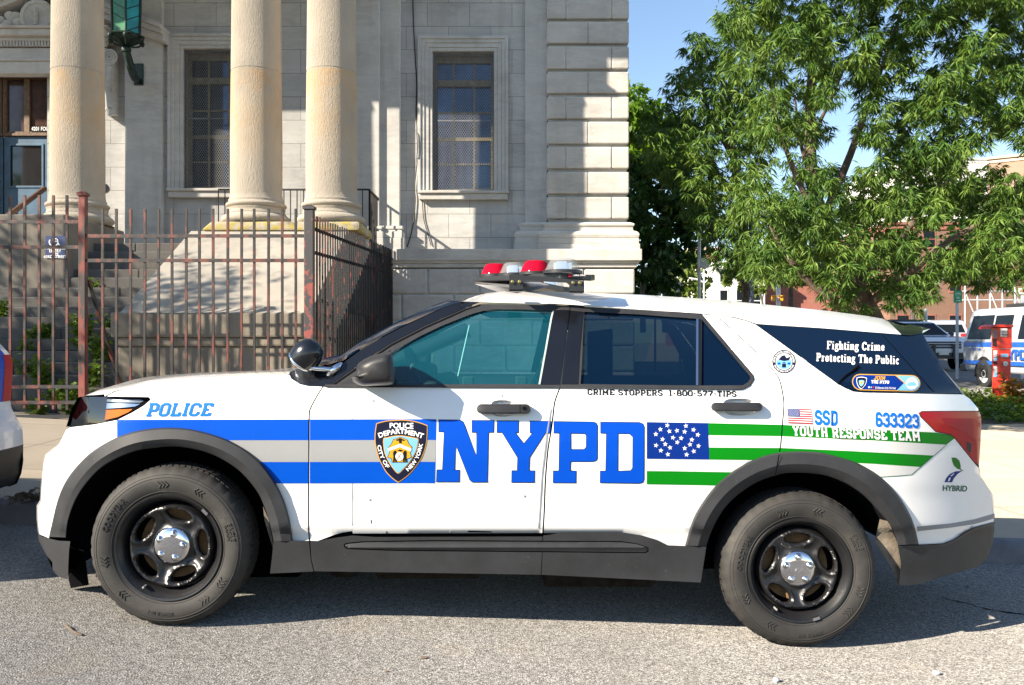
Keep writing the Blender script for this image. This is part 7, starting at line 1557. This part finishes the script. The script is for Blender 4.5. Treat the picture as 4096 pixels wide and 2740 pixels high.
# older police SUV facing us
def suv_lo(): return [(-2.4, .4), (2.42, .4), (2.5, .62), (2.46, .98), (2.3, 1.12), (1.1, 1.2), (-2.4, 1.18), (-2.5, .8)]
SX = P(3745, 0, 30)[0]
t, put, tr = vehicle('police_car', 'older white police SUV facing the camera beyond the rear window', SX+.1, 32.2, R(-90), suv_lo(), [(-2.3, 1.17), (1.15, 1.17), (.25, 1.68), (-.1, 1.72), (-1.9, 1.7)], 2.0, 1.5, (-1.5, 1.5), [('window', [(-.9, 1.25), (.85, 1.25), (.2, 1.62), (-.9, 1.62)]), ('window', [(-2.1, 1.25), (-1, 1.25), (-1, 1.62), (-1.8, 1.6)])], 'far_white', cat='police car')
put('windscreen', [(1.10, -.85, 1.22), (1.10, .85, 1.22), (.33, .70, 1.65), (.33, -.70, 1.65)], [(0, 1, 2, 3)], 'car_glass')
put('grille', [(2.49, -.62, .68), (2.49, .62, .68), (2.475, .62, .98), (2.475, -.62, .98)], [(0, 1, 2, 3)], 'car_trim')
for k in range(3): put('grille_bar', [(2.497, -.6, .72+.09*k), (2.497, .6, .72+.09*k), (2.495, .6, .745+.09*k), (2.495, -.6, .745+.09*k)], [(0, 1, 2, 3)], 'galv_steel')
for sg in (-1, 1): put('headlight', [(2.48, sg*.64, .8), (2.42, sg*.96, .84), (2.40, sg*.95, 1.0), (2.475, sg*.64, .97)], [(0, 1, 2, 3)], 'lens_clear')
put('lower_bumper', [(2.515, -.9, .42), (2.515, .9, .42), (2.515, .9, .6), (2.515, -.9, .6)], [(0, 1, 2, 3)], 'car_trim')
put('push_bar', [(2.53+x, y, z) for z in (.45, .9) for y in (-.38, -.3) for x in (0, .05)]+[(2.53+x, y, z) for z in (.45, .9) for y in (.3, .38) for x in (0, .05)], [(0, 2, 3, 1), (4, 5, 7, 6), (0, 1, 5, 4), (2, 6, 7, 3), (0, 4, 6, 2), (1, 3, 7, 5), (8, 10, 11, 9), (12, 13, 15, 14), (8, 9, 13, 12), (10, 14, 15, 11), (8, 12, 14, 10), (9, 11, 15, 13)], 'car_trim')
put('number_plate', [(2.54, -.17, .52), (2.54, .17, .52), (2.54, .17, .68), (2.54, -.17, .68)], [(0, 1, 2, 3)], 'plate')
for sg in (-1, 1): mb = MB(); mb.sphere((.85, sg*1.08, 1.25), .12, 10, sc_=(.5, 1, .8)); put('door_mirror', mb.V, mb.F, 'car_trim')
put('roof_bar', [(x, y, z) for z in (1.73, 1.8) for y in (-.6, .6) for x in (-.5, -.2)], [(0, 2, 3, 1), (4, 5, 7, 6), (0, 1, 5, 4), (2, 6, 7, 3), (0, 4, 6, 2), (1, 3, 7, 5)], 'car_trim')
V, F = text2d('POLICE', .03); k = .62/V[:, 0].max(); put('lettering', [(2.33-z*k*2.2*.9 if False else 2.26-(1-z)*0+(-z*k*2.5+.0), x*k-.31, 1.135+z*k*.25) for x, z in V], F, 'stripe_blue')
# white minivan seen from behind
MX = P(3800, 0, 40)[0]
t, put, tr = vehicle('minivan', 'white minivan seen from behind with red tail lights', MX-.1, 42.3, R(90), [(-2.4, .4), (2.3, .4), (2.4, .8), (1.6, 1.1), (-2.4, 1.12), (-2.48, .8)], [(-2.4, 1.1), (1.5, 1.1), (.5, 1.72), (-2.0, 1.76), (-2.2, 1.7)], 1.95, 1.55, (-1.4, 1.45), [('window', [(-2.1, 1.18), (-.6, 1.18), (-.6, 1.62), (-1.95, 1.62)])], 'shaded_white')
put('rear_window', [(-2.40, -.74, 1.2), (-2.40, .74, 1.2), (-2.22, .66, 1.62), (-2.22, -.66, 1.62)], [(0, 1, 2, 3)], 'car_glass')
for sg in (-1, 1): put('tail_light', [(-2.49, sg*.5, 1.0), (-2.42, sg*.96, 1.0), (-2.40, sg*.95, 1.16), (-2.47, sg*.5, 1.12)], [(0, 1, 2, 3)], 'sign_red')
put('number_plate', [(-2.5, -.2, .86), (-2.5, .2, .86), (-2.49, .2, 1.0), (-2.49, -.2, 1.0)], [(0, 1, 2, 3)], 'plate')
def sedan(lbl, x, Y, yaw, mat):
    X = P(x, 0, Y)[0]; return vehicle('parked_car', lbl, X, Y, yaw, [(-2.2, .35), (2.2, .35), (2.25, .7), (1.2, .92), (-2.1, .95), (-2.28, .7)], [(-1.6, .93), (.95, .93), (.2, 1.42), (-1.0, 1.44)], 1.8, 1.35, (-1.35, 1.35), [('window', [(-1.35, .98), (.75, .98), (.15, 1.36), (-.95, 1.37)])], mat, wr=.32)
sedan('bright red car parked in front of the white building', 3000, 50, R(180), 'car_red'); sedan('dark car roof showing below the low limb of the large tree', 3280, 34, R(160), 'car_trim'); sedan('blue-grey car behind the older police SUV', 3590, 38, R(-100), 'pole_blue')
# ================= buildings beyond =================
m_stone('white_render', (.66, .66, .65), dirt=.15, veins=0, yellow=.05)
def m_brick(name, c, c2, mo):
    s = N(name); v, _ = s.xz(); g = s.n('ShaderNodeVectorMath', operation='ADD')
    b = s.n('ShaderNodeTexBrick'); b.inputs['Scale'].default_value = 1; b.inputs['Brick Width'].default_value = .24; b.inputs['Row Height'].default_value = .08; b.inputs['Mortar Size'].default_value = .01
    b.inputs['Color1'].default_value = (*c, 1); b.inputs['Color2'].default_value = (*c2, 1); b.inputs['Mortar'].default_value = (*mo, 1); s.l(v, b.inputs['Vector'])
    n = s.noise(.6, 5, .6); s.base(s.mix(s.ramp(n, [(.4, 0), (.75, .4)]), b.outputs[0], tuple(x*.6 for x in c)), .9); return s.m
m_brick('red_brick', (.34, .09, .06), (.26, .07, .05), (.3, .22, .18)); m_brick('tan_brick', (.40, .27, .18), (.34, .22, .15), (.4, .34, .28)); m_brick('brown_brick', (.22, .11, .07), (.17, .085, .06), (.2, .16, .13))
plain('cream_stone', (.62, .54, .42), .85, var=.15, vs=2)
def house(name, label, x0, x1, ytop, Y, depth, mat, wins, trim, cat='building', yaw=0, base=None, parapet=.35):
    """front wall between photo columns x0..x1 at distance Y; wins: rows of (count, z0, z1)"""
    X0, X1 = P(x0, 0, Y)[0], P(x1, 0, Y)[0]; zt = P(0, ytop, Y)[2]; zb = zwalk(X0, Y)-.3; t = empty(name, ((X0+X1)/2, Y, zwalk(X0, Y)), label, cat); L = X1-X0
    c, s = math.cos(yaw), math.sin(yaw); tr = lambda x, y, z: (X0+x*c-y*s, Y+x*s+y*c, z)
    def bx(mb, a, b, y0, y1, z0, z1): mb.hexa([tr(a, y0, z0), tr(b, y0, z0), tr(b, y1, z0), tr(a, y1, z0)], [tr(a, y0, z1), tr(b, y0, z1), tr(b, y1, z1), tr(a, y1, z1)])
    mb = MB(); bx(mb, 0, L, 0, depth, zb, zt); mb.build('wall', MATS[mat], t)
    mb = MB(); bx(mb, -.12, L+.12, -.2, depth+.1, zt+.002, zt+.22); bx(mb, -.05, L+.05, -.1, depth+.05, zt-.35, zt-.12); mb.build('cornice', MATS[trim], t, bevel=.03)
    for cnt, z0, z1 in wins:
        for k in range(cnt):
            w_ = L/cnt; a = w_*(k+.28); b = w_*(k+.72); mb = MB(); bx(mb, a-.08, b+.08, -.05, -.002, z0-.12, z0); bx(mb, a-.06, b+.06, -.04, -.002, z1, z1+.12); bx(mb, a-.06, a, -.03, -.002, z0+.001, z1-.001); bx(mb, b, b+.06, -.03, -.002, z0+.001, z1-.001); bx(mb, a, b, -.025, -.004, (z0+z1)/2-.03, (z0+z1)/2+.03)
            wn = mb.build('window', MATS[trim], t); mb = MB(); bx(mb, a, b, -.012, -.003, z0, z1); mb.build('pane', MATS['car_glass'], wn)
    return t, tr
house('white_building', 'white rendered building behind the traffic signal', 2862, 3060, 1058, 60, 14, 'white_render', [(3, 1.2, 2.4), (3, 3.6, 5.0), (3, 5.6, 6.6)], 'white_render')
house('brick_house', 'red brick house with stone cornice above the white building', 2760, 2885, 1000, 75, 12, 'red_brick', [(3, 5.0, 6.8), (3, 2.0, 3.8)], 'cream_stone')
house('brick_house', 'low red brick building behind the low limb of the tree', 3060, 3360, 1120, 62, 10, 'red_brick', [(6, 1.5, 3.2)], 'brick_brown')
house('brick_house', 'brown brick building behind the pipe scaffold', 3560, 4500, 900, 64, 12, 'brown_brick', [(9, 1.6, 3.4), (9, 5.2, 7.0), (9, 8.4, 9.6)], 'red_brick')
t, tr = house('tan_building', 'tan brick building with cream bands high at the right edge', 3950, 4700, 640, 80, 5, 'tan_brick', [(8, 6, 8), (8, 10, 12)], 'cream_stone', yaw=R(-35))
house('white_building', 'pale block showing between the leaves near the right edge', 3620, 4010, 640, 110, 20, 'white_render', [(7, 14, 17), (7, 19, 22)], 'white_render')
# scaffold in front of the brown building
sc0 = empty('scaffold', P(3960, 1300, 56), 'grey pipe scaffold in front of the brown brick building', 'scaffold'); Ysc = 56
mb = MB()
for x in (3860, 3910, 3960, 4010, 4060, 4110, 4160):
    for dy in (0, 1.2): p = P(x, 1120, Ysc+dy); mb.tube([(p[0], Ysc+dy, zwalk(p[0], Ysc)), (p[0], Ysc+dy, p[2])], .05, 6)
for y in (1133, 1165, 1200):
    for dy in (0, 1.2): a = P(3850, y, Ysc+dy); b = P(4180, y, Ysc+dy); mb.tube([a, b], .045, 6)
for x in (3860, 3960, 4060): mb.tube([P(x, 1165, Ysc-.05), P(x+50, 1290, Ysc-.05)], .04, 6)
mb.build('pipe_frame', MATS['galv_steel'], sc0, smooth=50); mb = MB(); a, b = P(3850, 1136, Ysc), P(4180, 1130, Ysc); mb.box(a[0], b[0], Ysc-.1, Ysc+1.3, a[2]-.05, a[2]+.1); mb.build('deck', MATS['old_brown_wood'], sc0)
# ================= small things on the road =================
def ground(x, y):     # photo pixel to road point
    lo_, hi_ = 2.0, 7.0
    for _ in range(40):
        m = (lo_+hi_)/2; p = P(x, y, m)
        if p[2] > zroad(p[0], m): lo_ = m
        else: hi_ = m
    return P(x, y, lo_)
mb = MB(); pts = [ground(x, y) for x, y in ((255, 2502), (275, 2515), (290, 2530), (310, 2540), (328, 2545))]; mb.tube([(a, b, c+.006) for a, b, c in pts], [.003, .006, .005, .007, .004], 6); tag(mb.build('twig', MATS['bark']), 'thin dry twig lying on the road left of the front tyre', 'twig')
def pebble(x, y, r, mat, label, name='pebble', cat='pebble', flat=.5, group=None):
    p = ground(x, y); mb = MB(); mb.sphere((0, 0, 0), r, 10, sc_=(1, .8, flat)); V = [(p[0]+a*(1+.2*math.sin(9*a/r)), p[1]+b, p[2]+c+r*flat*.8) for a, b, c in mb.V]; tag(mesh_obj(name, V, mb.F, MATS[mat], None, smooth=60), label, cat, group)
pebble(3744, 2698, .020, 'galv_steel', 'crushed shiny metal cap on the road below the rear tyre', 'bottle_cap', 'cap', .5)
pebble(3103, 2728, .016, 'galv_steel', 'small dark metal cap at the bottom frame edge', 'bottle_cap', 'cap', .7)
pebble(1694, 2633, .018, 'bark', 'dark dry leaf scrap on the sunlit road below the sill', 'leaf_scrap', 'leaf', .25)
pebble(3870, 2350, .014, 'kerb_stone', 'small stone in the shade behind the rear bumper')
pebble(1545, 2687, .010, 'bark', 'tiny dark leaf scrap near the bottom frame edge', 'leaf_scrap', 'leaf', .3)
V = []; F = []
for i, (x, y) in enumerate(spl([(3620, 2318), (3700, 2350), (3780, 2395), (3870, 2415), (3960, 2440), (4130, 2462), (4300, 2470)], 6)):
    p = ground(x, y); w_ = .010+.006*math.sin(i*1.7); V += [(p[0], p[1]-w_, zroad(p[0], p[1])+.003), (p[0], p[1]+w_, zroad(p[0], p[1])+.003)]
    if i: F.append((2*i-2, 2*i, 2*i+1, 2*i-1))
tag(mesh_obj('road_crack', V, F, MATS['seam_black']), kind='structure')
# damp twigs and leaves heaped on the kerb at the left
rng = np.random.default_rng(5); cx_ = -3.35; PP = []; DD = []
for k in range(150):
    X = cx_+rng.normal()*.10; Y = ykerb(X)+.08+rng.normal()*.05; PP.append([X, Y, zwalk(X, Y)+.01+abs(rng.normal())*.02]); DD.append([rng.normal(), rng.normal(), .3*rng.normal()])
V = leaves(np.array(PP), np.array(DD), rng.uniform(.03, .10, 150), rng.uniform(.006, .02, 150), rng); plain('dead_leaf', (.10, .075, .05), .9, var=.5, vs=30)
tag(quads_mesh('leaf_litter', V, 'dead_leaf', None), 'dark heap of dead leaves and twigs on the kerb before the front bumper', 'leaf litter', kind='stuff')
# ================= the car ahead: a second police SUV, only its tail in view =================
SKIP = ('stripe', 'letter', 'flag', 'shield', 'round_badge', 'star', 'recruit', 'edge_line', 'leaf', 'road_mark', 'fuel', 'hood', 'seat', 'dash', 'steering', 'spotlight', 'light_bar', 'scratch', 'aerial', 'windscreen', 'cowl', 'wiper', 'headlight', 'grille', 'rivet')
C2 = CAR.copy(); COL.objects.link(C2); SH_ = -5.74; C2.location = (CAR.location[0]+SH_, CAR.location[1]+SH_*.0333, CAR.location[2]-SH_*.0473)
tag(C2, 'rear end of a white and blue police car at the left frame edge', 'police car')
def rec2(o, par_):
    for ch in list(o.children):
        if ch.name.startswith(SKIP): continue
        c_ = ch.copy(); COL.objects.link(c_); mi_ = ch.matrix_parent_inverse.copy(); c_.parent = par_; c_.matrix_parent_inverse = mi_; rec2(ch, c_)
rec2(CAR, C2)

t_ = np.linspace(.62, .93, 12); V = []; ids = list(range(3, 10)); bl_ = mirr(TAIL3)
for i in ids:
    for t in t_: f_ = (4*t*(1-t))**.6; p = TAIL3[i]+(bl_[i]-TAIL3[i])*t; V.append((p[0]+.04*f_+.004, p[1], p[2]))
n = len(t_); F = [(a*n+b, a*n+b+1, (a+1)*n+b+1, (a+1)*n+b) for a in range(len(ids)-1) for b in range(n-1)]
o = mesh_obj('stripe', V, F, MATS['blue_vinyl'], None); o.parent = C2; o.matrix_parent_inverse = Matrix.Translation((0, -4.9, 0))
V = []; t_ = np.linspace(.90, .995, 5); ids = list(range(5, 10))
for i in ids:
    for t in t_: f_ = (4*t*(1-t))**.6; p = TAIL3[i]+(bl_[i]-TAIL3[i])*t; V.append((p[0]+.04*f_+.006, p[1], p[2]))
n = len(t_); F = [(a*n+b, a*n+b+1, (a+1)*n+b+1, (a+1)*n+b) for a in range(len(ids)-1) for b in range(n-1)]
o = mesh_obj('tail_light', V, F, MATS['red_vinyl'], None); o.parent = C2; o.matrix_parent_inverse = Matrix.Translation((0, -4.9, 0))
